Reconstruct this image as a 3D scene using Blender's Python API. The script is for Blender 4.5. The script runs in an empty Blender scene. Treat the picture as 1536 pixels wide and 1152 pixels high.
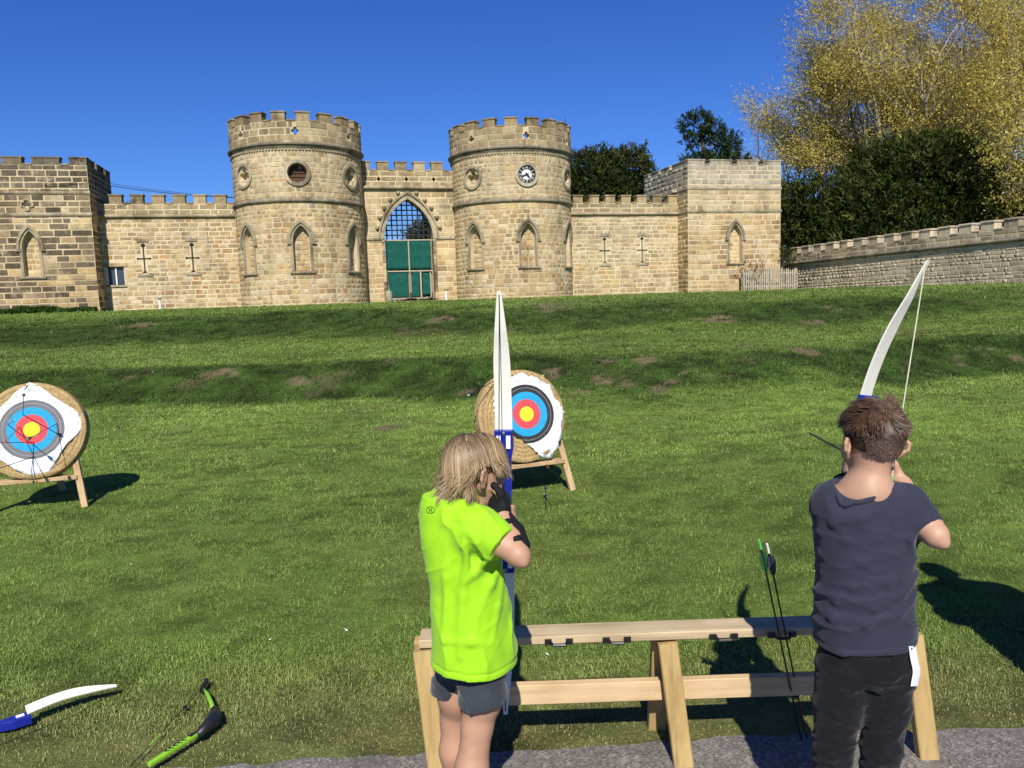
import bpy, bmesh, math, random
import numpy as np
from mathutils import Vector, Matrix, Euler

# ------------------------------------------------------------------ camera, sky, sun, exposure
SC = bpy.context.scene
COL = SC.collection
EYE = 1.62
PITCH, ROLL = math.radians(6.5), math.radians(1.8)
FPX = 1154.0                       # focal length in pixels of the 1536 px wide photograph
cam_d = bpy.data.cameras.new('camera')
cam_d.sensor_fit = 'HORIZONTAL'
cam_d.angle = 2 * math.atan(768 / FPX)
cam_d.clip_start = 0.05
cam_d.clip_end = 4000
cam = bpy.data.objects.new('camera', cam_d)
COL.objects.link(cam)
_r0, _u0, _f0 = Vector((1, 0, 0)), Vector((0, math.sin(PITCH), math.cos(PITCH))), Vector((0, math.cos(PITCH), -math.sin(PITCH)))
_r = _r0 * math.cos(ROLL) - _u0 * math.sin(ROLL)
_u = _r0 * math.sin(ROLL) + _u0 * math.cos(ROLL)
_m = Matrix((_r, _u, -_f0)).transposed().to_4x4()
_m.translation = (0, 0, EYE)
cam.matrix_world = _m
SC.camera = cam

SUN_EL, SUN_AZ = math.radians(43.5), math.radians(180.5)   # azimuth clockwise from +Y; the sun stands behind the camera
wd = bpy.data.worlds.new('World')
SC.world = wd
wd.use_nodes = True
wn = wd.node_tree.nodes
wn.clear()
sky = wn.new('ShaderNodeTexSky')
sky.sky_type = 'NISHITA'
sky.sun_disc = False
sky.sun_elevation = SUN_EL
sky.sun_rotation = SUN_AZ
sky.altitude = 1500
sky.air_density = 1.5
sky.dust_density = 0.0
sky.ozone_density = 6.0
bg = wn.new('ShaderNodeBackground')
bg.inputs['Strength'].default_value = 0.08
wo = wn.new('ShaderNodeOutputWorld')
gm = wn.new('ShaderNodeGamma')              # the phone's contrast and white balance, over the whole sky alike
gm.inputs['Gamma'].default_value = 1.3
tn = wn.new('ShaderNodeMix')
tn.data_type, tn.blend_type = 'RGBA', 'MULTIPLY'
tn.inputs[0].default_value = 1.0
tn.inputs[7].default_value = (0.231, 0.345, 0.613, 1)
wd.node_tree.links.new(sky.outputs[0], gm.inputs[0])
wd.node_tree.links.new(gm.outputs[0], tn.inputs[6])
wd.node_tree.links.new(tn.outputs[2], bg.inputs[0])
wd.node_tree.links.new(bg.outputs[0], wo.inputs[0])
sun_d = bpy.data.lights.new('sun', 'SUN')
sun_d.energy = 4.8
sun_d.angle = math.radians(0.55)
sun_d.color = (1.0, 0.955, 0.88)
sun = bpy.data.objects.new('sun', sun_d)
COL.objects.link(sun)
_sd = Vector((math.sin(SUN_AZ) * math.cos(SUN_EL), math.cos(SUN_AZ) * math.cos(SUN_EL), math.sin(SUN_EL)))
sun.rotation_euler = _sd.to_track_quat('Z', 'Y').to_euler()
sun.location = (0, -20, 30)
SC.view_settings.view_transform = 'Standard'
SC.view_settings.look = 'None'
SC.view_settings.exposure = 0.35
SC.view_settings.gamma = 1.0
SC.view_settings.use_curve_mapping = False
SC.render.engine = 'CYCLES'
SC.cycles.max_bounces = 5
SC.cycles.diffuse_bounces = 3
SC.cycles.transparent_max_bounces = 6
SC.cycles.caustics_reflective = False
SC.cycles.caustics_refractive = False

# ------------------------------------------------------------------ helpers
def at(px, py, Y):
    """world point at depth Y on the sight line measured in the photograph (survey helper)"""
    d = _r * ((px - 768) / FPX) + _u * ((576 - py) / FPX) + _f0
    return Vector((0, 0, EYE)) + d * (Y / d.y)

def ground_at(px, py, zf=None):
    d = _r * ((px - 768) / FPX) + _u * ((576 - py) / FPX) + _f0
    if zf is None:
        return Vector((0, 0, EYE)) + d * (-EYE / d.z)
    t = 2.0
    p = Vector((0, 0, EYE)) + d * t
    while t < 60:
        p = Vector((0, 0, EYE)) + d * t
        if p.z <= zf(p.x, p.y):
            break
        t += 0.05
    return p

def tag(o, label=None, cat=None, group=None, kind=None):
    if label: o['label'] = label
    if cat: o['category'] = cat
    if group: o['group'] = group
    if kind: o['kind'] = kind
    return o

def empty(name, loc=(0, 0, 0), rz=0, label=None, cat=None, group=None):
    o = bpy.data.objects.new(name, None)
    o.empty_display_size = 0.2
    COL.objects.link(o)
    o.location = loc
    o.rotation_euler = (0, 0, rz)
    return tag(o, label, cat, group)

def link(name, me, mat=None, parent=None, loc=None, rot=None, scale=None):
    o = bpy.data.objects.new(name, me)
    COL.objects.link(o)
    if mat is not None and len(me.materials) == 0:
        me.materials.append(mat)
    if parent is not None: o.parent = parent
    if loc is not None: o.location = loc
    if rot is not None: o.rotation_euler = rot
    if scale is not None: o.scale = scale
    return o

def np_mesh(name, V, Fq, smooth=False, col=None, colname='Col'):
    """mesh from numpy arrays; Fq (n,k) faces all of the same size"""
    V = np.ascontiguousarray(V, np.float32)
    Fq = np.ascontiguousarray(Fq, np.int32)
    me = bpy.data.meshes.new(name)
    n, k = Fq.shape
    me.vertices.add(len(V))
    me.vertices.foreach_set('co', V.ravel())
    me.loops.add(n * k)
    me.loops.foreach_set('vertex_index', Fq.ravel())
    me.polygons.add(n)
    me.polygons.foreach_set('loop_start', np.arange(0, n * k, k, dtype=np.int32))
    if smooth:
        me.polygons.foreach_set('use_smooth', np.ones(n, bool))
    me.update(calc_edges=True)
    if col is not None:
        a = me.color_attributes.new(colname, 'FLOAT_COLOR', 'POINT')
        c = np.ones((len(V), 4), np.float32)
        c[:, :3] = col
        a.data.foreach_set('color', c.ravel())
    return me

class MB:
    """collects shapes that become ONE mesh"""
    def __init__(s):
        s.v, s.f, s.c = [], [], []
        s.col = None
    def add(s, vs, fs):
        b = len(s.v)
        s.v += [tuple(v) for v in vs]
        s.f += [tuple(i + b for i in f) for f in fs]
        s.c += [s.col or (1, 1, 1)] * len(vs)
        return s
    def box(s, c, h, M=None):
        vs = [Vector((c[0] + sx * h[0], c[1] + sy * h[1], c[2] + sz * h[2])) for sx in (-1, 1) for sy in (-1, 1) for sz in (-1, 1)]
        if M is not None: vs = [M @ v for v in vs]
        return s.add(vs, [(0, 1, 3, 2), (4, 6, 7, 5), (0, 4, 5, 1), (2, 3, 7, 6), (0, 2, 6, 4), (1, 5, 7, 3)])
    def beam(s, a, b, w, t, up=(0, 0, 1), ch=0.0):
        """rectangular bar from a to b, width w sideways, thickness t along up; ch = chamfer"""
        a, b = Vector(a), Vector(b)
        d = (b - a).normalized()
        x = d.cross(Vector(up))
        if x.length < 1e-4: x = d.cross(Vector((1, 0, 0)))
        x.normalize()
        y = x.cross(d).normalized()
        w2, t2 = w / 2, t / 2
        if ch > 0:
            pr = [(w2 - ch, t2), (w2, t2 - ch), (w2, -t2 + ch), (w2 - ch, -t2), (-w2 + ch, -t2), (-w2, -t2 + ch), (-w2, t2 - ch), (-w2 + ch, t2)]
        else:
            pr = [(w2, t2), (w2, -t2), (-w2, -t2), (-w2, t2)]
        n = len(pr)
        vs = [a + x * p[0] + y * p[1] for p in pr] + [b + x * p[0] + y * p[1] for p in pr]
        fs = [(i, (i + 1) % n, n + (i + 1) % n, n + i) for i in range(n)] + [tuple(range(n))[::-1], tuple(range(n, 2 * n))]
        return s.add(vs, fs)
    def tube(s, pts, rad, n=8, cap=True):
        pts = [Vector(p) for p in pts]
        if not hasattr(rad, '__len__'): rad = [rad] * len(pts)
        vs, fs = [], []
        x = None
        for i, p in enumerate(pts):
            d = (pts[min(i + 1, len(pts) - 1)] - pts[max(i - 1, 0)])
            if d.length < 1e-9: d = Vector((0, 0, 1))
            d.normalize()
            if x is None:
                x = d.cross(Vector((0, 0, 1)))
                if x.length < 1e-3: x = d.cross(Vector((1, 0, 0)))
            x = (x - d * x.dot(d)).normalized()
            y = d.cross(x)
            for k in range(n):
                a = 2 * math.pi * k / n
                vs.append(p + (x * math.cos(a) + y * math.sin(a)) * rad[i])
        for i in range(len(pts) - 1):
            for k in range(n):
                fs.append((i * n + k, i * n + (k + 1) % n, (i + 1) * n + (k + 1) % n, (i + 1) * n + k))
        if cap:
            fs.append(tuple(range(n))[::-1])
            fs.append(tuple(range((len(pts) - 1) * n, len(pts) * n)))
        return s.add(vs, fs)
    def lathe(s, prof, n=24, c=(0, 0, 0), cap=True):
        vs, fs = [], []
        for r, z in prof:
            for k in range(n):
                a = 2 * math.pi * k / n
                vs.append((c[0] + r * math.cos(a), c[1] + r * math.sin(a), c[2] + z))
        for i in range(len(prof) - 1):
            for k in range(n):
                fs.append((i * n + k, i * n + (k + 1) % n, (i + 1) * n + (k + 1) % n, (i + 1) * n + k))
        if cap:
            fs.append(tuple(range(n))[::-1])
            fs.append(tuple(range((len(prof) - 1) * n, len(prof) * n)))
        return s.add(vs, fs)
    def prism(s, poly, y0, y1, M=None):
        """polygon in (x,z), extruded along y"""
        n = len(poly)
        vs = [Vector((p[0], y0, p[1])) for p in poly] + [Vector((p[0], y1, p[1])) for p in poly]
        if M is not None: vs = [M @ v for v in vs]
        fs = [tuple(range(n)), tuple(range(n, 2 * n))[::-1]] + [(i, n + i, n + (i + 1) % n, (i + 1) % n) for i in range(n)]
        return s.add(vs, fs)
    def mesh(s, name, smooth=False, fix=True):
        me = bpy.data.meshes.new(name)
        me.from_pydata(s.v, [], s.f)
        if True:
            a = me.color_attributes.new('Col', 'FLOAT_COLOR', 'POINT')
            a.data.foreach_set('color', np.array([(c[0], c[1], c[2], 1) for c in s.c], np.float32).ravel())
        if fix:
            bm = bmesh.new()
            bm.from_mesh(me)
            bmesh.ops.recalc_face_normals(bm, faces=bm.faces)
            bm.to_mesh(me)
            bm.free()
        if smooth:
            me.polygons.foreach_set('use_smooth', np.ones(len(me.polygons), bool))
        me.update()
        return me
    def build(s, name, mat, parent=None, smooth=False, **k):
        return link(name, s.mesh(name, smooth), mat, parent, **k)

def lin(r, g, b):
    return tuple(((c / 255) / 12.92 if c / 255 <= 0.04045 else ((c / 255 + 0.055) / 1.055) ** 2.4) for c in (r, g, b))

class NT:
    """small node-graph helper"""
    def __init__(s, name, rough=0.8, spec=0.3):
        s.m = bpy.data.materials.new(name)
        s.m.use_nodes = True
        s.t = s.m.node_tree
        s.b = s.t.nodes['Principled BSDF']
        s.b.inputs['Roughness'].default_value = rough
        s.b.inputs['Specular IOR Level'].default_value = spec
    def n(s, typ, **k):
        o = s.t.nodes.new(typ)
        for a, v in k.items():
            if a.startswith('i_'):
                key = a[2:].replace('_', ' ')
                o.inputs[int(key) if key.isdigit() else key].default_value = v
            else:
                setattr(o, a, v)
        return o
    def l(s, a, b):
        s.t.links.new(a, b)
    def noise(s, scale, detail=4, rough=0.6, vec=None, mapscale=None):
        o = s.n('ShaderNodeTexNoise')
        o.inputs['Scale'].default_value = scale
        o.inputs['Detail'].default_value = detail
        o.inputs['Roughness'].default_value = rough
        if vec is not None:
            if mapscale:
                mp = s.n('ShaderNodeMapping')
                mp.inputs['Scale'].default_value = mapscale
                s.l(vec, mp.inputs['Vector'])
                vec = mp.outputs[0]
            s.l(vec, o.inputs['Vector'])
        return o.outputs['Fac']
    def ramp(s, fac, stops, interp='LINEAR'):
        o = s.n('ShaderNodeValToRGB')
        cr = o.color_ramp
        cr.interpolation = interp
        while len(cr.elements) < len(stops): cr.elements.new(0.5)
        for e, (p, c) in zip(cr.elements, stops):
            e.position = p
            e.color = (c[0], c[1], c[2], 1) if hasattr(c, '__len__') else (c, c, c, 1)
        s.l(fac, o.inputs[0])
        return o.outputs[0]
    def mix(s, a, b, fac, mode='MIX'):
        o = s.n('ShaderNodeMix', data_type='RGBA', blend_type=mode)
        for v, i in ((fac, 0), (a, 6), (b, 7)):
            if hasattr(v, 'links'): s.l(v, o.inputs[i])
            elif i == 0: o.inputs[0].default_value = v
            else: o.inputs[i].default_value = (v[0], v[1], v[2], 1)
        return o.outputs[2]
    def bump(s, h, strength=0.4, dist=0.02):
        o = s.n('ShaderNodeBump')
        o.inputs['Strength'].default_value = strength
        o.inputs['Distance'].default_value = dist
        s.l(h, o.inputs['Height'])
        s.l(o.outputs[0], s.b.inputs['Normal'])
    def color(s, c):
        if hasattr(c, 'links'): s.l(c, s.b.inputs['Base Color'])
        else: s.b.inputs['Base Color'].default_value = (c[0], c[1], c[2], 1)
        return s
    def pos(s):
        return s.n('ShaderNodeNewGeometry').outputs['Position']
    def obj(s):
        return s.n('ShaderNodeTexCoord').outputs['Object']

def simple(name, c, rough=0.7, spec=0.3, var=0.12, scale=30, bump=0.0, metal=0.0):
    t = NT(name, rough, spec)
    v = t.noise(scale, 4, 0.65, t.obj())
    lo = tuple(x * (1 - var) for x in c)
    hi = tuple(min(1, x * (1 + var)) for x in c)
    t.color(t.ramp(v, [(0.3, lo), (0.7, hi)]))
    if bump: t.bump(v, bump, 0.01)
    t.b.inputs['Metallic'].default_value = metal
    return t.m

# ---- lattice noise in numpy
def _h(ix, iy, seed):
    n = (ix.astype(np.int64) * 374761393 + iy.astype(np.int64) * 668265263 + seed * 1442695041) & 0x7fffffff
    n = ((n ^ (n >> 13)) * 1274126177) & 0x7fffffff
    return ((n ^ (n >> 16)) & 0xffff) / 65535.0

def vnoise(x, y, seed=0):
    x, y = np.asarray(x, float), np.asarray(y, float)
    ix, iy = np.floor(x), np.floor(y)
    fx, fy = x - ix, y - iy
    fx, fy = fx * fx * (3 - 2 * fx), fy * fy * (3 - 2 * fy)
    a, b = _h(ix, iy, seed), _h(ix + 1, iy, seed)
    c, d = _h(ix, iy + 1, seed), _h(ix + 1, iy + 1, seed)
    return (a * (1 - fx) + b * fx) * (1 - fy) + (c * (1 - fx) + d * fx) * fy

def fbm(x, y, seed=0, oct=4):
    t, a, s = 0, 0.5, 0
    for i in range(oct):
        t = t + a * vnoise(np.asarray(x) * 2 ** i, np.asarray(y) * 2 ** i, seed + i * 17)
        s += a
        a *= 0.5
    return t / s

def sstep(a, b, x):
    t = np.clip((np.asarray(x, float) - a) / (b - a), 0, 1)
    return t * t * (3 - 2 * t)

# ------------------------------------------------------------------ terrain
def terrain(x, y):
    x, y = np.asarray(x, float), np.asarray(y, float)
    wob = (fbm(x * 0.16, y * 0.16, 5, 3) - 0.5)
    f1 = 12.3 - 2.3 * sstep(-2.6, 0.6, x) + 2.9 * sstep(4.2, 8.0, x) + wob * 1.2
    c1 = 14.7 + wob * 1.6 + 0.8 * sstep(5, 9, x)
    f2 = 19.0 - 1.6 * sstep(-1, 5, x) + wob * 1.5
    c2 = 24.6 + wob * 1.5
    z = 0.55 * sstep(0, 1, (y - f1) / (c1 - f1))
    z = z + 0.10 * np.clip((y - c1) / (f2 - c1), 0, 1)
    t = np.clip((y - f2) / (c2 - f2), 0, 1)
    z = z + 0.76 * (t * t * (3 - 2 * t))
    z = z + 0.10 * np.clip((y - c2) / 6.0, 0, 1)
    amp = sstep(7, 12, y) * (1 - sstep(27, 31, y))
    return z + amp * 0.10 * (fbm(x * 0.5, y * 0.5, 9, 3) - 0.5)

def terr(x, y):
    return float(terrain(x, y))

BARE = []
for px, py, rx, ry in [(970, 541, 26, 6), (908, 570, 20, 7), (952, 574, 22, 6), (995, 572, 16, 5), (1045, 526, 18, 4), (1115, 539, 16, 4), (1215, 526, 20, 6),
                       (1459, 528, 32, 8), (1426, 541, 18, 5), (1524, 540, 24, 9), (1215, 483, 26, 6), (1078, 478, 24, 5), (228, 486, 22, 4), (195, 567, 26, 7),
                       (829, 564, 14, 8), (907, 543, 22, 4), (830, 458, 60, 4), (1250, 463, 22, 4), (660, 478, 20, 4), (620, 480, 14, 3), (620, 640, 40, 7), (100, 580, 24, 7),
                       (1000, 590, 30, 6), (1060, 560, 26, 6), (880, 590, 18, 6), (330, 562, 26, 5), (440, 578, 20, 4), (700, 590, 24, 6), (1340, 500, 20, 4)]:
    p = ground_at(px, py, terr)
    q = ground_at(px, py - ry, terr)
    sx = rx / FPX * p.y
    sy = max(0.25, min(1.1, abs(q.y - p.y)))
    BARE.append((p.x, p.y, sx * 1.25, sy * 1.1))

def bare_mask(x, y):
    """0..1, trodden brown earth"""
    x, y = np.asarray(x, float), np.asarray(y, float)
    n = fbm(x * 2.3, y * 2.3, 31, 4)
    m = np.zeros_like(x)
    for cx, cy, sx, sy in BARE:
        d = np.sqrt(((x - cx) / sx) ** 2 + ((y - cy) / sy) ** 2)
        m = np.maximum(m, np.clip(1.25 - d, 0, 1))
    n4 = fbm(x * 6.5, y * 4.0, 37, 4)
    m = sstep(0.50, 0.95, m * 0.62 + ((n - 0.5) * 1.9 + (n4 - 0.5) * 1.8) * (m > 0.02) + 0.14) * 0.8
    g = sstep(0.70, 0.80, fbm(x * 0.9 + 40, y * 0.9, 77, 4)) * sstep(8, 12, y) * (1 - sstep(27, 29, y)) * 0.35
    return np.clip(np.maximum(m, g), 0, 1)

def path_edge(x):
    x = np.asarray(x, float)
    return 2.585 + 0.03 * x + 0.10 * (fbm(x * 2.0, x * 0 + 3.3, 55, 4) - 0.5) + 0.03 * (vnoise(x * 14, x * 0, 8) - 0.5)

def turf_color(x, y):
    """the turf's own colour (linear): lush long grass on the banks, dry worn grass by the path"""
    x, y = np.asarray(x, float), np.asarray(y, float)
    e = 0.3
    slope = (terrain(x, y + e) - terrain(x, y - e)) / (2 * e)
    lush = 0.92 * sstep(0.03, 0.20, slope + 0.10 * (fbm(x * 0.8, y * 0.8, 91, 3) - 0.5))[..., None]
    dry = (1 - sstep(0.05, 0.95, y - path_edge(x)) * 0.93)[..., None]
    n1 = fbm(x * 0.45, y * 0.45, 3, 4)[..., None]
    n2 = fbm(x * 1.9, y * 1.9, 13, 4)[..., None]
    n3 = sstep(0.25, 0.75, fbm(x * 3.6, y * 2.6, 19, 4))[..., None]
    c = np.array([0.182, 0.276, 0.047]) * (0.62 + 0.76 * n1)
    c = c * (1 - lush) + np.array([0.036, 0.078, 0.011]) * (0.45 + 1.1 * n3) * lush
    c = c * (1 - 0.20 * sstep(11.5, 15.0, y)[..., None])
    yel = sstep(0.5, 0.72, n2) * (1 - 0.6 * sstep(11.5, 15.0, y)[..., None])
    yel = yel * (1 - 0.8 * lush)
    c = c * (1 - 0.45 * yel) + np.array([0.20, 0.25, 0.05]) * 0.45 * yel * (1 - 0.55 * lush)  + c * 0.45 * yel * 0.55 * lush
    c = c * (1 - dry * 0.6) + np.array([0.24, 0.205, 0.085]) * dry * 0.6
    tuft = sstep(0.56, 0.70, fbm(x * 5.2, y * 6.5, 29, 3))[..., None]
    c = c * (1 - 0.34 * tuft)
    b = bare_mask(x, y)[..., None]
    return c * (1 - b) + np.array([0.205, 0.155, 0.088]) * (0.8 + 0.4 * n2) * b

def make_ground():
    xs = np.concatenate([np.linspace(-500, -45, 14), np.arange(-44, -12, 0.8), np.arange(-12, 14, 0.13), np.arange(14, 44, 0.8), np.linspace(45, 500, 14)])
    ys = np.concatenate([np.linspace(-120, -5, 8), np.arange(-4, 2, 0.5), np.arange(2, 16, 0.13), np.arange(16, 30, 0.2), np.arange(30, 60, 1.2), np.linspace(62, 900, 16)])
    X, Y = np.meshgrid(xs, ys)
    Z = terrain(X, Y)
    V = np.stack([X.ravel(), Y.ravel(), Z.ravel()], 1)
    nx, ny = len(xs), len(ys)
    i = np.arange(nx - 1)[None, :] + nx * np.arange(ny - 1)[:, None]
    i = i.ravel()
    Fq = np.stack([i, i + 1, i + nx + 1, i + nx], 1)
    c = turf_color(V[:, 0], V[:, 1])
    me = np_mesh('ground', V, Fq, True, c)
    t = NT('turf_soil', 0.95, 0.1)
    a = t.n('ShaderNodeAttribute', attribute_name='Col')
    p = t.pos()
    n1 = t.noise(55, 5, 0.75, p)
    n2 = t.noise(9, 4, 0.65, p)
    n3 = t.noise(3.2, 5, 0.7, p, (0.6, 1, 1))
    k = t.ramp(n1, [(0.3, 0.6), (0.72, 1.3)])
    k2 = t.ramp(n2, [(0.3, 0.72), (0.75, 1.22)])
    k3 = t.ramp(n3, [(0.34, 0.70), (0.68, 1.25)])
    c = t.mix(a.outputs['Color'], k, 1.0, 'MULTIPLY')
    c = t.mix(c, k2, 1.0, 'MULTIPLY')
    c = t.mix(c, k3, 1.0, 'MULTIPLY')
    t.color(c)
    t.bump(n1, 0.9, 0.03)
    o = link('ground', me, t.m)
    return tag(o, kind='structure')
make_ground()

def make_path():
    xs = np.arange(-14, 14.01, 0.05)
    e = path_edge(xs)
    rows = [np.stack([xs, np.full_like(xs, y0), np.full_like(xs, 0.006)], 1) for y0 in (-9.0, 0.0, 1.6, 2.2)]
    rows.append(np.stack([xs, e - 0.06, np.full_like(xs, 0.006)], 1))
    rows.append(np.stack([xs, e, np.full_like(xs, 0.004)], 1))
    V = np.concatenate(rows)
    n = len(xs)
    i = np.concatenate([np.arange(n - 1) + r * n for r in range(len(rows) - 1)])
    Fq = np.stack([i, i + 1, i + n + 1, i + n], 1)
    me = np_mesh('path', V, Fq)
    t = NT('asphalt', 0.9, 0.3)
    p = t.pos()
    vo = t.n('ShaderNodeTexVoronoi')
    vo.inputs['Scale'].default_value = 95
    t.l(p, vo.inputs['Vector'])
    chips = t.ramp(vo.outputs['Color'], [(0.0, (0.095, 0.085, 0.074)), (0.5, (0.165, 0.150, 0.130)), (0.85, (0.25, 0.228, 0.195)), (1.0, (0.38, 0.35, 0.30))])
    big = t.noise(5, 5, 0.7, p)
    c = t.mix(chips, t.ramp(big, [(0.3, 0.75), (0.7, 1.2)]), 1.0, 'MULTIPLY')
    moss = t.ramp(t.noise(14, 5, 0.7, p), [(0.6, 0.0), (0.75, 0.5)])
    c = t.mix(c, (0.13, 0.11, 0.06), moss)
    t.color(c)
    t.bump(vo.outputs['Distance'], 0.7, 0.006)
    tag(link('path', me, t.m), kind='structure')
make_path()

# ------------------------------------------------------------------ turf blades
def blades(rng, x, y, h, w, lean, col, quad):
    n = len(x)
    z = terrain(x, y)
    az = rng.uniform(0, 2 * np.pi, n)
    fx, fy = np.cos(az), np.sin(az)
    wa = az + np.pi / 2 + rng.uniform(-0.6, 0.6, n)
    wx, wy = np.cos(wa) * w / 2, np.sin(wa) * w / 2
    tip = np.stack([x + fx * np.sin(lean) * h, y + fy * np.sin(lean) * h, z + np.cos(lean) * h], 1)
    b0 = np.stack([x - wx, y - wy, z - 0.003], 1)
    b1 = np.stack([x + wx, y + wy, z - 0.003], 1)
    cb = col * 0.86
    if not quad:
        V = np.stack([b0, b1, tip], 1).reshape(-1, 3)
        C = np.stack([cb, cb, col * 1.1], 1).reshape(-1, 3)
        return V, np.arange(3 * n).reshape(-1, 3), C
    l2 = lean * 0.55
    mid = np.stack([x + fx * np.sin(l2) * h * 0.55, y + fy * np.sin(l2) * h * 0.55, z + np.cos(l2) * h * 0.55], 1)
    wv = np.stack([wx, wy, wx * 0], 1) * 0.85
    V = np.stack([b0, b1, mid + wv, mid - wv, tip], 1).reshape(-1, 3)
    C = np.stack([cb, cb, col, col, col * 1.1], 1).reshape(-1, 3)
    k = 5 * np.arange(n)[:, None]
    Fq = np.concatenate([k + np.array([[0, 1, 2]]), k + np.array([[0, 2, 3]]), k + np.array([[3, 2, 4]])], 1).reshape(-1, 3)
    return V, Fq, C

def make_grass():
    rng = np.random.RandomState(4)
    VV, FF, CC = [], [], []
    off = 0
    for y0, y1, dens, hh, ww, quad in [(2.5, 3.6, 15000, 0.022, 0.0028, True), (3.6, 5.2, 9500, 0.023, 0.0042, False), (5.2, 7.5, 4200, 0.027, 0.006, False),
                                       (7.5, 11, 2000, 0.033, 0.0095, False), (11, 16, 950, 0.042, 0.015, False), (16, 22, 480, 0.045, 0.020, False),
                                       (22, 30, 300, 0.05, 0.027, False), (30, 44, 75, 0.07, 0.045, False)]:
        W = 0.72 * y1 + 1.2
        n = int(dens * 2 * W * (y1 - y0))
        x = rng.uniform(-W, W, n)
        y = rng.uniform(y0, y1, n)
        k = np.abs(x) < 0.72 * y + 1.2
        dp = y - path_edge(x)
        k &= dp > -0.10
        k &= rng.uniform(0, 1, n) < 0.10 * (dp > -0.05) + 0.06 + 0.3 * sstep(-0.04, 0.05, dp) + 0.6 * sstep(0.02, 0.4, dp)
        clump = fbm(x * 3.5, y * 3.5, 71, 3)
        k &= rng.uniform(0, 1, n) < 0.45 + 0.9 * clump
        k &= rng.uniform(0, 1, n) > 0.86 * bare_mask(x, y)
        x, y, clump, dp = x[k], y[k], clump[k], dp[k]
        n = len(x)
        e = 0.3
        slope = (terrain(x, y + e) - terrain(x, y - e)) / (2 * e)
        h = hh * rng.uniform(0.5, 1.35, n) * (0.6 + 0.8 * clump) * (0.55 + 0.45 * sstep(0, 0.5, dp)) * (1 + 0.35 * sstep(0.05, 0.15, slope))
        w = ww * rng.uniform(0.7, 1.3, n)
        lean = np.abs(rng.normal(1.12, 0.34, n)).clip(0.05, 1.46)
        col = turf_color(x, y) * rng.uniform(0.80, 1.26, (n, 1)) * (0.72 + 0.56 * clump[:, None])
        dead = rng.uniform(0, 1, n) < 0.06 * (1 - 0.7 * sstep(0.05, 0.15, slope)) + 0.35 * (1 - sstep(0, 0.8, dp))
        col[dead] = col[dead] * 0.35 + np.array([0.32, 0.27, 0.12]) * 0.65 * rng.uniform(0.7, 1.3, (dead.sum(), 1))
        V, Fq, C = blades(rng, x, y, h, w, lean, col, quad)
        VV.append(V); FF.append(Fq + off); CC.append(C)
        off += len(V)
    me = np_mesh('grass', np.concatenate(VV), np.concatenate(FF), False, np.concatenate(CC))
    t = NT('grass_blades', 0.6, 0.25)
    a = t.n('ShaderNodeAttribute', attribute_name='Col')
    t.color(a.outputs['Color'])
    o = link('grass', me, t.m)
    tag(o, 'short green turf covering the field and its two banks', 'grass', kind='stuff')
make_grass()

def flecks():
    """white petals and feathers scattered in the turf"""
    rng = np.random.RandomState(77)
    n = 45
    y = 3 + 22 * rng.uniform(0, 1, n) ** 1.3
    x = rng.uniform(-0.7, 0.7, n) * y
    z = terrain(x, y) + 0.022
    a = rng.uniform(0, 6.28, n)
    L = rng.uniform(0.005, 0.013, n) * (1 + y * 0.03)
    c = np.stack([x, y, z], 1)
    d = np.stack([np.cos(a), np.sin(a), rng.uniform(0.1, 0.6, n)], 1) * L[:, None]
    e = np.stack([-np.sin(a), np.cos(a), rng.uniform(-0.2, 0.4, n)], 1) * L[:, None] * 0.5
    V = np.stack([c - d, c + e, c + d, c - e], 1).reshape(-1, 3)
    me = np_mesh('petals', V, np.arange(4 * n).reshape(-1, 4))
    tag(link('petals', me, simple('pale_petal', (0.72, 0.68, 0.58), 0.7)), 'small white petals and feathers scattered over the turf', 'petals', kind='stuff')
flecks()
# ------------------------------------------------------------------ castle materials
def stone_mat(name, soot=0.25):
    t = NT(name, 0.92, 0.15)
    a = t.n('ShaderNodeAttribute', attribute_name='Col')
    oi = t.n('ShaderNodeObjectInfo')
    c = t.mix(a.outputs['Color'], oi.outputs['Color'], 1.0, 'MULTIPLY')
    p = t.pos()
    n1 = t.noise(7, 5, 0.7, p)
    n2 = t.noise(0.9, 5, 0.65, p, (1, 1, 0.55))
    n3 = t.noise(28, 3, 0.6, p)
    c = t.mix(c, t.ramp(n1, [(0.28, (0.62, 0.60, 0.58)), (0.5, (1, 1, 1)), (0.74, (1.22, 1.16, 1.02))]), 0.85, 'MULTIPLY')
    c = t.mix(c, t.ramp(n2, [(0.36, (0.42, 0.39, 0.36)), (0.54, (0.96, 0.95, 0.92))]), soot * 2.6, 'MULTIPLY')
    # pale lime bloom, rain streaks and dark lichen, each with a shape of its own
    n4 = t.noise(1.7, 6, 0.7, p)
    c = t.mix(c, (0.55, 0.45, 0.28), t.ramp(n4, [(0.52, 0.0), (0.68, 0.55)]))
    n5 = t.noise(2.4, 4, 0.6, p, (1, 1, 0.12))
    c = t.mix(c, (0.20, 0.17, 0.12), t.ramp(n5, [(0.58, 0.0), (0.74, 0.5 + soot)]))
    n6 = t.noise(4.2, 6, 0.75, p)
    c = t.mix(c, (0.085, 0.075, 0.06), t.ramp(n6, [(0.60, 0.0), (0.70, 0.75)]))
    t.color(c)
    t.bump(n3, 0.35, 0.02)
    return t.m
M_STONE = stone_mat('weathered_sandstone')
M_TRIM = stone_mat('dressed_sandstone', 0.4)

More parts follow.
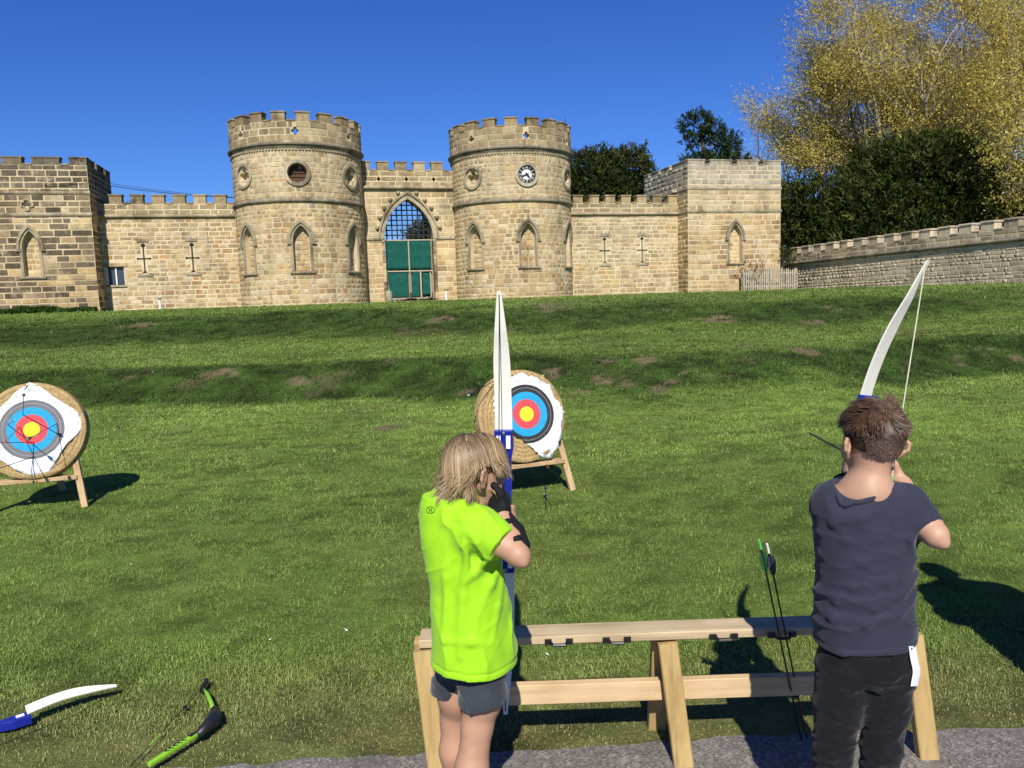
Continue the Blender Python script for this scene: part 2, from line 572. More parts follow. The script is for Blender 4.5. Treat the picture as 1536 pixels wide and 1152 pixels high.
def mortar_mat():
    t = NT('lime_mortar', 0.95, 0.1)
    p = t.pos()
    n1 = t.noise(5, 5, 0.7, p)
    n2 = t.noise(0.8, 4, 0.6, p, (1, 1, 0.6))
    oi = t.n('ShaderNodeObjectInfo')
    c = t.mix(t.ramp(n1, [(0.3, (0.54, 0.435, 0.265)), (0.7, (0.70, 0.60, 0.41))]), oi.outputs['Color'], 1.0, 'MULTIPLY')
    c = t.mix(c, t.ramp(n2, [(0.38, (0.62, 0.58, 0.53)), (0.55, (1, 1, 1))]), 0.7, 'MULTIPLY')
    t.color(c)
    t.bump(n1, 0.3, 0.02)
    return t.m
M_MORTAR = mortar_mat()
M_BLACK = simple('black_iron', (0.012, 0.012, 0.014), 0.5, 0.4)
M_WHITE = simple('white_paint', (0.72, 0.71, 0.67), 0.55, 0.3, 0.08)

BUFF = [((0.50, 0.385, 0.205), 5), ((0.44, 0.325, 0.165), 4), ((0.55, 0.445, 0.265), 4), ((0.36, 0.285, 0.175), 2.4), ((0.29, 0.215, 0.13), 1.3), ((0.46, 0.275, 0.115), 0.8), ((0.60, 0.52, 0.37), 2.4), ((0.38, 0.245, 0.145), 0.8)]
GREYBUFF = [((0.47, 0.38, 0.235), 4), ((0.53, 0.445, 0.29), 4), ((0.40, 0.32, 0.20), 3), ((0.31, 0.255, 0.17), 1.4), ((0.57, 0.49, 0.345), 2), ((0.46, 0.33, 0.17), 1.4)]
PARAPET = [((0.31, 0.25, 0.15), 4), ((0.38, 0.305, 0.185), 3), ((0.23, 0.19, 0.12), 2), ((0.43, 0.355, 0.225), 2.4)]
DARKST = [((0.17, 0.14, 0.10), 4), ((0.115, 0.095, 0.068), 4), ((0.07, 0.058, 0.043), 3), ((0.25, 0.20, 0.135), 3), ((0.40, 0.31, 0.19), 2), ((0.19, 0.13, 0.08), 1.2)]
PALEASH = [((0.42, 0.395, 0.33), 4), ((0.36, 0.34, 0.285), 3), ((0.47, 0.43, 0.35), 2), ((0.27, 0.255, 0.21), 1)]
WARM = [((0.52, 0.385, 0.195), 4), ((0.57, 0.455, 0.265), 4), ((0.43, 0.29, 0.14), 1.6), ((0.36, 0.245, 0.135), 1.4), ((0.36, 0.215, 0.125), 0.7), ((0.60, 0.525, 0.38), 3)]
GREYWALL = [((0.55, 0.48, 0.38), 4), ((0.47, 0.41, 0.325), 3), ((0.62, 0.55, 0.44), 3), ((0.37, 0.315, 0.245), 1.4), ((0.53, 0.425, 0.31), 1)]

def pick(rng, pal):
    w = np.array([p[1] for p in pal], float)
    c = np.array(pal[rng.choice(len(pal), p=w / w.sum())][0])
    mean = sum(np.array(p[0]) * p[1] for p in pal) / w.sum()
    return tuple((c * 0.70 + mean * 0.30) * rng.uniform(0.88, 1.12) * np.array([1.03, 0.985, 0.90]))

# ------------------------------------------------------------------ unit stones (shared by every wall)
UNIT, UNITC = [], []
def unit_curved():
    rng = random.Random(5)
    for k in range(6):
        vs, fs = [], []
        xs = (-0.5, -0.25, 0, 0.25, 0.5)
        for x in xs:
            y = -1.0 + 0.26 * (2 * x) ** 2
            i = 0.03 if abs(x) == 0.5 else 0.0
            sx = x * (1 - 2 * i)
            vs += [(x, 0, -0.5), (x, y * 0.85, -0.5), (sx, y, -0.42 + rng.uniform(-0.02, 0.02)), (sx, y, 0.42 + rng.uniform(-0.02, 0.02)), (x, y * 0.85, 0.5), (x, 0, 0.5)]
        for c in range(4):
            fs += [(6 * c + j, 6 * c + 6 + j, 6 * c + 7 + j, 6 * c + 1 + j) for j in range(5)]
        fs += [(0, 1, 4, 5), (1, 2, 3, 4), (24, 29, 28, 25), (25, 28, 27, 26)]
        me = bpy.data.meshes.new('stone')
        me.from_pydata(vs, [], fs)
        a = me.color_attributes.new('Col', 'FLOAT_COLOR', 'POINT')
        a.data.foreach_set('color', np.ones(4 * len(vs), np.float32))
        me.materials.append(M_STONE)
        me.update()
        UNITC.append((me, np.array(vs), np.array(fs)))
def unit_stones():
    rng = random.Random(3)
    for k in range(8):
        vs = []
        for lay, (y, ins) in enumerate(((0.0, 0.0), (-0.72, 0.0), (-1.0, 0.045))):
            for sx, sz in ((-1, -1), (1, -1), (1, 1), (-1, 1)):
                j = 0.018 if lay else 0
                vs.append((sx * (0.5 - ins) + rng.uniform(-j, j), y + (rng.uniform(-0.06, 0.06) if lay == 2 else 0), sz * (0.5 - ins * 2.0) + rng.uniform(-j, j) * 2))
        fs = []
        for l in (0, 4):
            fs += [(l + i, l + (i + 1) % 4, l + 4 + (i + 1) % 4, l + 4 + i) for i in range(4)]
        fs.append((8, 9, 10, 11))
        me = bpy.data.meshes.new('stone')
        me.from_pydata(vs, [], fs)
        a = me.color_attributes.new('Col', 'FLOAT_COLOR', 'POINT')
        a.data.foreach_set('color', np.ones(4 * len(vs), np.float32))
        me.materials.append(M_STONE)
        me.update()
        UNIT.append((me, np.array(vs), np.array(fs)))
unit_stones()
unit_curved()

class Flat:
    def __init__(s, q): s.q = q
    def __call__(s, x, z, d): return (x, s.q - d, z)
    def yaw(s, x): return 0.0
class Cyl:
    def __init__(s, R, a0=0.0): s.R, s.a0 = R, a0
    def __call__(s, x, z, d):
        a = x / s.R + s.a0
        return ((s.R + d) * math.sin(a), -(s.R + d) * math.cos(a), z)
    def yaw(s, x): return x / s.R + s.a0
class Line:
    """a plan curve given as points; x is the length along it, the front is on its right-hand side"""
    def __init__(s, pts, rise=0.0):
        s.rise = rise
        s.p = [Vector(p) for p in pts]
        s.l = [0]
        for a, b in zip(s.p, s.p[1:]): s.l.append(s.l[-1] + (b - a).length)
    def seg(s, x):
        for i in range(len(s.p) - 1):
            if x <= s.l[i + 1] or i == len(s.p) - 2: return i
    def __call__(s, x, z, d):
        i = s.seg(x)
        a, b = s.p[i], s.p[i + 1]
        t = (b - a).normalized()
        q = a + t * (x - s.l[i])
        return (q.x + t.y * d, q.y - t.x * d, z + s.rise * x)
    def yaw(s, x):
        i = s.seg(x)
        t = (s.p[i + 1] - s.p[i])
        return math.atan2(t.y, t.x)

def courses(rng, M, s0, s1, z0, z1, holes, pal, ch=(0.175, 0.26), sw=(0.26, 0.54), gap=0.034, proud=0.012, out=None):
    """lays courses of stones; holes: functions (za, zb) -> list of (sa, sb) kept free"""
    out = [] if out is None else out
    z = z0
    while z < z1 - 0.05:
        h = rng.uniform(*ch)
        if z + h > z1 - 0.12: h = z1 - z
        free = [(s0, s1)]
        for hf in holes:
            for a, b in hf(z, z + h):
                nf = []
                for p, q in free:
                    if b <= p or a >= q: nf.append((p, q)); continue
                    if a > p: nf.append((p, a))
                    if b < q: nf.append((b, q))
                free = nf
        for p, q in free:
            s = p
            while s < q - 0.02:
                w = rng.uniform(*sw) * (1.0 if rng.rand() > 0.12 else 0.6)
                if s + w > q - 0.2: w = q - s
                if w > gap + 0.06:
                    pl = pal(s + w / 2, z + h / 2, rng) if callable(pal) else pal
                    out.append((s + w / 2, z + h / 2, w - gap * rng.uniform(0.7, 1.5), h - gap * rng.uniform(0.7, 1.5), proud * rng.uniform(0.5, 1.5) + 0.05, pick(rng, pl), M))
                s += w
        z += h
    return out

def set_stones(root, st, rng, cap=300, front=None):
    """the largest become parts one by one, the others one joined part"""
    key = (lambda t: -(t[2] * t[3] * (front(t) if front else 1.0)))
    st = sorted(st, key=key)
    for s, z, w, h, dep, c, M in st[:cap]:
        me = (UNITC[rng.randint(6)] if isinstance(M, Cyl) else UNIT[rng.randint(8)])[0]
        o = bpy.data.objects.new('stone', me)
        COL.objects.link(o)
        o.parent = root
        o.location = M(s, z, -0.05)
        o.rotation_euler = (0, 0, M.yaw(s))
        o.scale = (w, dep, h)
        o.color = (c[0], c[1], c[2], 1)
    VV, FF, CC = [], [], []
    off = 0
    curved = isinstance(st[0][6], Cyl)
    for s, z, w, h, dep, c, M in st[cap:]:
        me, vs, fs = (UNITC[rng.randint(6)] if curved else UNIT[rng.randint(8)])
        v = vs * np.array([w, dep, h])
        a = M.yaw(s)
        p = M(s, z, -0.05)
        ca, sa = math.cos(a), math.sin(a)
        VV.append(np.stack([v[:, 0] * ca - v[:, 1] * sa + p[0], v[:, 0] * sa + v[:, 1] * ca + p[1], v[:, 2] + p[2]], 1))
        FF.append(fs + off)
        CC.append(np.tile(np.array(c), (len(vs), 1)))
        off += len(vs)
    if VV:
        me = np_mesh('small_stones', np.concatenate(VV), np.concatenate(FF), False, np.concatenate(CC))
        tag(link('small_stones', me, M_STONE, root), kind='stuff')

# ---- relief shapes mapped onto a wall surface M(s, z, depth)
def rbox(mb, M, s0, s1, z0, z1, d0, d1, n=1):
    vs, fs = [], []
    for i in range(n + 1):
        s = s0 + (s1 - s0) * i / n
        vs += [M(s, z0, d0), M(s, z0, d1), M(s, z1, d1), M(s, z1, d0)]
    for i in range(n):
        b = 4 * i
        fs += [(b + k, b + (k + 1) % 4, b + 4 + (k + 1) % 4, b + 4 + k) for k in range(4)]
    fs += [(3, 2, 1, 0), (4 * n, 4 * n + 1, 4 * n + 2, 4 * n + 3)]
    return mb.add(vs, fs)

def rprof(mb, M, s0, s1, prof, n):
    """moulding: profile [(depth, z)] swept along s"""
    k = len(prof)
    vs, fs = [], []
    for i in range(n + 1):
        s = s0 + (s1 - s0) * i / n
        vs += [M(s, z, d) for d, z in prof]
    for i in range(n):
        fs += [(k * i + j, k * i + (j + 1) % k, k * (i + 1) + (j + 1) % k, k * (i + 1) + j) for j in range(k)]
    fs += [tuple(range(k))[::-1], tuple(range(k * n, k * n + k))]
    return mb.add(vs, fs)

def rstrip(mb, M, inner, outer, d0, d1, closed=False):
    n = len(inner)
    vs, fs = [], []
    for a, b in zip(inner, outer):
        vs += [M(a[0], a[1], d0), M(a[0], a[1], d1), M(b[0], b[1], d1), M(b[0], b[1], d0)]
    for i in range(n if closed else n - 1):
        p, q = 4 * i, 4 * ((i + 1) % n)
        fs += [(p + k, p + (k + 1) % 4, q + (k + 1) % 4, q + k) for k in range(4)]
    if not closed:
        fs += [(3, 2, 1, 0), (4 * n - 4, 4 * n - 3, 4 * n - 2, 4 * n - 1)]
    return mb.add(vs, fs)

def arch_pts(c, w, zs, za, n=9):
    """pointed arch from left springing over the apex to the right springing"""
    h = za - zs
    R = (w * w + h * h) / (2 * w)
    th = math.atan2(h, R - w) if R > w else math.pi / 2
    L = [(c - w + R - R * math.cos(th * i / n), zs + R * math.sin(th * i / n)) for i in range(n + 1)]
    return L + [(2 * c - x, z) for x, z in L[-2::-1]]

def arch_hole(c, w, z0, zs, za):
    h = za - zs
    R = (w * w + h * h) / (2 * w)
    def f(a, b):
        if b <= z0 or a >= za: return []
        lo = max(a, z0)
        if lo <= zs: hw = w
        else:
            hw = math.sqrt(max(R * R - (lo - zs) ** 2, 0)) - (R - w)
        return [(c - hw, c + hw)] if hw > 0.02 else []
    return f

def rect_hole(s0, s1, z0, z1):
    return lambda a, b: [] if (b <= z0 + 0.01 or a >= z1 - 0.01) else [(s0, s1)]

def disc_hole(c, z, r):
    def f(a, b):
        dz = 0 if a <= z <= b else min(abs(a - z), abs(b - z))
        if dz >= r: return []
        hw = math.sqrt(r * r - dz * dz)
        return [(c - hw, c + hw)]
    return f

def quatre(c, z, r, n=7):
    pts = []
    for k in range(4):
        a0 = math.pi / 2 * k
        cx, cz = c + 0.54 * r * math.cos(a0), z + 0.54 * r * math.sin(a0)
        for i in range(n):
            a = a0 - 1.93 + 3.86 * i / (n - 1)
            pts.append((cx + 0.415 * r * math.cos(a), cz + 0.415 * r * math.sin(a)))
    return pts

def rprism(mb, M, poly, d0, d1):
    n = len(poly)
    vs = [M(s, z, d0) for s, z in poly] + [M(s, z, d1) for s, z in poly]
    fs = [tuple(range(n))[::-1], tuple(range(n, 2 * n))] + [(i, (i + 1) % n, n + (i + 1) % n, n + i) for i in range(n)]
    return mb.add(vs, fs)

def cut(core_mb, cutters, name='wall'):
    """boolean difference, evaluated once"""
    a = link('tmp_core', core_mb.mesh('tmp'))
    obs = []
    for i, c in enumerate(cutters):
        b = link('tmp_cut', c.mesh('tmpc'))
        md = a.modifiers.new('b%d' % i, 'BOOLEAN')
        md.object = b
        md.operation = 'DIFFERENCE'
        md.solver = 'EXACT'
        obs.append(b)
    bpy.context.view_layer.update()
    dg = bpy.context.evaluated_depsgraph_get()
    me = bpy.data.meshes.new_from_object(a.evaluated_get(dg))
    me.name = name
    for o in obs + [a]:
        bpy.data.objects.remove(o)
    return me

TH = math.radians(14)
ORG = Vector((0.23, 40.0, 0))
ZB = 1.5
def cw(s, q, z=0):
    c, n = math.cos(TH), math.sin(TH)
    return Vector((ORG.x + s * c - q * n, ORG.y + s * n + q * c, z))

def colour(o, c):
    o.color = (c[0], c[1], c[2], 1)
    return o
TRIM = (0.36, 0.305, 0.205)
TRIMD = (0.24, 0.205, 0.145)

def merlon(root, M, s0, s1, z0, z1, d0, d1, c, n=1, cop=0.07, over=0.035):
    mb = MB()
    rbox(mb, M, s0, s1, z0, z1 - cop, d0, d1, n)
    m = colour(mb.build('merlon', M_TRIM, root), c)
    mb = MB()
    rprof(mb, M, s0 - over, s1 + over, [(d0 - over, z1 - cop), (d1 + over, z1 - cop), (d1 + over, z1 - cop * 0.35), (d1 - 0.02, z1), (d0 + 0.02, z1), (d0 - over, z1 - cop * 0.35)], max(n, 1))
    colour(mb.build('coping', M_TRIM, m), tuple(x * 0.9 for x in c))

def crenel_coping(root, M, s0, s1, z, d0, d1, c, n=1):
    mb = MB()
    rprof(mb, M, s0 + 0.036, s1 - 0.036, [(d0 - 0.03, z + 0.002), (d1 + 0.03, z + 0.002), (d1 + 0.03, z + 0.045), (d1 - 0.02, z + 0.07), (d0 - 0.03, z + 0.07)], n)
    colour(mb.build('coping', M_TRIM, root), tuple(x * 0.9 for x in c))

def niche(root, M, c, w, z0, zs, za, hood=0.1, nseg=9, stops=True, jamb=TRIM):
    """hood mould and sill of a blind pointed niche"""
    mb = MB()
    inn = arch_pts(c, w + 0.10, zs, za + 0.11, nseg)
    out = arch_pts(c, w + 0.10 + hood, zs, za + 0.11 + hood * 1.5, nseg)
    inn = [(inn[0][0], zs - 0.08)] + inn + [(inn[-1][0], zs - 0.08)]
    out = [(out[0][0], zs - 0.08)] + out + [(out[-1][0], zs - 0.08)]
    rstrip(mb, M, inn, out, -0.02, 0.095)
    for sg in (-1, 1):
        rbox(mb, M, c + sg * (w + 0.10 + hood / 2) - hood * 0.95, c + sg * (w + 0.10 + hood / 2) + hood * 0.95, zs - 0.14, zs - 0.075, -0.02, 0.085)
    colour(mb.build('hood_mould', M_TRIM, root), tuple(x * 0.92 for x in jamb))
    mb = MB()
    a, b = arch_pts(c, w - 0.002, zs, za - 0.002, nseg), arch_pts(c, w + 0.105, zs, za + 0.115, nseg)
    a = [(a[0][0], z0)] + a + [(a[-1][0], z0)]
    b = [(b[0][0], z0)] + b + [(b[-1][0], z0)]
    rstrip(mb, M, a, b, -0.05, 0.036)
    colour(mb.build('niche_surround', M_TRIM, root), jamb)
    mb = MB()
    rprof(mb, M, c - w - 0.17, c + w + 0.17, [(-0.05, z0 - 0.13), (0.05, z0 - 0.13), (0.09, z0 - 0.08), (0.09, z0 - 0.03), (-0.05, z0 + 0.012)], 4)
    colour(mb.build('sill', M_TRIM, root), jamb)

def niche_fill(M, c, w, z0, zs, za, d0=-0.24, d1=0.2):
    mb = MB()
    p = arch_pts(c, w, zs, za)
    return rprism(mb, M, [(c - w, z0)] + p + [(c + w, z0)], d0, d1)

def niche_stones(rng, M, c, w, z0, zs, za, pal, out):
    h = za - zs
    R = (w * w + h * h) / (2 * w)
    z = z0 + 0.02
    while z < za - 0.12:
        ch = rng.uniform(0.2, 0.27)
        top = z + ch
        hw = w if top <= zs else math.sqrt(max(R * R - (top - zs) ** 2, 0)) - (R - w)
        if hw < 0.07: break
        s = c - hw + 0.01
        while s < c + hw - 0.05:
            sw = rng.uniform(0.2, 0.42)
            if s + sw > c + hw - 0.14: sw = c + hw - 0.01 - s
            out.append((s + sw / 2, z + ch / 2, sw - 0.03, ch - 0.03, 0.056, pick(rng, pal), M))
            s += sw
        z = top

# ------------------------------------------------------------------ round gate towers
def circle(c, z, r, n=24):
    return [(c + r * math.cos(2 * math.pi * i / n), z + r * math.sin(2 * math.pi * i / n)) for i in range(n)]

NUM = ['XII', 'I', 'II', 'III', 'IIII', 'V', 'VI', 'VII', 'VIII', 'IX', 'X', 'XI']
def clock(root, M, c, z, r):
    me = MB(); rprism(me, M, circle(c, z, r, 40), -0.10, 0.010)
    face = me.build('clock_face', M_WHITE, root)
    mb = MB()
    rstrip(mb, M, circle(c, z, r * 0.62, 40), circle(c, z, r * 1.0, 40), 0.006, 0.016, True)
    mb.build('chapter_ring', M_BLACK, face)
    for i, tx in enumerate(NUM):
        a = math.pi / 2 - i * math.pi / 6
        mb = MB()
        ux, uz = math.cos(a), math.sin(a)          # outwards
        vx, vz = math.cos(a - math.pi / 2), math.sin(a - math.pi / 2)   # reading direction
        wid = {'I': 0.032, 'V': 0.062, 'X': 0.062}
        tot = sum(wid[ch] for ch in tx)
        k = min(1.0, 0.19 / tot)
        x = -tot * k / 2
        def stroke(x0, y0, x1, y1, t=0.013):
            A = (c + ux * (r * 0.81 + y0) + vx * x0, z + uz * (r * 0.81 + y0) + vz * x0)
            B = (c + ux * (r * 0.81 + y1) + vx * x1, z + uz * (r * 0.81 + y1) + vz * x1)
            dx, dz = B[0] - A[0], B[1] - A[1]
            l = math.hypot(dx, dz)
            px, pz = -dz / l * t / 2, dx / l * t / 2
            rprism(mb, M, [(A[0] + px, A[1] + pz), (B[0] + px, B[1] + pz), (B[0] - px, B[1] - pz), (A[0] - px, A[1] - pz)], 0.012, 0.022)
        hh = r * 0.135
        for ch in tx:
            w = wid[ch] * k
            if ch == 'I': stroke(x + w / 2, -hh, x + w / 2, hh)
            if ch == 'V': stroke(x + w * 0.15, hh, x + w / 2, -hh); stroke(x + w * 0.85, hh, x + w / 2, -hh, 0.009)
            if ch == 'X': stroke(x + w * 0.15, hh, x + w * 0.85, -hh); stroke(x + w * 0.85, hh, x + w * 0.15, -hh, 0.009)
            x += w
        mb.build('numeral', M_WHITE, face)
    for name, ang, ln, t in (('hour_hand', 4.7 / 12, r * 0.52, 0.035), ('minute_hand', 42 / 60, r * 0.82, 0.024)):
        a = math.pi / 2 - 2 * math.pi * ang
        mb = MB()
        ux, uz = math.cos(a), math.sin(a)
        px, pz = -uz * t, ux * t
        rprism(mb, M, [(c - ux * 0.09 + px, z - uz * 0.09 + pz), (c + ux * ln * 0.75 + px * 1.1, z + uz * ln * 0.75 + pz * 1.1), (c + ux * ln, z + uz * ln),
                       (c + ux * ln * 0.75 - px * 1.1, z + uz * ln * 0.75 - pz * 1.1), (c - ux * 0.09 - px, z - uz * 0.09 - pz)], 0.03 if name[0] == 'h' else 0.045, 0.042 if name[0] == 'h' else 0.056)
        mb.build(name, M_BLACK, face)
    mb = MB()
    rstrip(mb, M, circle(c, z, r * 0.98, 40), circle(c, z, r * 1.05, 40), -0.05, 0.05, True)
    mb.build('clock_rim', M_BLACK, face)

def round_tower(s, R, label, seed, central):
    rng = np.random.RandomState(seed)
    root = empty('round_tower', cw(s, 0, 0), TH, label, 'tower', 'round gate towers')
    M = Cyl(R)
    SP = math.radians(52) * R
    core = MB()
    core.lathe([(R, ZB - 1.0), (R, 8.45), (R + 0.05, 8.5), (R + 0.05, 9.5)], 96)
    cutters, holes = [], []
    nW, z0, zs, za = 0.37, 3.02, 4.35, 5.04
    for k in (-1, 0, 1):
        cutters.append(niche_fill(M, k * SP, nW, z0, zs, za))
        holes.append(arch_hole(k * SP, nW + 0.1, z0, zs, za + 0.12))
    RZ = 7.30
    for k in (-1, 1):
        mb = MB(); rprism(mb, M, circle(k * SP, RZ, 0.44), -0.015, 0.2); cutters.append(mb)
        mb = MB(); rprism(mb, M, quatre(k * SP, RZ, 0.39), -0.30, 0.2); cutters.append(mb)
        holes.append(disc_hole(k * SP, RZ, 0.5))
    mb = MB(); rprism(mb, M, circle(0, RZ, 0.42), -0.34 if central == 'window' else -0.05, 0.2); cutters.append(mb)
    holes.append(disc_hole(0, RZ, 0.5))
    for k in (-1, 0, 1):
        mb = MB(); rprism(mb, M, quatre(k * SP + 0.02, 9.08, 0.19, 5), -0.5, 0.3); cutters.append(mb)
    # hollow the parapet
    mb = MB(); mb.lathe([(R - 0.38, 9.0), (R - 0.38, 9.8)], 96); cutters.append(mb)
    me = cut(core, cutters)
    colour(link('wall', me, M_MORTAR, root), (0.92, 0.9, 0.87))
    A = math.radians(98) * R
    def low(a, z, r):
        return WARM if (z < 2.4 or r.rand() < 0.2) else BUFF
    st = courses(rng, M, -A, A, ZB - 0.3, 6.02, holes, low)
    courses(rng, M, -A, A, 6.25, 8.38, holes, GREYBUFF, out=st)
    for k in (-1, 0, 1): niche_stones(rng, Cyl(R - 0.24, k * SP / R), 0, nW, z0, zs, za, BUFF, st)
    MP = Cyl(R + 0.05)
    ph = [disc_hole(k * SP, 9.08, 0.15) for k in (-1, 0, 1)]
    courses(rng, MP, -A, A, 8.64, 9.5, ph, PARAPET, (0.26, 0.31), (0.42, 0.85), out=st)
    set_stones(root, st, rng, 300, lambda t: max(0.05, math.cos(t[6].yaw(t[0]))))
    for nm, prof, c in (('string_course', [(-0.05, 6.02), (0.04, 6.02), (0.10, 6.09), (0.10, 6.15), (0.03, 6.26), (-0.05, 6.26)], TRIMD),
                        ('cornice', [(-0.05, 8.36), (0.03, 8.36), (0.07, 8.42), (0.07, 8.48), (0.15, 8.51), (0.16, 8.57), (0.08, 8.66), (-0.05, 8.66)], TRIMD)):
        mb = MB()
        rprof(mb, M, 0, 2 * math.pi * R * 0.99999, prof, 96)
        colour(mb.build(nm, M_TRIM, root), c)
    # bead row under the cornice
    mb = MB()
    nb = 128
    for i in range(nb):
        a = 2 * math.pi * i / nb * R
        rbox(mb, M, a - 0.045, a + 0.045, 8.27, 8.355, 0.0, 0.06)
    tag(colour(mb.build('bead_row', M_TRIM, root), TRIM), kind='stuff')
    for k in (-1, 0, 1):
        niche(root, M, k * SP, nW, z0, zs, za)
    for k in (-1, 1):
        mb = MB()
        rstrip(mb, M, circle(k * SP, RZ, 0.44), circle(k * SP, RZ, 0.56), -0.03, 0.07, True)
        colour(mb.build('roundel', M_TRIM, root), (0.40, 0.345, 0.235))
    mb = MB()
    rstrip(mb, M, circle(0, RZ, 0.42, 32), circle(0, RZ, 0.57, 32), -0.03, 0.08, True)
    ring = colour(mb.build('roundel', M_TRIM, root), (0.47, 0.41, 0.285))
    if central == 'clock':
        clock(root, M, 0, RZ, 0.40)
        mb = MB(); mb.tube([(R * 0.92, -0.6, 9.4), (R * 0.92, -0.6, 10.55)], [0.018, 0.008], 6)
        mb.build('lightning_rod', M_BLACK, root)
    else:
        mw = simple('old_brown_timber', (0.10, 0.05, 0.03), 0.8, 0.2, 0.3)
        for i in range(5):
            mb = MB(); rbox(mb, M, -0.40 + i * 0.16 + 0.008, -0.40 + (i + 1) * 0.16 - 0.008, RZ - 0.36, RZ + (0.12, 0.22, 0.16, 0.2, 0.1)[i], -0.30, -0.26)
            mb.build('shutter_board', mw, root)
        for zz in (-0.12, 0.05):
            mb = MB(); rbox(mb, M, -0.40, 0.40, RZ + zz - 0.03, RZ + zz + 0.03, -0.262, -0.22, 3)
            mb.build('shutter_rail', mw, root)
        mb = MB(); rprism(mb, M, circle(0, RZ, 0.45), -0.36, -0.335)
        mb.build('dark_backing', M_BLACK, root)
    n = 18
    for i in range(n):
        a = (i + 0.35) * 2 * math.pi / n
        hw = math.radians(5.6)
        c = pick(rng, PARAPET)
        Mi = Cyl(R + 0.05, 0)
        merlon(root, Mi, (a - hw) * Mi.R, (a + hw) * Mi.R, 9.5, 9.93, -0.40, 0.0, c, 3)
        a2 = a + math.pi / n
        gw = math.pi / n * 2 - hw * 2
        crenel_coping(root, Mi, (a2 - gw / 2) * Mi.R, (a2 + gw / 2) * Mi.R, 9.5, -0.40, 0.0, c, 3)
    mb = MB(); mb.lathe([(R - 0.37, 9.02), (0.01, 9.12)], 32, cap=False)
    colour(mb.build('roof', M_TRIM, root), (0.2, 0.2, 0.19))
    return root
TOWER_L = round_tower(-10.38, 2.95, 'round sandstone tower left of the gate with a shuttered round window', 11, 'window')
TOWER_R = round_tower(0.05, 3.0, 'round sandstone tower right of the gate carrying the clock', 12, 'clock')

# ------------------------------------------------------------------ straight walls
def arrow_slit(mb, M, s, z0, z1):
    zc = z0 + (z1 - z0) * 0.48
    rbox(mb, M, s - 0.035, s + 0.035, z0 + 0.08, z1 - 0.1, -0.28, 0.2)
    m2 = MB(); rbox(m2, M, s - 0.24, s + 0.24, zc - 0.035, zc + 0.035, -0.26, 0.2)
    m3 = MB(); rprism(m3, M, circle(s, z1 - 0.12, 0.10, 12), -0.24, 0.2)
    m4 = MB(); rprism(m4, M, [(s - 0.15, z0), (s - 0.04, z0 + 0.12), (s + 0.04, z0 + 0.12), (s + 0.15, z0)], -0.25, 0.2)
    m5 = MB(); rprism(m5, M, circle(s - 0.26, zc, 0.055, 8), -0.24, 0.2)
    m6 = MB(); rprism(m6, M, circle(s + 0.26, zc, 0.055, 8), -0.23, 0.2)
    return [mb, m2, m3, m4, m5, m6]

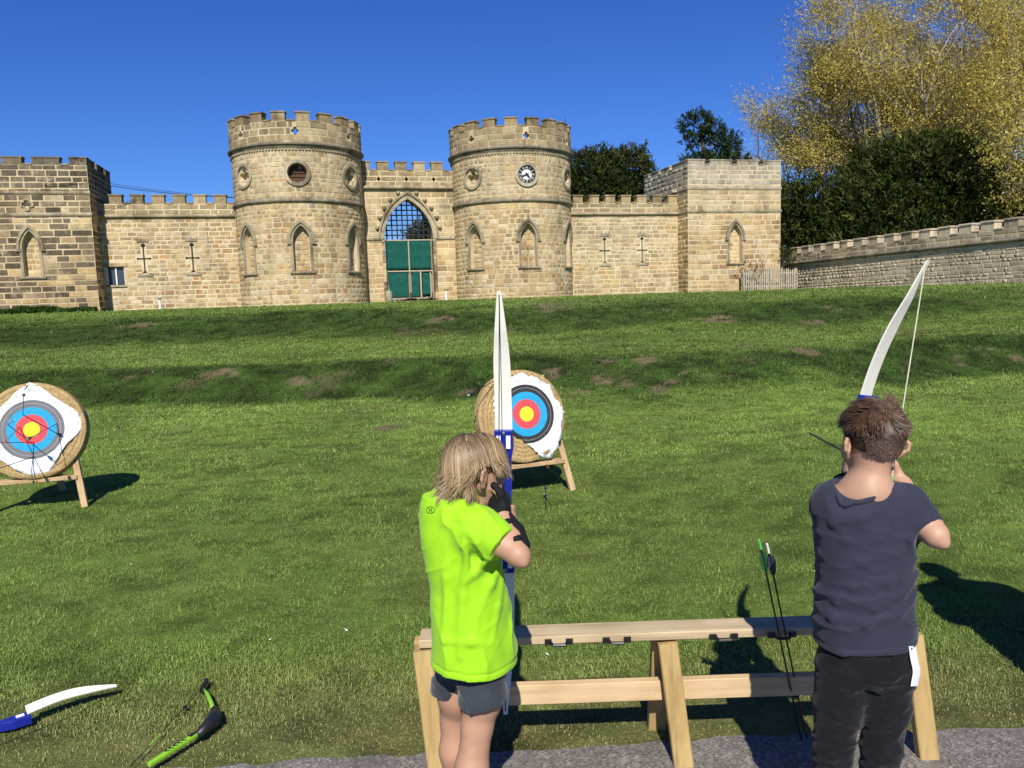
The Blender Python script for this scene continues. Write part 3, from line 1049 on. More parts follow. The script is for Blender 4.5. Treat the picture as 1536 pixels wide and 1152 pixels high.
def curtain(name, s0, s1, q, label, slits, seed, first, pal, window=None, side=1):
    rng = np.random.RandomState(seed)
    root = empty(name, cw((s0 + s1) / 2, q, 0), TH, label, 'wall', 'curtain walls of the castle')
    o = (s0 + s1) / 2
    M = Flat(0)
    a, b = s0 - o, s1 - o
    core = MB(); core.box(((a + b) / 2, 0.4, (ZB - 1 + 6.36) / 2), ((b - a) / 2, 0.4, (6.36 - ZB + 1) / 2))
    cutters, holes = [], []
    for s in slits:
        cutters += arrow_slit(MB(), M, s - o, 3.2, 4.6)
        holes.append(rect_hole(s - o - 0.11, s - o + 0.11, 3.16, 4.62))
        holes.append(rect_hole(s - o - 0.34, s - o + 0.34, 3.78, 3.98))
    if window:
        w0, w1, wz0, wz1 = window
        mb = MB(); rbox(mb, M, w0 - o, w1 - o, wz0, wz1, -0.3, 0.2); cutters.append(mb)
        holes.append(rect_hole(w0 - o - 0.08, w1 - o + 0.08, wz0 - 0.1, wz1 + 0.16))
    me = cut(core, cutters)
    colour(link('wall', me, M_MORTAR, root), (1, 1, 1))
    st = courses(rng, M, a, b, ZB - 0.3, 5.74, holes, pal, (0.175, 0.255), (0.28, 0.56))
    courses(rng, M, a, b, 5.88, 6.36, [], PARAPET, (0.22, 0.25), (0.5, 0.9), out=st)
    set_stones(root, st, rng)
    mb = MB()
    rprof(mb, M, a, b, [(-0.05, 5.70), (0.03, 5.70), (0.13, 5.77), (0.13, 5.82), (0.02, 5.9), (-0.05, 5.9)], 1)
    colour(mb.build('string_course', M_TRIM, root), TRIM)
    for s in slits:
        for zz, hh, ww in ((3.06, 0.1, 0.34), (4.64, 0.14, 0.26)):
            mb = MB(); rbox(mb, M, s - o - ww, s - o + ww, zz, zz + hh, -0.05, 0.045)
            colour(mb.build('slit_surround', M_TRIM, root), (0.36, 0.27, 0.18) if (zz > 4 and s == slits[0] and window) else (0.33, 0.29, 0.22))
    k = first
    prev = None
    while k < s1:
        lo, hi = max(k - 0.265, s0 + 0.02), min(k + 0.265, s1 - 0.02)
        c = pick(rng, PARAPET)
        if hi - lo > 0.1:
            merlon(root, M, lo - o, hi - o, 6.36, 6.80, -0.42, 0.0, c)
        e = min(k + 0.635, s1 - 0.02)
        if e - hi > 0.12:
            crenel_coping(root, M, hi - o, e - o, 6.36, -0.42, 0.0, c)
        k += 0.9
    if window:
        fr = MB()
        for x in (w0, (w0 + w1) / 2, w1):
            fr.box((x - o, 0.10, (wz0 + wz1) / 2), (0.03, 0.04, (wz1 - wz0) / 2))
        wf = empty('window', (0, 0, 0)); wf.parent = root
        fr.build('frame', M_WHITE, wf)
        gl = simple('window_glass', (0.05, 0.06, 0.075), 0.15, 0.5, 0.1)
        for x in ((3 * w0 + w1) / 4, (w0 + 3 * w1) / 4):
            mb = MB(); mb.box((x - o, 0.13, (wz0 + wz1) / 2), ((w1 - w0) / 4 - 0.03, 0.008, (wz1 - wz0) / 2 - 0.02))
            mb.build('pane', gl, wf)
        mb = MB(); rbox(mb, M, w0 - o - 0.06, w1 - o + 0.06, wz0 - 0.09, wz0, -0.25, 0.06)
        colour(mb.build('sill', M_TRIM, wf), (0.42, 0.34, 0.22))
        mb = MB(); rbox(mb, M, w0 - o - 0.14, w1 - o + 0.14, wz1, wz1 + 0.16, -0.05, 0.04)
        colour(mb.build('lintel', M_TRIM, wf), (0.46, 0.35, 0.19))
    return root

def lpal(s, z, r):
    return WARM if z < 2.2 else (BUFF if r.rand() < 0.75 else GREYBUFF)
def rpal(s, z, r):
    return GREYBUFF if (z > 3 and r.rand() < 0.8) else BUFF
curtain('curtain_wall', -19.35, -12.6, 0.3, 'crenellated curtain wall with a small two-pane window beside the dark square tower', [-17.5, -15.4], 21, -18.5, lpal, (-19.12, -18.38, 2.7, 3.54))
curtain('curtain_wall', 2.3, 9.42, 0.3, 'crenellated curtain wall with two cross slits right of the clock tower', [5.16, 7.31], 22, 3.72, rpal)

# ------------------------------------------------------------------ square towers
def square_tower(name, s0, s1, q, depth, label, seed, gaps, zc, zt, pal, strings, nic, offset=None, side='right', tone=(1, 1, 1), gap_side=()):
    rng = np.random.RandomState(seed)
    o = (s0 + s1) / 2
    root = empty(name, cw(o, q, 0), TH, label, 'tower', 'square castle towers')
    a, b = s0 - o, s1 - o
    M = Flat(0)
    core = MB(); core.box(((a + b) / 2, depth / 2, (ZB - 1 + zc) / 2), ((b - a) / 2, depth / 2, (zc - ZB + 1) / 2))
    c, w, z0, zs, za = nic
    c -= o
    cutters = [niche_fill(M, c, w, z0, zs, za)]
    mb = MB(); mb.box(((a + b) / 2, depth / 2, zc), ((b - a) / 2 - 0.42, depth / 2 - 0.42, 0.6)); cutters.append(mb)
    colour(link('wall', cut(core, cutters), M_MORTAR, root), tone)
    holes = [arch_hole(c, w + 0.1, z0, zs, za + 0.12)]
    st = courses(rng, M, a, b, ZB - 0.3, zc, holes, pal, (0.21, 0.3), (0.4, 0.85))
    niche_stones(rng, Flat(0.24), c, w, z0, zs, za, WARM if side == 'left' else BUFF, st)
    # the flank that shows
    if side == 'right':
        MS = Line([(b, 0.0, 0), (b, depth, 0)])
    else:
        MS = Line([(a, depth, 0), (a, 0.0, 0)])
    courses(rng, MS, 0.0, depth, ZB - 0.3, zc, [], pal, (0.21, 0.3), (0.4, 0.8), out=st)
    set_stones(root, st, rng, 300, lambda t: 1.0 if t[6] is M else 0.4)
    for z, d in strings:
        mb = MB()
        rprof(mb, M, a - d, b + d, [(-0.05, z - 0.07), (0.02, z - 0.07), (d, z - 0.02), (d, z + 0.03), (0.02, z + 0.09), (-0.05, z + 0.09)], 1)
        rprof(mb, MS, 0.0, depth, [(-0.05, z - 0.068), (0.02, z - 0.068), (d - 0.004, z - 0.02), (d - 0.004, z + 0.03), (0.02, z + 0.088), (-0.05, z + 0.088)], 1)
        colour(mb.build('string_course', M_TRIM, root), tuple(x * tone[0] for x in TRIM))
    niche(root, M, c, w, z0, zs, za, jamb=tuple(x * (0.6 + 0.4 * tone[0]) for x in TRIM))
    def run(Mx, l0, l1, gs):
        edges = [l0] + [v for g in gs for v in g] + [l1]
        for i in range(0, len(edges), 2):
            col = pick(rng, pal(0, zt, rng) if callable(pal) else pal)
            merlon(root, Mx, edges[i], edges[i + 1], zc, zt, -0.42, 0.0, col, 1, 0.07, 0.025)
        for g in gs:
            crenel_coping(root, Mx, g[0] - 0.01, g[1] + 0.01, zc, -0.42, 0.0, TRIM)
    run(M, a, b, [(g[0] - o, g[1] - o) for g in gaps])
    run(MS, 0.445 if side == 'right' else 0.0, depth if side == 'right' else depth - 0.445, list(gap_side))
    return root, M, o

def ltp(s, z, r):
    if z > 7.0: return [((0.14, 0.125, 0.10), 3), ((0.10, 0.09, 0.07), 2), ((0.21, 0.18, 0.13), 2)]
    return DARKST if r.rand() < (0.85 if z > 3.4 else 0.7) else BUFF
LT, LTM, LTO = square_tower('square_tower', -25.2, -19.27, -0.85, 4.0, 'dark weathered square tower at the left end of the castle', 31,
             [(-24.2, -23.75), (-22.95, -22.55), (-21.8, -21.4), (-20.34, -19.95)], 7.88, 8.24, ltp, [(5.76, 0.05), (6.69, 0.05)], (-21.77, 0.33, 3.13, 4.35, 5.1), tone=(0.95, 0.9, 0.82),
             gap_side=((1.3, 1.7), (2.8, 3.2)))
def rtp(s, z, r):
    if z > 6.95: return PALEASH
    if z > 5.8: return GREYBUFF
    return WARM if z < 4.3 or r.rand() < 0.5 else BUFF
RT, RTM, RTO = square_tower('square_tower', 9.42, 14.95, -0.9, 5.6, 'pale square tower with a repaired grey top beside the picket fence', 32,
             [(10.39, 10.70), (12.0, 12.31), (13.55, 13.86)], 8.2, 8.5, rtp, [(5.78, 0.05), (6.97, 0.04)], (12.2, 0.36, 3.05, 4.38, 5.1), side='left', tone=(1, 0.97, 0.92),
             gap_side=((0.6, 0.95), (2.0, 2.35), (3.4, 3.75)))
# quatrefoil panel on the left tower
mb = MB(); rstrip(mb, LTM, quatre(-21.75 - LTO, 6.2, 0.2), quatre(-21.75 - LTO, 6.2, 0.30), -0.02, 0.06, True)
colour(mb.build('quatrefoil', M_TRIM, LT), TRIM)
# raking coping where the curtain wall meets the right tower
mb = MB()
c0 = Line([(-2.765, 5.6, 0), (-2.765, 0, 0)])
mb.add([c0(1.6, 6.35, 0.0), c0(4.35, 6.95, 0.0), c0(4.35, 7.08, 0.0), c0(1.6, 6.48, 0.0), c0(1.6, 6.35, 0.3), c0(4.35, 6.95, 0.3), c0(4.35, 7.08, 0.3), c0(1.6, 6.48, 0.3)],
       [(0, 1, 2, 3), (4, 7, 6, 5), (0, 4, 5, 1), (3, 2, 6, 7), (1, 5, 6, 2), (0, 3, 7, 4)])
colour(mb.build('raking_coping', M_TRIM, RT), (0.40, 0.37, 0.3))

# ------------------------------------------------------------------ gatehouse
def gatehouse():
    rng = np.random.RandomState(41)
    s0, s1, o = -7.75, -2.6, -5.26
    root = empty('gatehouse_wall', cw(o, 0, 0), TH, 'crenellated gate wall with a great pointed arch between the round towers', 'wall')
    a, b = s0 - o, s1 - o
    M = Flat(0)
    core = MB(); core.box(((a + b) / 2, 0.45, (ZB - 1 + 7.9) / 2), ((b - a) / 2, 0.45, (7.9 - ZB + 1) / 2))
    W, zs, za = 1.2, 4.62, 6.55
    cutters = [niche_fill(M, 0, W, ZB - 1.2, zs, za, -1.2, 0.3)]
    for k in (-1.35, 0.0, 1.35):
        mb = MB(); rprism(mb, M, quatre(k, 7.5, 0.12, 5), -1.2, 0.3); cutters.append(mb)
    colour(link('wall', cut(core, cutters), M_MORTAR, root), (1, 0.97, 0.92))
    holes = [arch_hole(0, W + 0.12, ZB - 1, zs, za + 0.16)]
    def gp(s, z, r):
        if z > 4.7: return GREYBUFF + [((0.50, 0.42, 0.26), 8)]
        return WARM if r.rand() < 0.6 else BUFF
    st = courses(rng, M, a, b, ZB - 0.3, 7.0, holes, gp, (0.22, 0.31), (0.4, 0.8))
    courses(rng, M, a, b, 7.16, 7.9, [disc_hole(k, 7.5, 0.1) for k in (-1.35, 0, 1.35)], PARAPET, (0.23, 0.26), (0.5, 0.9), out=st)
    set_stones(root, st, rng)
    mb = MB()
    rprof(mb, M, a, b, [(-0.05, 6.97), (0.03, 6.97), (0.17, 7.04), (0.17, 7.1), (0.03, 7.2), (-0.05, 7.2)], 1)
    colour(mb.build('cornice', M_TRIM, root), TRIM)
    for sg in (-1, 1):
        mb = MB()
        e0, e1 = (a, -W - 0.13) if sg < 0 else (W + 0.13, b)
        rprof(mb, M, e0, e1, [(-0.05, 4.53), (0.03, 4.53), (0.07, 4.58), (0.07, 4.66), (-0.05, 4.7)], 1)
        colour(mb.build('impost_band', M_TRIM, root), TRIM)
    mb = MB()
    rstrip(mb, M, arch_pts(0, W - 0.004, zs, za - 0.004, 14), arch_pts(0, W + 0.14, zs, za + 0.17, 14), -0.3, 0.04)
    colour(mb.build('arch_ring', M_TRIM, root), (0.44, 0.38, 0.26))
    mb = MB()
    rstrip(mb, M, arch_pts(0, W + 0.20, zs, za + 0.25, 14), arch_pts(0, W + 0.30, zs, za + 0.38, 14), -0.03, 0.10)
    hood = colour(mb.build('hood_mould', M_TRIM, root), (0.37, 0.31, 0.2))
    pts = arch_pts(0, W + 0.40, zs, za + 0.5, 12)
    for i in (2, 4, 6, 8, 10, 12, 14, 16, 18, 20, 22):
        x, z = pts[i]
        mb = MB()
        for dx, dz, r in ((0, 0, 0.085), (0.05, 0.06, 0.06), (-0.05, 0.055, 0.06)):
            mb.lathe([(0.01, -r), (r * 0.8, -r * 0.5), (r, 0), (r * 0.8, r * 0.5), (0.01, r)], 8, (x + dx, -0.07, z + dz))
        colour(mb.build('crocket', M_TRIM, hood, smooth=True), pick(rng, PARAPET))
    for sg in (-1, 1):          # stones of the jambs
        z = ZB - 0.2
        j = 0
        while z < 4.5:
            h = rng.uniform(0.27, 0.36)
            h = min(h, 4.53 - z)
            w = (0.14, 0.14)[j % 2]
            x0, x1 = (-W + 0.004 - 0.0, -W - w) if sg < 0 else (W - 0.004, W + w)
            mb = MB(); rbox(mb, M, min(x0, x1), max(x0, x1), z + 0.01, z + h - 0.01, -0.4, 0.045)
            colour(mb.build('jamb_stone', M_TRIM, root), pick(rng, WARM + DARKST))
            z += h
            j += 1
    k = -2.02
    while k < 2.3:
        c = pick(rng, PARAPET)
        merlon(root, M, k - 0.27, k + 0.27, 7.9, 8.36, -0.42, 0.0, c)
        crenel_coping(root, M, k + 0.27, k + 0.62, 7.9, -0.42, 0.0, c)
        k += 0.89
    # ---- portcullis grille in the arch head
    g = empty('portcullis', cw(o, 0.42, 4.58), TH, 'black iron grille filling the head of the gate arch', 'grille')
    h = za - zs
    R = (W * W + h * h) / (2 * W)
    for i in range(-4, 5):
        x = i * 0.262
        top = math.sqrt(R * R - (R - W + abs(x)) ** 2) + 0.05
        mb = MB(); mb.box((x, 0, top / 2), (0.032, 0.02, top / 2))
        mb.build('bar', M_BLACK, g)
    for i in range(1, 8):
        z = i * 0.245
        hw = math.sqrt(R * R - z * z) - (R - W)
        mb = MB(); mb.box((0, 0.044, z), (hw + 0.02, 0.02, 0.030))
        mb.build('bar', M_BLACK, g)
    # ---- timber gate with green sheeting
    MG = simple('green_mesh_sheet', (0.012, 0.088, 0.066), 0.85, 0.1, 0.25, 8)
    MT = simple('weathered_timber', (0.30, 0.235, 0.155), 0.85, 0.15, 0.25, 12)
    MT2 = simple('pale_batten', (0.42, 0.36, 0.25), 0.85, 0.15, 0.15, 12)
    gt = empty('gate', cw(o, 0.34, ZB), TH, 'timber double gate covered in green sheeting under the arch', 'gate')
    def sheet(x0, x1, z0, z1, wav):
        nx, nz = 14, 12
        vs, fs = [], []
        for j in range(nz + 1):
            for i in range(nx + 1):
                x, z = x0 + (x1 - x0) * i / nx, z0 + (z1 - z0) * j / nz
                vs.append((x, -0.02 + 0.012 * math.sin(x * 9 + z * 3 + wav) * math.sin(z * 5 + x * 2) - 0.01 * math.sin(z * 11 + wav), z))
        for j in range(nz):
            for i in range(nx):
                p = j * (nx + 1) + i
                fs.append((p, p + 1, p + nx + 2, p + nx + 1))
        m = MB(); m.add(vs, fs)
        o2 = m.build('sheet', MG, gt, True)
        md = o2.modifiers.new('s', 'SOLIDIFY'); md.thickness = 0.01
    sheet(-1.15, -0.04, 1.62, 3.06, 0)
    sheet(0.03, 1.15, 1.62, 3.06, 1.3)
    sheet(-1.06, -0.10, 0.22, 1.50, 2.2)
    sheet(0.06, 0.46, 0.22, 1.50, 3.1)
    sheet(0.62, 1.02, 0.34, 1.42, 4.2)
    def bar(nm, x0, x1, z0, z1, y0, y1, m):
        b2 = MB(); b2.box(((x0 + x1) / 2, (y0 + y1) / 2, (z0 + z1) / 2), ((x1 - x0) / 2, (y1 - y0) / 2, (z1 - z0) / 2))
        b2.build(nm, m, gt)
    bar('top_batten', -1.17, 1.17, 3.04, 3.10, -0.06, -0.032, MT2)
    bar('batten', -0.045, 0.015, 1.55, 3.03, -0.066, -0.038, MT2)
    bar('middle_rail', -1.17, 1.17, 1.51, 1.57, -0.075, -0.04, MT2)
    bar('batten', 1.10, 1.15, 1.58, 3.03, -0.066, -0.038, MT)
    bar('stile', -1.17, -1.10, 0.13, 1.5, -0.06, 0.02, MT2)
    bar('stile', -0.09, -0.01, 0.13, 1.5, -0.085, 0.02, MT)
    bar('stile', 0.0, 0.055, 0.13, 1.5, -0.08, 0.02, MT)
    bar('stile', 1.05, 1.18, 0.13, 1.5, -0.08, 0.02, MT)
    bar('wicket_stile', 0.49, 0.565, 0.2, 1.5, -0.09, 0.0, MT2)
    bar('wicket_stile', 1.0, 1.045, 0.22, 1.48, -0.085, 0.0, MT2)
    bar('bottom_rail', -1.09, -0.10, 0.13, 0.22, -0.062, 0.015, MT)
    bar('bottom_rail', 0.06, 1.04, 0.13, 0.22, -0.062, 0.015, MT)
    bar('threshold', -1.18, 1.18, -0.3, 0.06, -0.18, 0.2, MT)
    for x in (-0.14, 0.14, 0.98):
        bar('hinge_strap', x - 0.12, x + 0.12, 0.14, 0.18, -0.105, -0.092, M_BLACK)
    for x in (-0.03, 0.03, 1.08):
        bar('hinge_plate', x - 0.022, x + 0.022, 0.16, 0.46, -0.10, -0.09, M_BLACK)
    for x in (-0.09, 0.06, 1.08):
        bar('hinge_plate', x - 0.03, x + 0.03, 1.40, 1.50, -0.10, -0.09, M_BLACK)
gatehouse()

# stone bollard and posts before the castle
M_BOL = stone_mat('bollard_stone')
mb = MB(); mb.lathe([(0.17, -0.2), (0.17, 0.42), (0.15, 0.52), (0.09, 0.58), (0.01, 0.6)], 14)
tag(colour(mb.build('stone_bollard', M_BOL, None, True, loc=cw(-6.42, -0.35, ZB)), (0.4, 0.36, 0.27)), 'rounded stone bollard at the left foot of the green gate', 'bollard')
def tap_post(loc, h, label):
    r = empty('service_post', loc, TH, label, 'post')
    mb = MB(); mb.lathe([(0.06, -0.2), (0.06, h)], 10); mb.build('post', M_WHITE, r)
    mb = MB(); mb.lathe([(0.10, h), (0.10, h + 0.05), (0.03, h + 0.07)], 10); mb.build('cap', simple('post_cap', (0.25, 0.22, 0.16)), r)
tap_post(cw(-3.75, -1.4, ZB), 0.52, 'short white service post right of the green gate')
tap_post(cw(-16.85, -0.4, ZB), 0.5, 'short white service post before the left curtain wall')

# overhead wires from the dark tower
M_WIRE = simple('black_cable', (0.01, 0.01, 0.01), 0.6)
def wire(a, b, sag, r, label, n=12):
    a, b = Vector(a), Vector(b)
    pts = [a.lerp(b, i / n) - Vector((0, 0, sag * 4 * (i / n) * (1 - i / n))) for i in range(n + 1)]
    mb = MB(); mb.tube(pts, r, 5)
    tag(mb.build('cable', M_WIRE), label, 'cable')
wire(cw(-19.2, 0.1, 7.25), cw(-12.9, 0.9, 6.7), 0.12, 0.016, 'thicker black cable from the dark square tower to the left round tower')
wire(cw(-19.2, 0.6, 7.4), cw(-12.9, 1.2, 6.75), 0.10, 0.009, 'thin upper cable from the dark square tower to the left round tower')
wire(cw(-21.0, -0.93, 7.0), cw(-19.3, -0.93, 7.22), 0.02, 0.012, 'cable across the face of the dark square tower')
wire(cw(-19.2, 0.2, 6.05), cw(-17.6, 0.22, 6.6), 0.03, 0.01, 'short cable slanting over the left curtain wall parapet')

# ------------------------------------------------------------------ long crenellated garden wall on the right
def garden_wall():
    rng = np.random.RandomState(51)
    pts = [(16.2, 44.9), (16.8, 42.6), (17.55, 40.0), (18.3, 37.6), (19.1, 35.3), (19.95, 33.0), (20.8, 30.8), (21.8, 28.4), (23.6, 24.5)]
    root = empty('garden_wall', (0, 0, 0), 0, 'long grey crenellated wall running in from the right edge', 'wall')
    M = Line([(p[0], p[1], 0) for p in pts], 0.02)
    L = M.l[-1]
    z0, zstr, zc, zt = 0.4, 2.95, 3.47, 3.88
    mb = MB()
    rbox(mb, M, 0, L, z0, zc, -0.5, 0.0, 40)
    colour(mb.build('wall', M_MORTAR, root), (0.95, 0.95, 0.97))
    st = courses(rng, M, 0, L, 0.9, zstr - 0.04, [], GREYWALL, (0.13, 0.21), (0.2, 0.48))
    courses(rng, M, 0, L, zstr + 0.1, zc, [], GREYWALL + PARAPET, (0.19, 0.23), (0.4, 0.8), out=st)
    st = [t for t in st if t[0] > 0.3]
    set_stones(root, st, rng, 300, lambda t: (0.4 + t[0] / L * 1.4) if t[0] < 16.4 else 0.1)
    mb = MB()
    rprof(mb, M, 0, L, [(-0.05, zstr - 0.06), (0.03, zstr - 0.06), (0.13, zstr + 0.0), (0.13, zstr + 0.05), (0.02, zstr + 0.12), (-0.05, zstr + 0.12)], 40)
    colour(mb.build('string_course', M_TRIM, root), (0.2, 0.18, 0.14))
    k = 0.5
    while k < L - 0.5:
        c = pick(rng, GREYWALL)
        merlon(root, M, k - 0.30, k + 0.30, zc, zt, -0.45, 0.0, c, 1, 0.075, 0.04)
        crenel_coping(root, M, k + 0.30, k + 0.73, zc, -0.45, 0.0, c)
        k += 1.03
garden_wall()

# picket fence beside the right square tower
def fence():
    rng = random.Random(8)
    root = empty('picket_fence', cw(12.35, -1.55, ZB - 0.05), TH, 'grey weathered picket fence at the foot of the pale square tower', 'fence')
    m = simple('weathered_pales', (0.40, 0.345, 0.25), 0.9, 0.1, 0.25, 6)
    n = 25
    for i in range(n):
        x = i * 3.2 / (n - 1)
        h = 1.28 + rng.uniform(-0.05, 0.05) - 0.08 * abs(x - 1.8)
        w = 0.036 + rng.uniform(-0.006, 0.008)
        mb = MB()
        t = rng.uniform(-0.02, 0.02)
        mb.prism([(x - w, -0.1), (x + w, -0.1), (x + w + t, h - 0.08), (x + t, h), (x - w + t, h - 0.08)], -0.02, 0.012)
        mb.build('pale', m, root)
    for z in (0.3, 0.98):
        mb = MB(); mb.box((1.6, 0.045, z), (1.66, 0.03, 0.04)); mb.build('rail', m, root)
    for x in (0.0, 1.6, 3.2):
        mb = MB(); mb.box((x, 0.12, 0.5), (0.05, 0.045, 0.72)); mb.build('post', m, root)
fence()
# ------------------------------------------------------------------ trees
def leaf_mesh(name, P, D, L, W, col, rng, quad=True):
    """P centres, D directions, L length, W width; a folded kite or a blade for each leaf"""
    n = len(P)
    D = D / (np.linalg.norm(D, axis=1, keepdims=True) + 1e-9)
    R = rng.normal(0, 1, (n, 3))
    S = np.cross(D, R)
    S /= (np.linalg.norm(S, axis=1, keepdims=True) + 1e-9)
    L, W = L[:, None], W[:, None]
    V = np.stack([P - D * L / 2 + S * W * 0.55, P - D * L / 2 - S * W * 0.55, P + D * L * 0.75], 1).reshape(-1, 3)
    Fq = np.arange(3 * n).reshape(-1, 3)
    C = np.repeat(col, 3, 0)
    return np_mesh(name, V, Fq, False, C)

def leaf_mat(name, trans=0.25, rough=0.55):
    t = NT(name, rough, 0.06)
    a = t.n('ShaderNodeAttribute', attribute_name='Col')
    t.color(a.outputs['Color'])
    if trans:
        tr = t.n('ShaderNodeBsdfTranslucent')
        t.l(a.outputs['Color'], tr.inputs['Color'])
        mx = t.n('ShaderNodeMixShader')
        mx.inputs[0].default_value = trans
        out = t.t.nodes['Material Output']
        t.l(t.b.outputs[0], mx.inputs[1])
        t.l(tr.outputs[0], mx.inputs[2])
        t.l(mx.outputs[0], out.inputs['Surface'])
    return t.m
M_LEAF = leaf_mat('spring_leaves', 0.3)
M_NEEDLE = leaf_mat('needle_foliage', 0.1, 0.9)
M_BARK = simple('pale_bark', (0.42, 0.36, 0.25), 0.9, 0.1, 0.3, 3, 0.4)
M_BARKD = simple('dark_bark', (0.09, 0.065, 0.045), 0.9, 0.1, 0.3, 3, 0.4)

def grow(mb, rng, p, d, ln, r, lev, maxlev, ends, spread=0.55, up=0.12, kids=(2, 4), bend=0.25, twig=2):
    pts, rad = [p.copy()], [r]
    q = p.copy()
    nseg = 4 if lev < 3 else 3
    dd = d.copy()
    for i in range(nseg):
        dd = (dd + Vector((rng.uniform(-1, 1), rng.uniform(-1, 1), rng.uniform(-1, 1))) * bend * 0.55 + Vector((0, 0, up * 0.3))).normalized()
        q = q + dd * (ln / nseg)
        pts.append(q.copy())
        rad.append(r * (1 - 0.42 * (i + 1) / nseg))
        if lev >= maxlev - 2:
            ends.append((q.copy(), dd.copy(), lev))
    if lev <= maxlev - twig: mb.tube(pts, rad, 7 if lev < 2 else (5 if lev < 4 else 3), cap=False)
    if lev >= maxlev: return
    k = rng.randint(*kids)
    for i in range(k + 1):
        t = 1.0 if i == 0 else rng.uniform(0.4, 1.0)
        idx = min(nseg, max(1, int(round(t * nseg))))
        b = pts[idx]
        side = Vector((rng.uniform(-1, 1), rng.uniform(-1, 1), rng.uniform(-0.6, 1))).normalized()
        sp = spread * (0.45 if i == 0 else rng.uniform(0.8, 1.35))
        nd = (dd + side * sp * 1.25 + Vector((0, 0, up - 0.06 * lev))).normalized()
        grow(mb, rng, b, nd, ln * rng.uniform(0.62, 0.84) * (1.0 if i == 0 else 0.92), rad[idx] * (0.85 if i == 0 else 0.62), lev + 1, maxlev, ends, spread, up, kids, bend, twig)

def broadleaf(name, loc, label, seed, trunk_h, limb, nl, maxlev, pal, nleaf, lsz, jitter, rad=0.55, group=None, tilt=0.75):
    rng = random.Random(seed)
    nr = np.random.RandomState(seed)
    root = empty(name, loc, 0, label, 'tree', group)
    mb = MB()
    ends = []
    mb.tube([(0, 0, -0.5), (0.05, 0.05, trunk_h * 0.5), (0.1, 0, trunk_h)], [rad * 1.3, rad, rad * 0.9], 10, cap=False)
    for i in range(nl):
        a = 2 * math.pi * (i + rng.uniform(-0.25, 0.25)) / nl
        inc = tilt * rng.uniform(0.5, 1.25) if i else 0.1
        d = Vector((math.cos(a) * math.sin(inc), math.sin(a) * math.sin(inc), math.cos(inc)))
        grow(mb, rng, Vector((0.1, 0, trunk_h * rng.uniform(0.75, 1.0))), d, limb * rng.uniform(0.8, 1.15), rad * 0.55, 0, maxlev, ends)
    o = mb.build('trunk', M_BARK, root, True)
    E = np.array([e[0][:] for e in ends])
    pick_ = nr.randint(0, len(E), nleaf)
    # clumpy: some twigs in full leaf, others nearly bare
    dens = fbm(E[:, 0] * 0.62 + E[:, 2] * 0.25, E[:, 1] * 0.55 - E[:, 2] * 0.6, seed, 3)
    keep = nr.rand(nleaf) < sstep(0.42, 0.57, dens[pick_]) * 0.975 + 0.025
    pick_ = pick_[keep]
    n = len(pick_)
    P = E[pick_] + nr.normal(0, jitter, (n, 3))
    D = nr.normal(0, 1, (n, 3))
    w = np.array([p[1] for p in pal], float)
    col = np.array([p[0] for p in pal])[nr.choice(len(pal), n, p=w / w.sum())] * nr.uniform(0.7, 1.3, (n, 1))
    L = lsz * nr.uniform(0.6, 1.4, n)
    me = leaf_mesh('crown', P, D, L, L * 0.62, col, nr)
    link('crown', me, M_LEAF, root)
    return root

OCHRE = [((0.48, 0.38, 0.075), 4), ((0.54, 0.45, 0.12), 4), ((0.33, 0.235, 0.055), 2.5), ((0.28, 0.20, 0.07), 0.8), ((0.44, 0.40, 0.085), 2), ((0.58, 0.48, 0.17), 1.6)]
broadleaf('budding_tree', (30.5, 57, 1.4), 'tall tree with yellow spring leaves towering over the dark yew', 5, 5.0, 6.3, 11, 6, OCHRE, 520000, 0.118, 0.32, 0.55, None, 1.15)
broadleaf('budding_tree', (24.5, 66, 1.4), 'smaller yellowish tree leaning out from behind the pale square tower', 15, 4.0, 4.6, 7, 5, OCHRE, 90000, 0.125, 0.32, 0.32, None, 1.0)

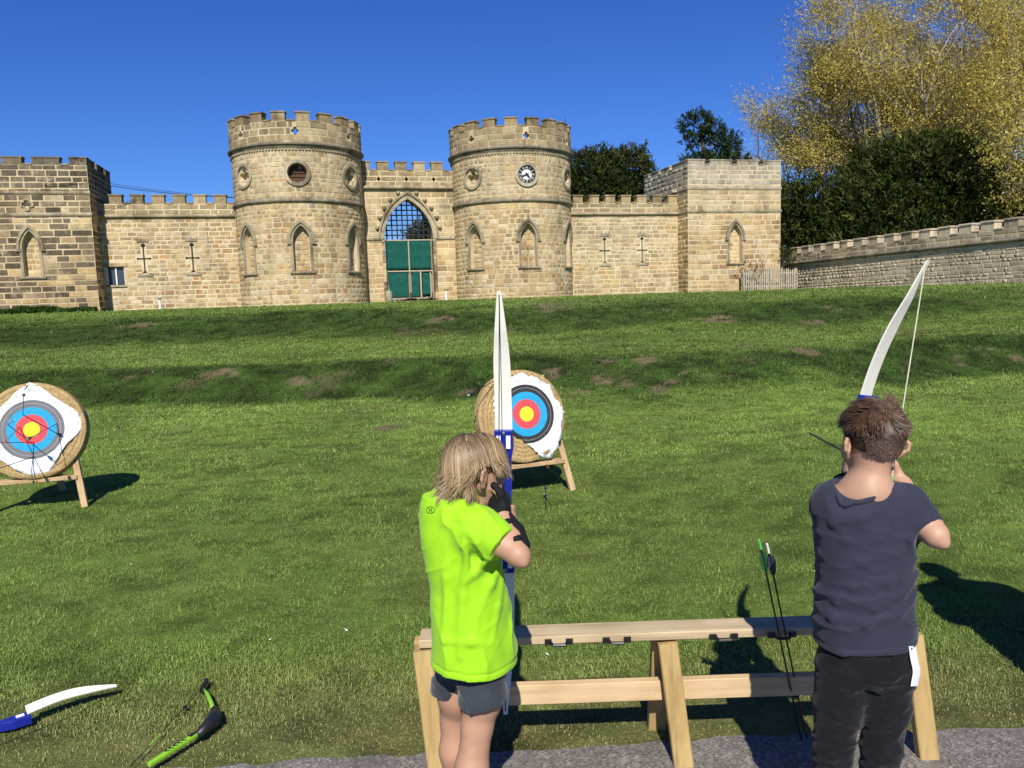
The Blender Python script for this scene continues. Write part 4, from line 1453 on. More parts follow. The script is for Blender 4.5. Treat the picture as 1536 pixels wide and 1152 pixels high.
def conifer(name, loc, label, seed, blobs, pal, nclump, per, lsz, trunk=None, group=None, updir=0.5, stretch=2.6):
    """dense evergreen: sprays of needles set over and inside overlapping lobes"""
    nr = np.random.RandomState(seed)
    root = empty(name, loc, 0, label, 'tree', group)
    mb = MB()
    for pts, r in (trunk or []):
        mb.tube(pts, [r * (1 - 0.6 * i / (len(pts) - 1)) for i in range(len(pts))], 7)
    if trunk: mb.build('trunk', M_BARKD, root, True)
    B = np.array(blobs, float)             # x y z rx ry rz
    area = B[:, 3] * B[:, 5]
    k = nr.choice(len(B), nclump, p=area / area.sum())
    u = nr.normal(0, 1, (nclump, 3))
    u /= np.linalg.norm(u, axis=1, keepdims=True)
    rad = np.clip(1 - np.abs(nr.normal(0, 0.16, nclump)), 0.35, 1.0) + nr.uniform(-0.03, 0.10, nclump)
    C = B[k, :3] + u * B[k, 3:] * rad[:, None]
    C[:, 2] = np.maximum(C[:, 2], 0.2)
    N = u / B[k, 3:]
    N /= np.linalg.norm(N, axis=1, keepdims=True)
    A = N + np.array([0, 0, updir]) + nr.normal(0, 0.35, (nclump, 3))
    A /= np.linalg.norm(A, axis=1, keepdims=True)
    size = lsz * nr.uniform(2.0, 4.2, nclump)
    w = np.array([p[1] for p in pal], float)
    cc = np.array([p[0] for p in pal])[nr.choice(len(pal), nclump, p=w / w.sum())] * nr.uniform(0.7, 1.3, (nclump, 1))
    t = nr.uniform(0, 1, (nclump, per))
    off = nr.normal(0, 0.24, (nclump, per, 3)) * (1 - 0.6 * t[..., None])
    P = C[:, None] + A[:, None] * (t * size[:, None])[..., None] + off * size[:, None, None]
    D = A[:, None] * 1.0 + nr.normal(0, 0.55, (nclump, per, 3))
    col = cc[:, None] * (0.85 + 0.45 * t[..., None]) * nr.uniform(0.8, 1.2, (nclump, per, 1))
    n = nclump * per
    L = lsz * nr.uniform(0.6, 1.5, n)
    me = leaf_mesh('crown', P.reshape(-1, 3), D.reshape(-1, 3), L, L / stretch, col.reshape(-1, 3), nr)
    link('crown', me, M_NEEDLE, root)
    return root

YEW = [((0.030, 0.040, 0.008), 3), ((0.042, 0.052, 0.011), 3), ((0.058, 0.066, 0.016), 2), ((0.018, 0.026, 0.006), 2), ((0.080, 0.080, 0.022), 0.7)]
YEW2 = [((0.032, 0.040, 0.010), 3), ((0.046, 0.054, 0.014), 3), ((0.064, 0.070, 0.018), 1.4), ((0.018, 0.026, 0.008), 2)]
conifer('yew_tree', (26.3, 50, 1.0), 'huge dark green yew bush behind the garden wall', 61,
        [(0, 0, 4.4, 5.8, 5.0, 5.0), (-3.6, -1.0, 3.0, 3.8, 4, 3.8), (3.8, -0.5, 3.6, 4.3, 4, 4.2), (-1.2, 0.5, 6.9, 3.0, 3.0, 2.7), (1.6, 0, 7.2, 3.0, 3.0, 2.5), (-5.4, -1, 1.8, 2.0, 2.6, 2.6), (6.2, 0, 3.0, 3.2, 3.6, 3.2), (0, -1.5, 2.2, 5.6, 4.2, 3.2), (-7.4, 0, 1.6, 1.8, 2.0, 2.4), (-6.6, 0, 4.0, 1.4, 1.6, 1.8), (-8.5, 0.5, 2.4, 1.6, 1.8, 2.8), (-7.7, 0.5, 4.8, 1.3, 1.5, 1.6), (-8.9, 0.8, 5.0, 0.9, 1.0, 1.5), (-6.6, 0.5, 6.0, 1.5, 1.4, 1.3), (-8.2, 0.8, 6.0, 1.1, 1.0, 1.1), (-3.0, 0, 6.0, 1.6, 1.6, 2.0), (3.6, 0, 6.6, 1.8, 1.8, 1.8)],
        YEW, 10000, 18, 0.22, [([(0, 0, -0.5), (0, 0, 4), (0.3, 0, 7)], 0.6)], 'evergreen trees behind the castle')
conifer('yew_tree', (36.5, 52, 1.0), 'dark green yew at the right edge behind the garden wall', 62,
        [(0, 0, 2.8, 4.3, 4.0, 3.8), (-3, 0, 2.4, 3, 3, 3.0), (3, 0, 3.6, 3.4, 3.4, 3.8)], YEW2, 2000, 18, 0.22, [([(0, 0, -0.5), (0, 0, 5)], 0.4)], 'evergreen trees behind the castle')
conifer('yew_tree', (7.5, 57, 1.0), 'dark spreading yew just right of the clock tower', 63,
        [(-1.6, 0, 7.4, 3.0, 2.8, 2.9), (1.0, 0, 7.4, 2.6, 2.6, 3.0), (0, 0, 4.4, 4.2, 4, 4.2), (3.0, 0, 7.0, 1.8, 1.9, 1.7), (2.9, 0, 4.2, 2.3, 2.4, 3.2), (-3, 0, 5.6, 2.2, 2.2, 3.6), (1.6, 0, 9.9, 1.2, 1.2, 0.9), (3.9, 0, 6.3, 1.5, 1.5, 1.7), (-1.0, 0, 10.0, 1.6, 1.4, 0.8)],
        YEW2, 5400, 18, 0.21, [([(0, 0, -0.5), (0, 0, 5), (0.3, 0, 8)], 0.5)], 'evergreen trees behind the castle', 0.35)
conifer('pine_tree', (16.2, 62, 1.0), 'tall open pine rising behind the pale square tower', 64,
        [(-1.1, 0, 13.5, 1.1, 1.1, 0.75), (-1.6, 0, 12.2, 0.6, 0.6, 0.35), (0.1, 0, 13.0, 0.9, 0.9, 0.6), (0.5, 0, 11.9, 0.9, 0.9, 0.7), (1.5, 0, 11.9, 0.7, 0.8, 0.55), (-0.9, 0, 10.5, 1.5, 1.2, 0.55), (1.5, 0, 10.2, 1.6, 1.3, 0.8), (-0.3, 0, 9.2, 2.3, 1.8, 0.9), (2.4, 0, 9.0, 1.3, 1.2, 0.8), (0.5, 0, 7.0, 2.6, 2.2, 2.0), (0.6, 0, 11.0, 0.8, 0.8, 0.4)],
        [((0.026, 0.044, 0.014), 3), ((0.040, 0.060, 0.020), 2), ((0.016, 0.030, 0.010), 2)], 1700, 18, 0.17,
        [([(0, 0, -0.5), (-0.1, 0, 6), (-0.5, 0, 10.5), (-0.8, 0, 13.6)], 0.34), ([(-0.3, 0, 8.5), (0.9, 0, 10.4), (1.5, 0, 11.8)], 0.14), ([(-0.5, 0, 10), (-1.4, 0, 11.4), (-1.6, 0, 12.1)], 0.09)], 'evergreen trees behind the castle', 0.4, 2.2)
conifer('yew_tree', (-7.0, 62, 1.0), 'dark tree seen through the iron grille of the gate', 65,
        [(0.7, 0, 3.9, 2.0, 2.0, 2.6), (1.9, 0, 4.6, 1.5, 1.5, 3.0), (-1.0, 0, 3.0, 1.5, 1.5, 2.0), (1.0, 0, 2.0, 3.0, 2.2, 2.2)], YEW2, 1300, 20, 0.22, [([(0, 0, -0.5), (0.3, 0, 4)], 0.3)], 'evergreen trees behind the castle')
conifer('pine_tree', (12.0, 60, 1.0), 'low dark conifer in the gap left of the pale square tower', 66,
        [(0, 0, 4.8, 1.6, 1.5, 2.6), (0.9, 0, 6.0, 1.0, 1.0, 1.4), (1.6, 0, 4.2, 1.5, 1.5, 2.4)], YEW2, 900, 20, 0.20, [([(0, 0, -0.5), (0.2, 0, 5)], 0.25)], 'evergreen trees behind the castle')

# low ivy-like ground cover along the foot of the dark square tower
def ground_cover():
    nr = np.random.RandomState(9)
    n = 5200
    s = nr.uniform(-25.2, -19.35, n)
    q = -0.9 - np.abs(nr.normal(0, 0.28, n))
    z = ZB + nr.uniform(0, 1, n) ** 0.8 * (0.30 - 0.22 * (-(q) - 0.9)) * (0.7 + 0.6 * vnoise(s * 1.7, s * 0, 4))
    c, d = math.cos(TH), math.sin(TH)
    P = np.stack([ORG.x + s * c - q * d, ORG.y + s * d + q * c, z], 1)
    col = np.array([[0.035, 0.075, 0.014]]) * nr.uniform(0.5, 1.6, (n, 1))
    L = 0.10 * nr.uniform(0.6, 1.3, n)
    me = leaf_mesh('ground_cover', P, nr.normal(0, 1, (n, 3)), L, L * 0.8, col, nr)
    tag(link('ground_cover', me, M_LEAF), 'low green leafy ground cover at the foot of the dark square tower', 'plants', kind='stuff')
ground_cover()

# bare shrub by the picket fence
def shrub(loc, label, seed, size, leafpal, nleaf, nm='shrub'):
    rng = random.Random(seed); nr = np.random.RandomState(seed)
    root = empty(nm, loc, 0, label, 'shrub')
    mb = MB(); ends = []
    for i in range(5):
        a = rng.uniform(0, 6.28)
        grow(mb, rng, Vector((0, 0, -0.05)), Vector((math.cos(a) * 0.5, math.sin(a) * 0.5, 1)).normalized(), size, 0.02, 2, 5, ends, 0.6, 0.1, (2, 4), 0.25, 0)
    mb.build('twigs', M_BARKD, root)
    E = np.array([e[0][:] for e in ends])
    k = nr.randint(0, len(E), nleaf)
    P = E[k] + nr.normal(0, 0.05, (nleaf, 3))
    w = np.array(leafpal)[nr.randint(0, len(leafpal), nleaf)] * nr.uniform(0.7, 1.3, (nleaf, 1))
    L = 0.09 * nr.uniform(0.6, 1.4, nleaf)
    link('leaves', leaf_mesh('leaves', P, nr.normal(0, 1, (nleaf, 3)), L, L * 0.6, w, nr), M_LEAF, root)
shrub(cw(13.2, -1.25, ZB), 'nearly bare reddish shrub behind the picket fence', 71, 0.75, [(0.2, 0.08, 0.06), (0.16, 0.1, 0.06)], 260)
shrub(cw(15.25, -0.3, ZB + 0.9), 'leafy sprig climbing the right corner of the pale square tower', 72, 0.8, [(0.03, 0.035, 0.012), (0.10, 0.09, 0.02), (0.02, 0.03, 0.01)], 500)
# ------------------------------------------------------------------ wood
def wood_mat(name, c, axis, dark=0.55, knots=True):
    t = NT(name, 0.75, 0.2)
    p = t.obj()
    ms = {'x': (1.2, 26, 26), 'y': (26, 1.2, 26), 'z': (26, 26, 1.2)}[axis]
    n1 = t.noise(1.6, 5, 0.6, p, ms)
    n2 = t.noise(5.0, 3, 0.5, p)
    lo = tuple(x * dark for x in c)
    hi = tuple(min(1, x * 1.12) for x in c)
    col = t.ramp(n1, [(0.32, lo), (0.5, c), (0.72, hi)])
    col = t.mix(col, t.ramp(n2, [(0.35, (0.80, 0.76, 0.70)), (0.6, (1, 1, 1))]), 0.8, 'MULTIPLY')
    if knots:
        v = t.n('ShaderNodeTexVoronoi')
        mp = t.n('ShaderNodeMapping')
        mp.inputs['Scale'].default_value = {'x': (0.6, 0, 1.0), 'y': (1, 0.6, 0), 'z': (1, 0, 0.6)}[axis]
        v.inputs['Scale'].default_value = 5.0
        t.l(p, mp.inputs['Vector'])
        t.l(mp.outputs[0], v.inputs['Vector'])
        col = t.mix(col, (0.20, 0.085, 0.035), t.ramp(v.outputs['Distance'], [(0.035, 0.85), (0.085, 0.0)]))
    t.color(col)
    t.bump(n1, 0.15, 0.005)
    return t.m
W_TOP = wood_mat('grey_bench_board', (0.50, 0.39, 0.235), 'x', 0.7)
W_RAIL = wood_mat('fresh_pine_rail', (0.62, 0.445, 0.245), 'x', 0.8)
W_LEG = wood_mat('treated_pine_leg', (0.46, 0.325, 0.135), 'z', 0.7)
M_HOOK = simple('black_steel_hook', (0.012, 0.012, 0.013), 0.4, 0.5)

def bench():
    root = empty('bow_bench', (0.55, 2.56, 0), 0, 'long low wooden trestle bench standing between the two boys', 'bench')
    ox, oy = 0.55, 2.56
    def P(x, y, z): return (x - ox, y - oy, z)
    for i, (x0, x1) in enumerate(((-0.345, 1.335),)):
        mb = MB(); mb.beam(P(x0, 2.555, 0.450), P(x1, 2.565, 0.450), 0.10, 0.030, ch=0.004)
        mb.build('top_board', W_TOP, root)
    mb = MB(); mb.beam(P(-0.355, 2.555, 0.237), P(1.37, 2.565, 0.237), 0.034, 0.072, ch=0.003)
    mb.build('rail', W_RAIL, root)
    for x in (-0.305, 0.535, 1.375):
        mb = MB(); mb.beam(P(x + 0.012, 2.475, 0.0), P(x - 0.03, 2.525, 0.424), 0.066, 0.042, up=(0, 1, 0.1), ch=0.004)
        mb.build('leg', W_LEG, root)
        mb = MB(); mb.beam(P(x - 0.035, 2.715, 0.0), P(x - 0.035, 2.60, 0.424), 0.066, 0.042, up=(0, 1, -0.2), ch=0.004)
        mb.build('leg', W_LEG, root)
    for x in (-0.32, 0.515, 1.352):
        for dz in (-0.016, 0.018):
            mb = MB(); mb.lathe([(0.0045, 0), (0.0045, 0.002)], 8)
            o = mb.build('screw', M_HOOK, root); o.matrix_local = Matrix.Translation(P(x + 0.004 - dz * 0.3, 2.5415, 0.237 + dz)) @ Matrix.Rotation(math.pi / 2, 4, 'X')
    for px in (838, 925, 1085, 1172):
        x = at(px, 957, 2.5).x
        mb = MB()
        y, z = 2.5 - 0.002, 0.450
        mb.tube([P(x - 0.034, y, z), P(x - 0.028, y - 0.006, z), P(x - 0.020, y - 0.022, z - 0.003), P(x + 0.020, y - 0.022, z - 0.003), P(x + 0.028, y - 0.006, z), P(x + 0.034, y, z)], 0.0058, 6)
        h = mb.build('hook', M_HOOK, root)
        for sx in (-1, 1):
            mb = MB(); mb.box(P(x + sx * 0.036, y - 0.002, z), (0.012, 0.004, 0.009)); mb.build('hook_plate', M_HOOK, h)
bench()

# ------------------------------------------------------------------ straw targets
def straw_mat():
    t = NT('coiled_straw', 0.9, 0.15)
    p = t.obj()
    n1 = t.noise(90, 4, 0.7, p, (1, 1, 1))
    n2 = t.noise(9, 3, 0.6, p)
    c = t.ramp(n1, [(0.3, (0.22, 0.135, 0.05)), (0.5, (0.46, 0.32, 0.14)), (0.72, (0.64, 0.48, 0.25))])
    c = t.mix(c, t.ramp(n2, [(0.35, 0.7), (0.65, 1.1)]), 0.7, 'MULTIPLY')
    t.color(c)
    t.bump(n1, 0.8, 0.012)
    return t.m
M_STRAW = straw_mat()
def face_mat(name, k=1.0, grey=0.05):
    t = NT(name, 0.75, 0.25)
    tc = t.obj()
    sep = t.n('ShaderNodeSeparateXYZ'); t.l(tc, sep.inputs[0])
    cmb = t.n('ShaderNodeCombineXYZ'); t.l(sep.outputs[0], cmb.inputs[0]); t.l(sep.outputs[2], cmb.inputs[1])
    ln = t.n('ShaderNodeVectorMath', operation='LENGTH'); t.l(cmb.outputs[0], ln.inputs[0])
    m = t.n('ShaderNodeMath', operation='MULTIPLY'); t.l(ln.outputs['Value'], m.inputs[0]); m.inputs[1].default_value = 2.0
    Y, Rd, B, K, Wh = (0.80, 0.68, 0.03), (0.66, 0.075, 0.085), (0.02, 0.33, 0.62), (grey, grey, grey * 1.05), (0.80, 0.80, 0.79)
    q = 2 * 0.0605
    wl = 0.006
    st = [(0, Y), (q, (0.4, 0.2, 0.1)), (q + wl * 0.5, Rd), (2 * q, B), (3 * q, K), (3.5 * q, (0.5, 0.5, 0.5)), (3.5 * q + wl * 0.7, K), (4 * q, Wh), (4.5 * q, (0.55, 0.55, 0.55)), (4.5 * q + wl * 0.6, Wh)]
    c = t.ramp(m.outputs[0], st, 'CONSTANT')
    n1 = t.noise(70, 3, 0.6, tc)
    holes = t.ramp(n1, [(0.628, 0.0), (0.655, 0.9)])
    c = t.mix(c, (0.10, 0.09, 0.08), holes)
    n2 = t.noise(14, 4, 0.7, tc)
    c = t.mix(c, t.ramp(n2, [(0.3, 0.86), (0.6, 1.0)]), 0.8, 'MULTIPLY')
    t.color(c)
    t.bump(n2, 0.35, 0.02)
    return t.m

def arrow_meshes():
    s = MB(); s.tube([(0, 0, 0), (0, 0, 0.70)], 0.0032, 7)
    n = MB(); n.tube([(0, 0, 0.695), (0, 0, 0.725)], [0.0042, 0.0036], 7)
    v = MB()
    v.add([(0.003, 0, 0.62), (0.003, 0, 0.685), (0.013, 0, 0.685), (0.016, 0, 0.665), (0.010, 0, 0.63),
           (0.003, 0.0012, 0.62), (0.003, 0.0012, 0.685), (0.013, 0.0012, 0.685), (0.016, 0.0012, 0.665), (0.010, 0.0012, 0.63)],
          [(0, 1, 2, 3, 4), (9, 8, 7, 6, 5), (0, 5, 6, 1), (1, 6, 7, 2), (2, 7, 8, 3), (3, 8, 9, 4), (4, 9, 5, 0)])
    p = MB(); p.tube([(0, 0, -0.02), (0, 0, -0.004), (0, 0, 0.004)], [0.0006, 0.0036, 0.0036], 7)
    return s.mesh('shaft'), n.mesh('nock'), v.mesh('vane'), p.mesh('point')
ARW = arrow_meshes()
M_CARBON = simple('black_carbon_shaft', (0.010, 0.010, 0.011), 0.35, 0.5)
M_STEEL = simple('steel_point', (0.35, 0.34, 0.33), 0.35, 0.5, 0.1, 30, 0, 0.9)
_colm = {}
def cmat(nm, c, rough=0.5):
    if nm not in _colm: _colm[nm] = simple(nm, c, rough, 0.4, 0.06)
    return _colm[nm]
M_NG, M_NW, M_NO = cmat('green_plastic', (0.05, 0.62, 0.10)), cmat('white_plastic', (0.78, 0.78, 0.75)), cmat('orange_plastic', (0.62, 0.16, 0.04))
M_VG, M_VD, M_VW = cmat('dark_green_vane', (0.02, 0.10, 0.03)), cmat('dark_blue_vane', (0.03, 0.04, 0.07)), cmat('grey_vane', (0.3, 0.3, 0.32))

def arrow(tip, tail, label, nock, vane, group=None, length=None):
    tip, tail = Vector(tip), Vector(tail)
    d = (tail - tip)
    k = (length or d.length) / 0.72
    r = empty('arrow', tip, 0, label, 'arrow', group)
    r.rotation_mode = 'QUATERNION'
    r.rotation_quaternion = d.to_track_quat('Z', 'Y')
    r.scale = (1, 1, k)
    link('shaft', ARW[0], None, r).data.materials or ARW[0].materials.append(M_CARBON)
    for me, m, nm in ((ARW[1], nock, 'nock'), (ARW[3], M_STEEL, 'point')):
        o = bpy.data.objects.new(nm, me); COL.objects.link(o); o.parent = r
        if not me.materials: me.materials.append(m)
        o.material_slots[0].link = 'OBJECT'; o.material_slots[0].material = m
    for i in range(3):
        o = bpy.data.objects.new('vane', ARW[2]); COL.objects.link(o); o.parent = r
        if not ARW[2].materials: ARW[2].materials.append(vane)
        o.material_slots[0].link = 'OBJECT'; o.material_slots[0].material = vane
        o.rotation_euler = (0, 0, 2 * math.pi * i / 3 + 0.4)
    return r

def target(loc, yaw, tilt, poly, boss_r, boss_off, label, flabel, curl, seed, jag, grey=0.05):
    """loc: ground point under the face centre; the face stands 0.66 m up"""
    rng = random.Random(seed)
    Rm = Matrix.Rotation(yaw, 4, 'Z') @ Matrix.Rotation(-tilt, 4, 'X')
    zc = 0.66
    root = empty('straw_target', loc, 0, label, 'target', 'straw archery targets')
    rc = Vector((0, 0, zc))
    # coil: concentric rope ridges on the front and the rim
    prof = []
    nr = 11
    for i in range(nr * 6 + 1):
        r = boss_r * 0.985 * i / (nr * 6)
        prof.append((max(r, 0.002), 0.006 * abs(math.sin(math.pi * nr * r / (boss_r * 0.985)))))
    for j in range(13):
        a = j / 12
        prof.append((boss_r + 0.008 * abs(math.sin(a * math.pi * 4)), -0.13 * a))
    prof.append((0.002, -0.13))
    n = 72
    vs, fs = [], []
    for r, y in prof:
        for k in range(n):
            a = 2 * math.pi * k / n
            rr = r * (1 + 0.006 * math.sin(a * 5 + seed) + 0.004 * rng.uniform(-1, 1))
            vs.append((boss_off[0] + rr * math.cos(a), -y + 0.004 * rng.uniform(-1, 1), boss_off[1] + rr * math.sin(a)))
    for i in range(len(prof) - 1):
        for k in range(n):
            fs.append((i * n + k, i * n + (k + 1) % n, (i + 1) * n + (k + 1) % n, (i + 1) * n + k))
    mb = MB(); mb.add(vs, fs)
    o = mb.build('straw_boss', M_STRAW, root, True)
    o.matrix_local = Matrix.Translation(rc) @ Rm
    # paper face with its print
    P = [Vector(p) for p in poly]
    dense = []
    for a, b in zip(P, P[1:] + P[:1]):
        m = max(2, int((b - a).length / 0.02))
        for i in range(m): dense.append(a.lerp(b, i / m))
    m = len(dense)
    rings = 16
    vs = [(0, -0.017, 0)]
    fs = []
    for j in range(1, rings + 1):
        f = j / rings
        for i, p in enumerate(dense):
            q = p * f
            if j >= rings - 2: q = q * (1 + rng.uniform(-jag, jag) * (j - rings + 3) / 3)
            d = q.length
            out = max(0, d - boss_r * 0.86)
            y = -0.017 - 0.006 * math.sin(14 * q.x + 9 * q.y) * f - curl * max(0, f - 0.72) * (0.6 + 0.7 * math.sin(7 * i / m * 6.28 + seed)) + out * 0.35 + rng.uniform(-1, 1) * 0.004 * max(0, f - 0.6)
            vs.append((q.x, y, q.y))
    for i in range(m):
        fs.append((0, 1 + (i + 1) % m, 1 + i))
    for j in range(rings - 1):
        for i in range(m):
            a, b = 1 + j * m + i, 1 + j * m + (i + 1) % m
            fs.append((a, b, b + m, a + m))
    mb = MB(); mb.add(vs, fs)
    f = mb.build('paper_face', face_mat('printed_target_face', 1, grey), root, True)
    f.matrix_local = Matrix.Translation(rc) @ Rm
    md = f.modifiers.new('s', 'SOLIDIFY'); md.thickness = 0.002
    f['label'] = flabel
    # easel
    W = wood_mat('easel_timber', (0.52, 0.36, 0.19), 'z', 0.75, False)
    Rz = Matrix.Rotation(yaw, 4, 'Z')
    def T(x, y, z): return Rz @ Vector((x, y, z))
    for sx in (-1, 1):
        mb = MB(); mb.beam(T(sx * 0.36, -0.10, 0.0), T(sx * 0.20, 0.14, 0.95), 0.05, 0.04, up=T(0, 1, 0), ch=0.003)
        mb.build('leg', W, root)
    mb = MB(); mb.beam(T(0, 0.62, 0.0), T(0, 0.20, 0.98), 0.05, 0.04, up=T(0, 1, 0), ch=0.003); mb.build('leg', W, root)
    mb = MB(); mb.beam(T(-0.31, -0.03, 0.248), T(0.31, -0.03, 0.248), 0.09, 0.032, ch=0.003); mb.build('shelf_bar', wood_mat('easel_bar', (0.52, 0.36, 0.19), 'x', 0.75, False), root)
    mb = MB(); mb.beam(T(-0.24, 0.17, 0.9), T(0.24, 0.17, 0.9), 0.04, 0.05, ch=0.003); mb.build('head_bar', W, root)
    return root, Matrix.Translation(Vector(loc) + rc) @ Rm

polyL = [(-0.016, 0.393), (0.055, 0.367), (0.16, 0.264), (0.37, 0.10), (0.394, 0.02), (0.338, -0.062), (0.253, -0.14), (0.11, -0.372), (-0.025, -0.377), (-0.125, -0.315), (-0.25, -0.21), (-0.385, -0.05), (-0.38, 0.03), (-0.27, 0.15), (-0.12, 0.30)]
polyM = [(-0.04, 0.35), (0.08, 0.31), (0.18, 0.265), (0.247, 0.215), (0.262, 0.13), (0.295, 0.085), (0.335, -0.03), (0.30, -0.14), (0.24, -0.30), (0.19, -0.38), (0.09, -0.365), (-0.05, -0.22), (-0.18, -0.11), (-0.275, 0.03), (-0.28, 0.13), (-0.16, 0.27)]
cM = at(789, 625, 6.22); cL = at(48, 640, 6.22)
TM, MM = target((cM.x, 6.22, 0), math.radians(22), math.radians(13), polyM, 0.375, (-0.03, -0.01), 'straw target behind the blond boy with a crumpled torn paper face', 'crumpled ringed paper face torn at the edge', 0.05, 3, 0.05, 0.035)
TL, ML = target((cL.x, 6.22, 0), math.radians(15), math.radians(13), polyL, 0.39, (0.0, -0.01), 'straw target cut by the left edge of the view, paper stuck with arrows', 'flat diamond-set ringed paper face with a grey outer ring', 0.0, 7, 0.006, 0.16)
# scribble on the left face's top corner
mb = MB()
for i, (x, z, a) in enumerate(((-0.05, 0.335, 0.3), (-0.03, 0.345, 1.4), (-0.02, 0.33, -0.5), (-0.045, 0.355, 0.9), (-0.025, 0.362, 0.2))):
    mb.tube([(x, -0.021, z), (x + 0.022 * math.cos(a), -0.021, z + 0.022 * math.sin(a))], 0.0028, 4)
o = mb.build('marker_scribble', M_BLACK, TL); o.matrix_local = TL.matrix_world.inverted() @ ML if False else Matrix.Translation((0, 0, 0.66)) @ Matrix.Rotation(math.radians(15), 4, 'Z') @ Matrix.Rotation(-math.radians(13), 4, 'X')

k = 0
words = ['highest, left of the gold', 'left edge of the blue ring', 'in the red ring', 'right side of the grey ring', 'below the gold', 'lowest of the cluster']
for (x, z), (dx, dz), wd_ in zip([(-0.10, 0.10), (-0.22, 0.06), (-0.10, 0.06), (0.20, 0.07), (0.05, -0.10), (0.03, -0.20)], [(0.16, 0.10), (0.2, -0.02), (0.06, -0.14), (-0.05, -0.14), (-0.14, -0.02), (-0.10, -0.10)], words):
    a = ML @ Vector((x, 0.10, z))
    b = ML @ Vector((x + dx * 1.4, -0.56, z + dz * 1.4))
    arrow(a, b, 'black arrow stuck in the left paper face, ' + wd_, (M_NG, M_NW, M_NO)[k % 3], (M_VG, M_VD, M_VW)[k % 3], 'arrows in the left target', 0.68)
    k += 1
# arrows at the middle target and in the grass
arrow(MM @ Vector((-0.12, 0.06, 0.34)), at(690, 600, 5.75), 'black arrow glancing off the top of the torn target face', M_NW, M_VD, 'stray arrows near the targets', 0.55)
arrow(ground_at(848, 728) + Vector((0, 0, 0.0)), at(806, 682, 5.9), 'black arrow leaning on the torn target with an orange vane end', M_NO, M_NO, 'stray arrows near the targets', 0.5)
arrow(ground_at(838, 775) - Vector((0, 0, 0.01)), ground_at(800, 722) + Vector((0, 0, 0.05)), 'black arrow lying in the grass right of the blond boy', M_NW, M_VD, 'stray arrows near the targets', 0.6)
arrow(ground_at(819, 765) - Vector((0, 0, 0.02)), ground_at(819, 765) + Vector((0.0, 0.05, 0.20)), 'short dark arrow standing in the grass below the torn target', M_VD, M_VD, 'stray arrows near the targets', 0.2)
arrow(ground_at(180, 645) - Vector((0, 0, 0.01)), ground_at(170, 632) + Vector((0, 0, 0.12)), 'dark arrow stuck in the grass right of the left target', M_VD, M_VD, 'stray arrows near the targets', 0.3)
arrow(ground_at(270, 678) - Vector((0, 0, 0.01)), ground_at(270, 664) + Vector((0, 0, 0.03)), 'single dark arrow standing upright in the grass left of the blond boy', M_VD, M_VD, 'stray arrows near the targets', 0.16)
# two arrows standing at the bench
arrow(Vector((1.005, 2.60, -0.02)), at(1139, 812, 2.42), 'black arrow with a green nock standing against the bench', M_NG, M_VG, 'arrows standing at the bench')
arrow(Vector((1.03, 2.62, -0.02)), at(1151, 818, 2.42), 'black arrow with a white nock standing against the bench', M_NW, M_VD, 'arrows standing at the bench')

# ------------------------------------------------------------------ bows
M_LIMB = simple('cream_limb_laminate', (0.84, 0.82, 0.68), 0.35, 0.45, 0.05, 8)
M_BLUE = simple('blue_riser_paint', (0.012, 0.022, 0.26), 0.28, 0.5, 0.08)
M_STRING = simple('black_bowstring', (0.015, 0.013, 0.012), 0.6)
M_STRW = simple('pale_bowstring', (0.55, 0.52, 0.38), 0.6)

def limb_mesh(half, back, sg, w0=0.056, w1=0.012, th=0.006, L0=0.20):
    """limb in local bow space: z up the bow, -y towards the archer"""
    n = 26
    vs, fs = [], []
    for i in range(n + 1):
        t = i / n
        z = L0 + (half - L0) * (t - 0.05 * t * t) / 0.95
        y = 0.012 - back * (t ** 1.7) * 1.12 + back * 0.30 * max(0, t - 0.72) ** 1.4 / 0.28 ** 1.4 * 0.5
        w = w0 * (1 - 0.10 * t) if t < 0.5 else w0 * 0.95 + (w1 - w0 * 0.95) * ((t - 0.5) / 0.5) ** 1.25
        for sx, sy in ((-1, -1), (1, -1), (1, 1), (-1, 1)):
            vs.append((sx * w / 2, y + sy * th / 2 * (1 - 0.3 * t), sg * z))
        if i:
            b = 4 * (i - 1)
            fs += [(b + k, b + (k + 1) % 4, b + 4 + (k + 1) % 4, b + 4 + k) for k in range(4)]
    fs += [(3, 2, 1, 0), (4 * n, 4 * n + 1, 4 * n + 2, 4 * n + 3)]
    tip = ((vs[-4][0] + vs[-3][0]) / 2, vs[-4][1], sg * half * 0.985)
    mid = [(0, vs[4 * int(n * q)][1] - 0.003, vs[4 * int(n * q)][2]) for q in (0.86, 0.93)]
    return vs, fs, tip, mid

def riser_outline():
    # front view outline (x, z): wide pockets, sight window cut on the left above the grip
    R = [(0.024, 0.235), (0.025, 0.175), (0.018, 0.13), (0.019, 0.06), (0.017, 0.01), (0.019, -0.05), (0.016, -0.10), (0.018, -0.14), (0.025, -0.18), (0.024, -0.235)]
    L = [(-0.024, -0.235), (-0.025, -0.18), (-0.017, -0.14), (-0.015, -0.10), (-0.018, -0.05), (-0.016, 0.0), (-0.017, 0.025), (0.000, 0.032), (0.002, 0.12), (-0.012, 0.14), (-0.025, 0.175), (-0.024, 0.235)]
    return R + L

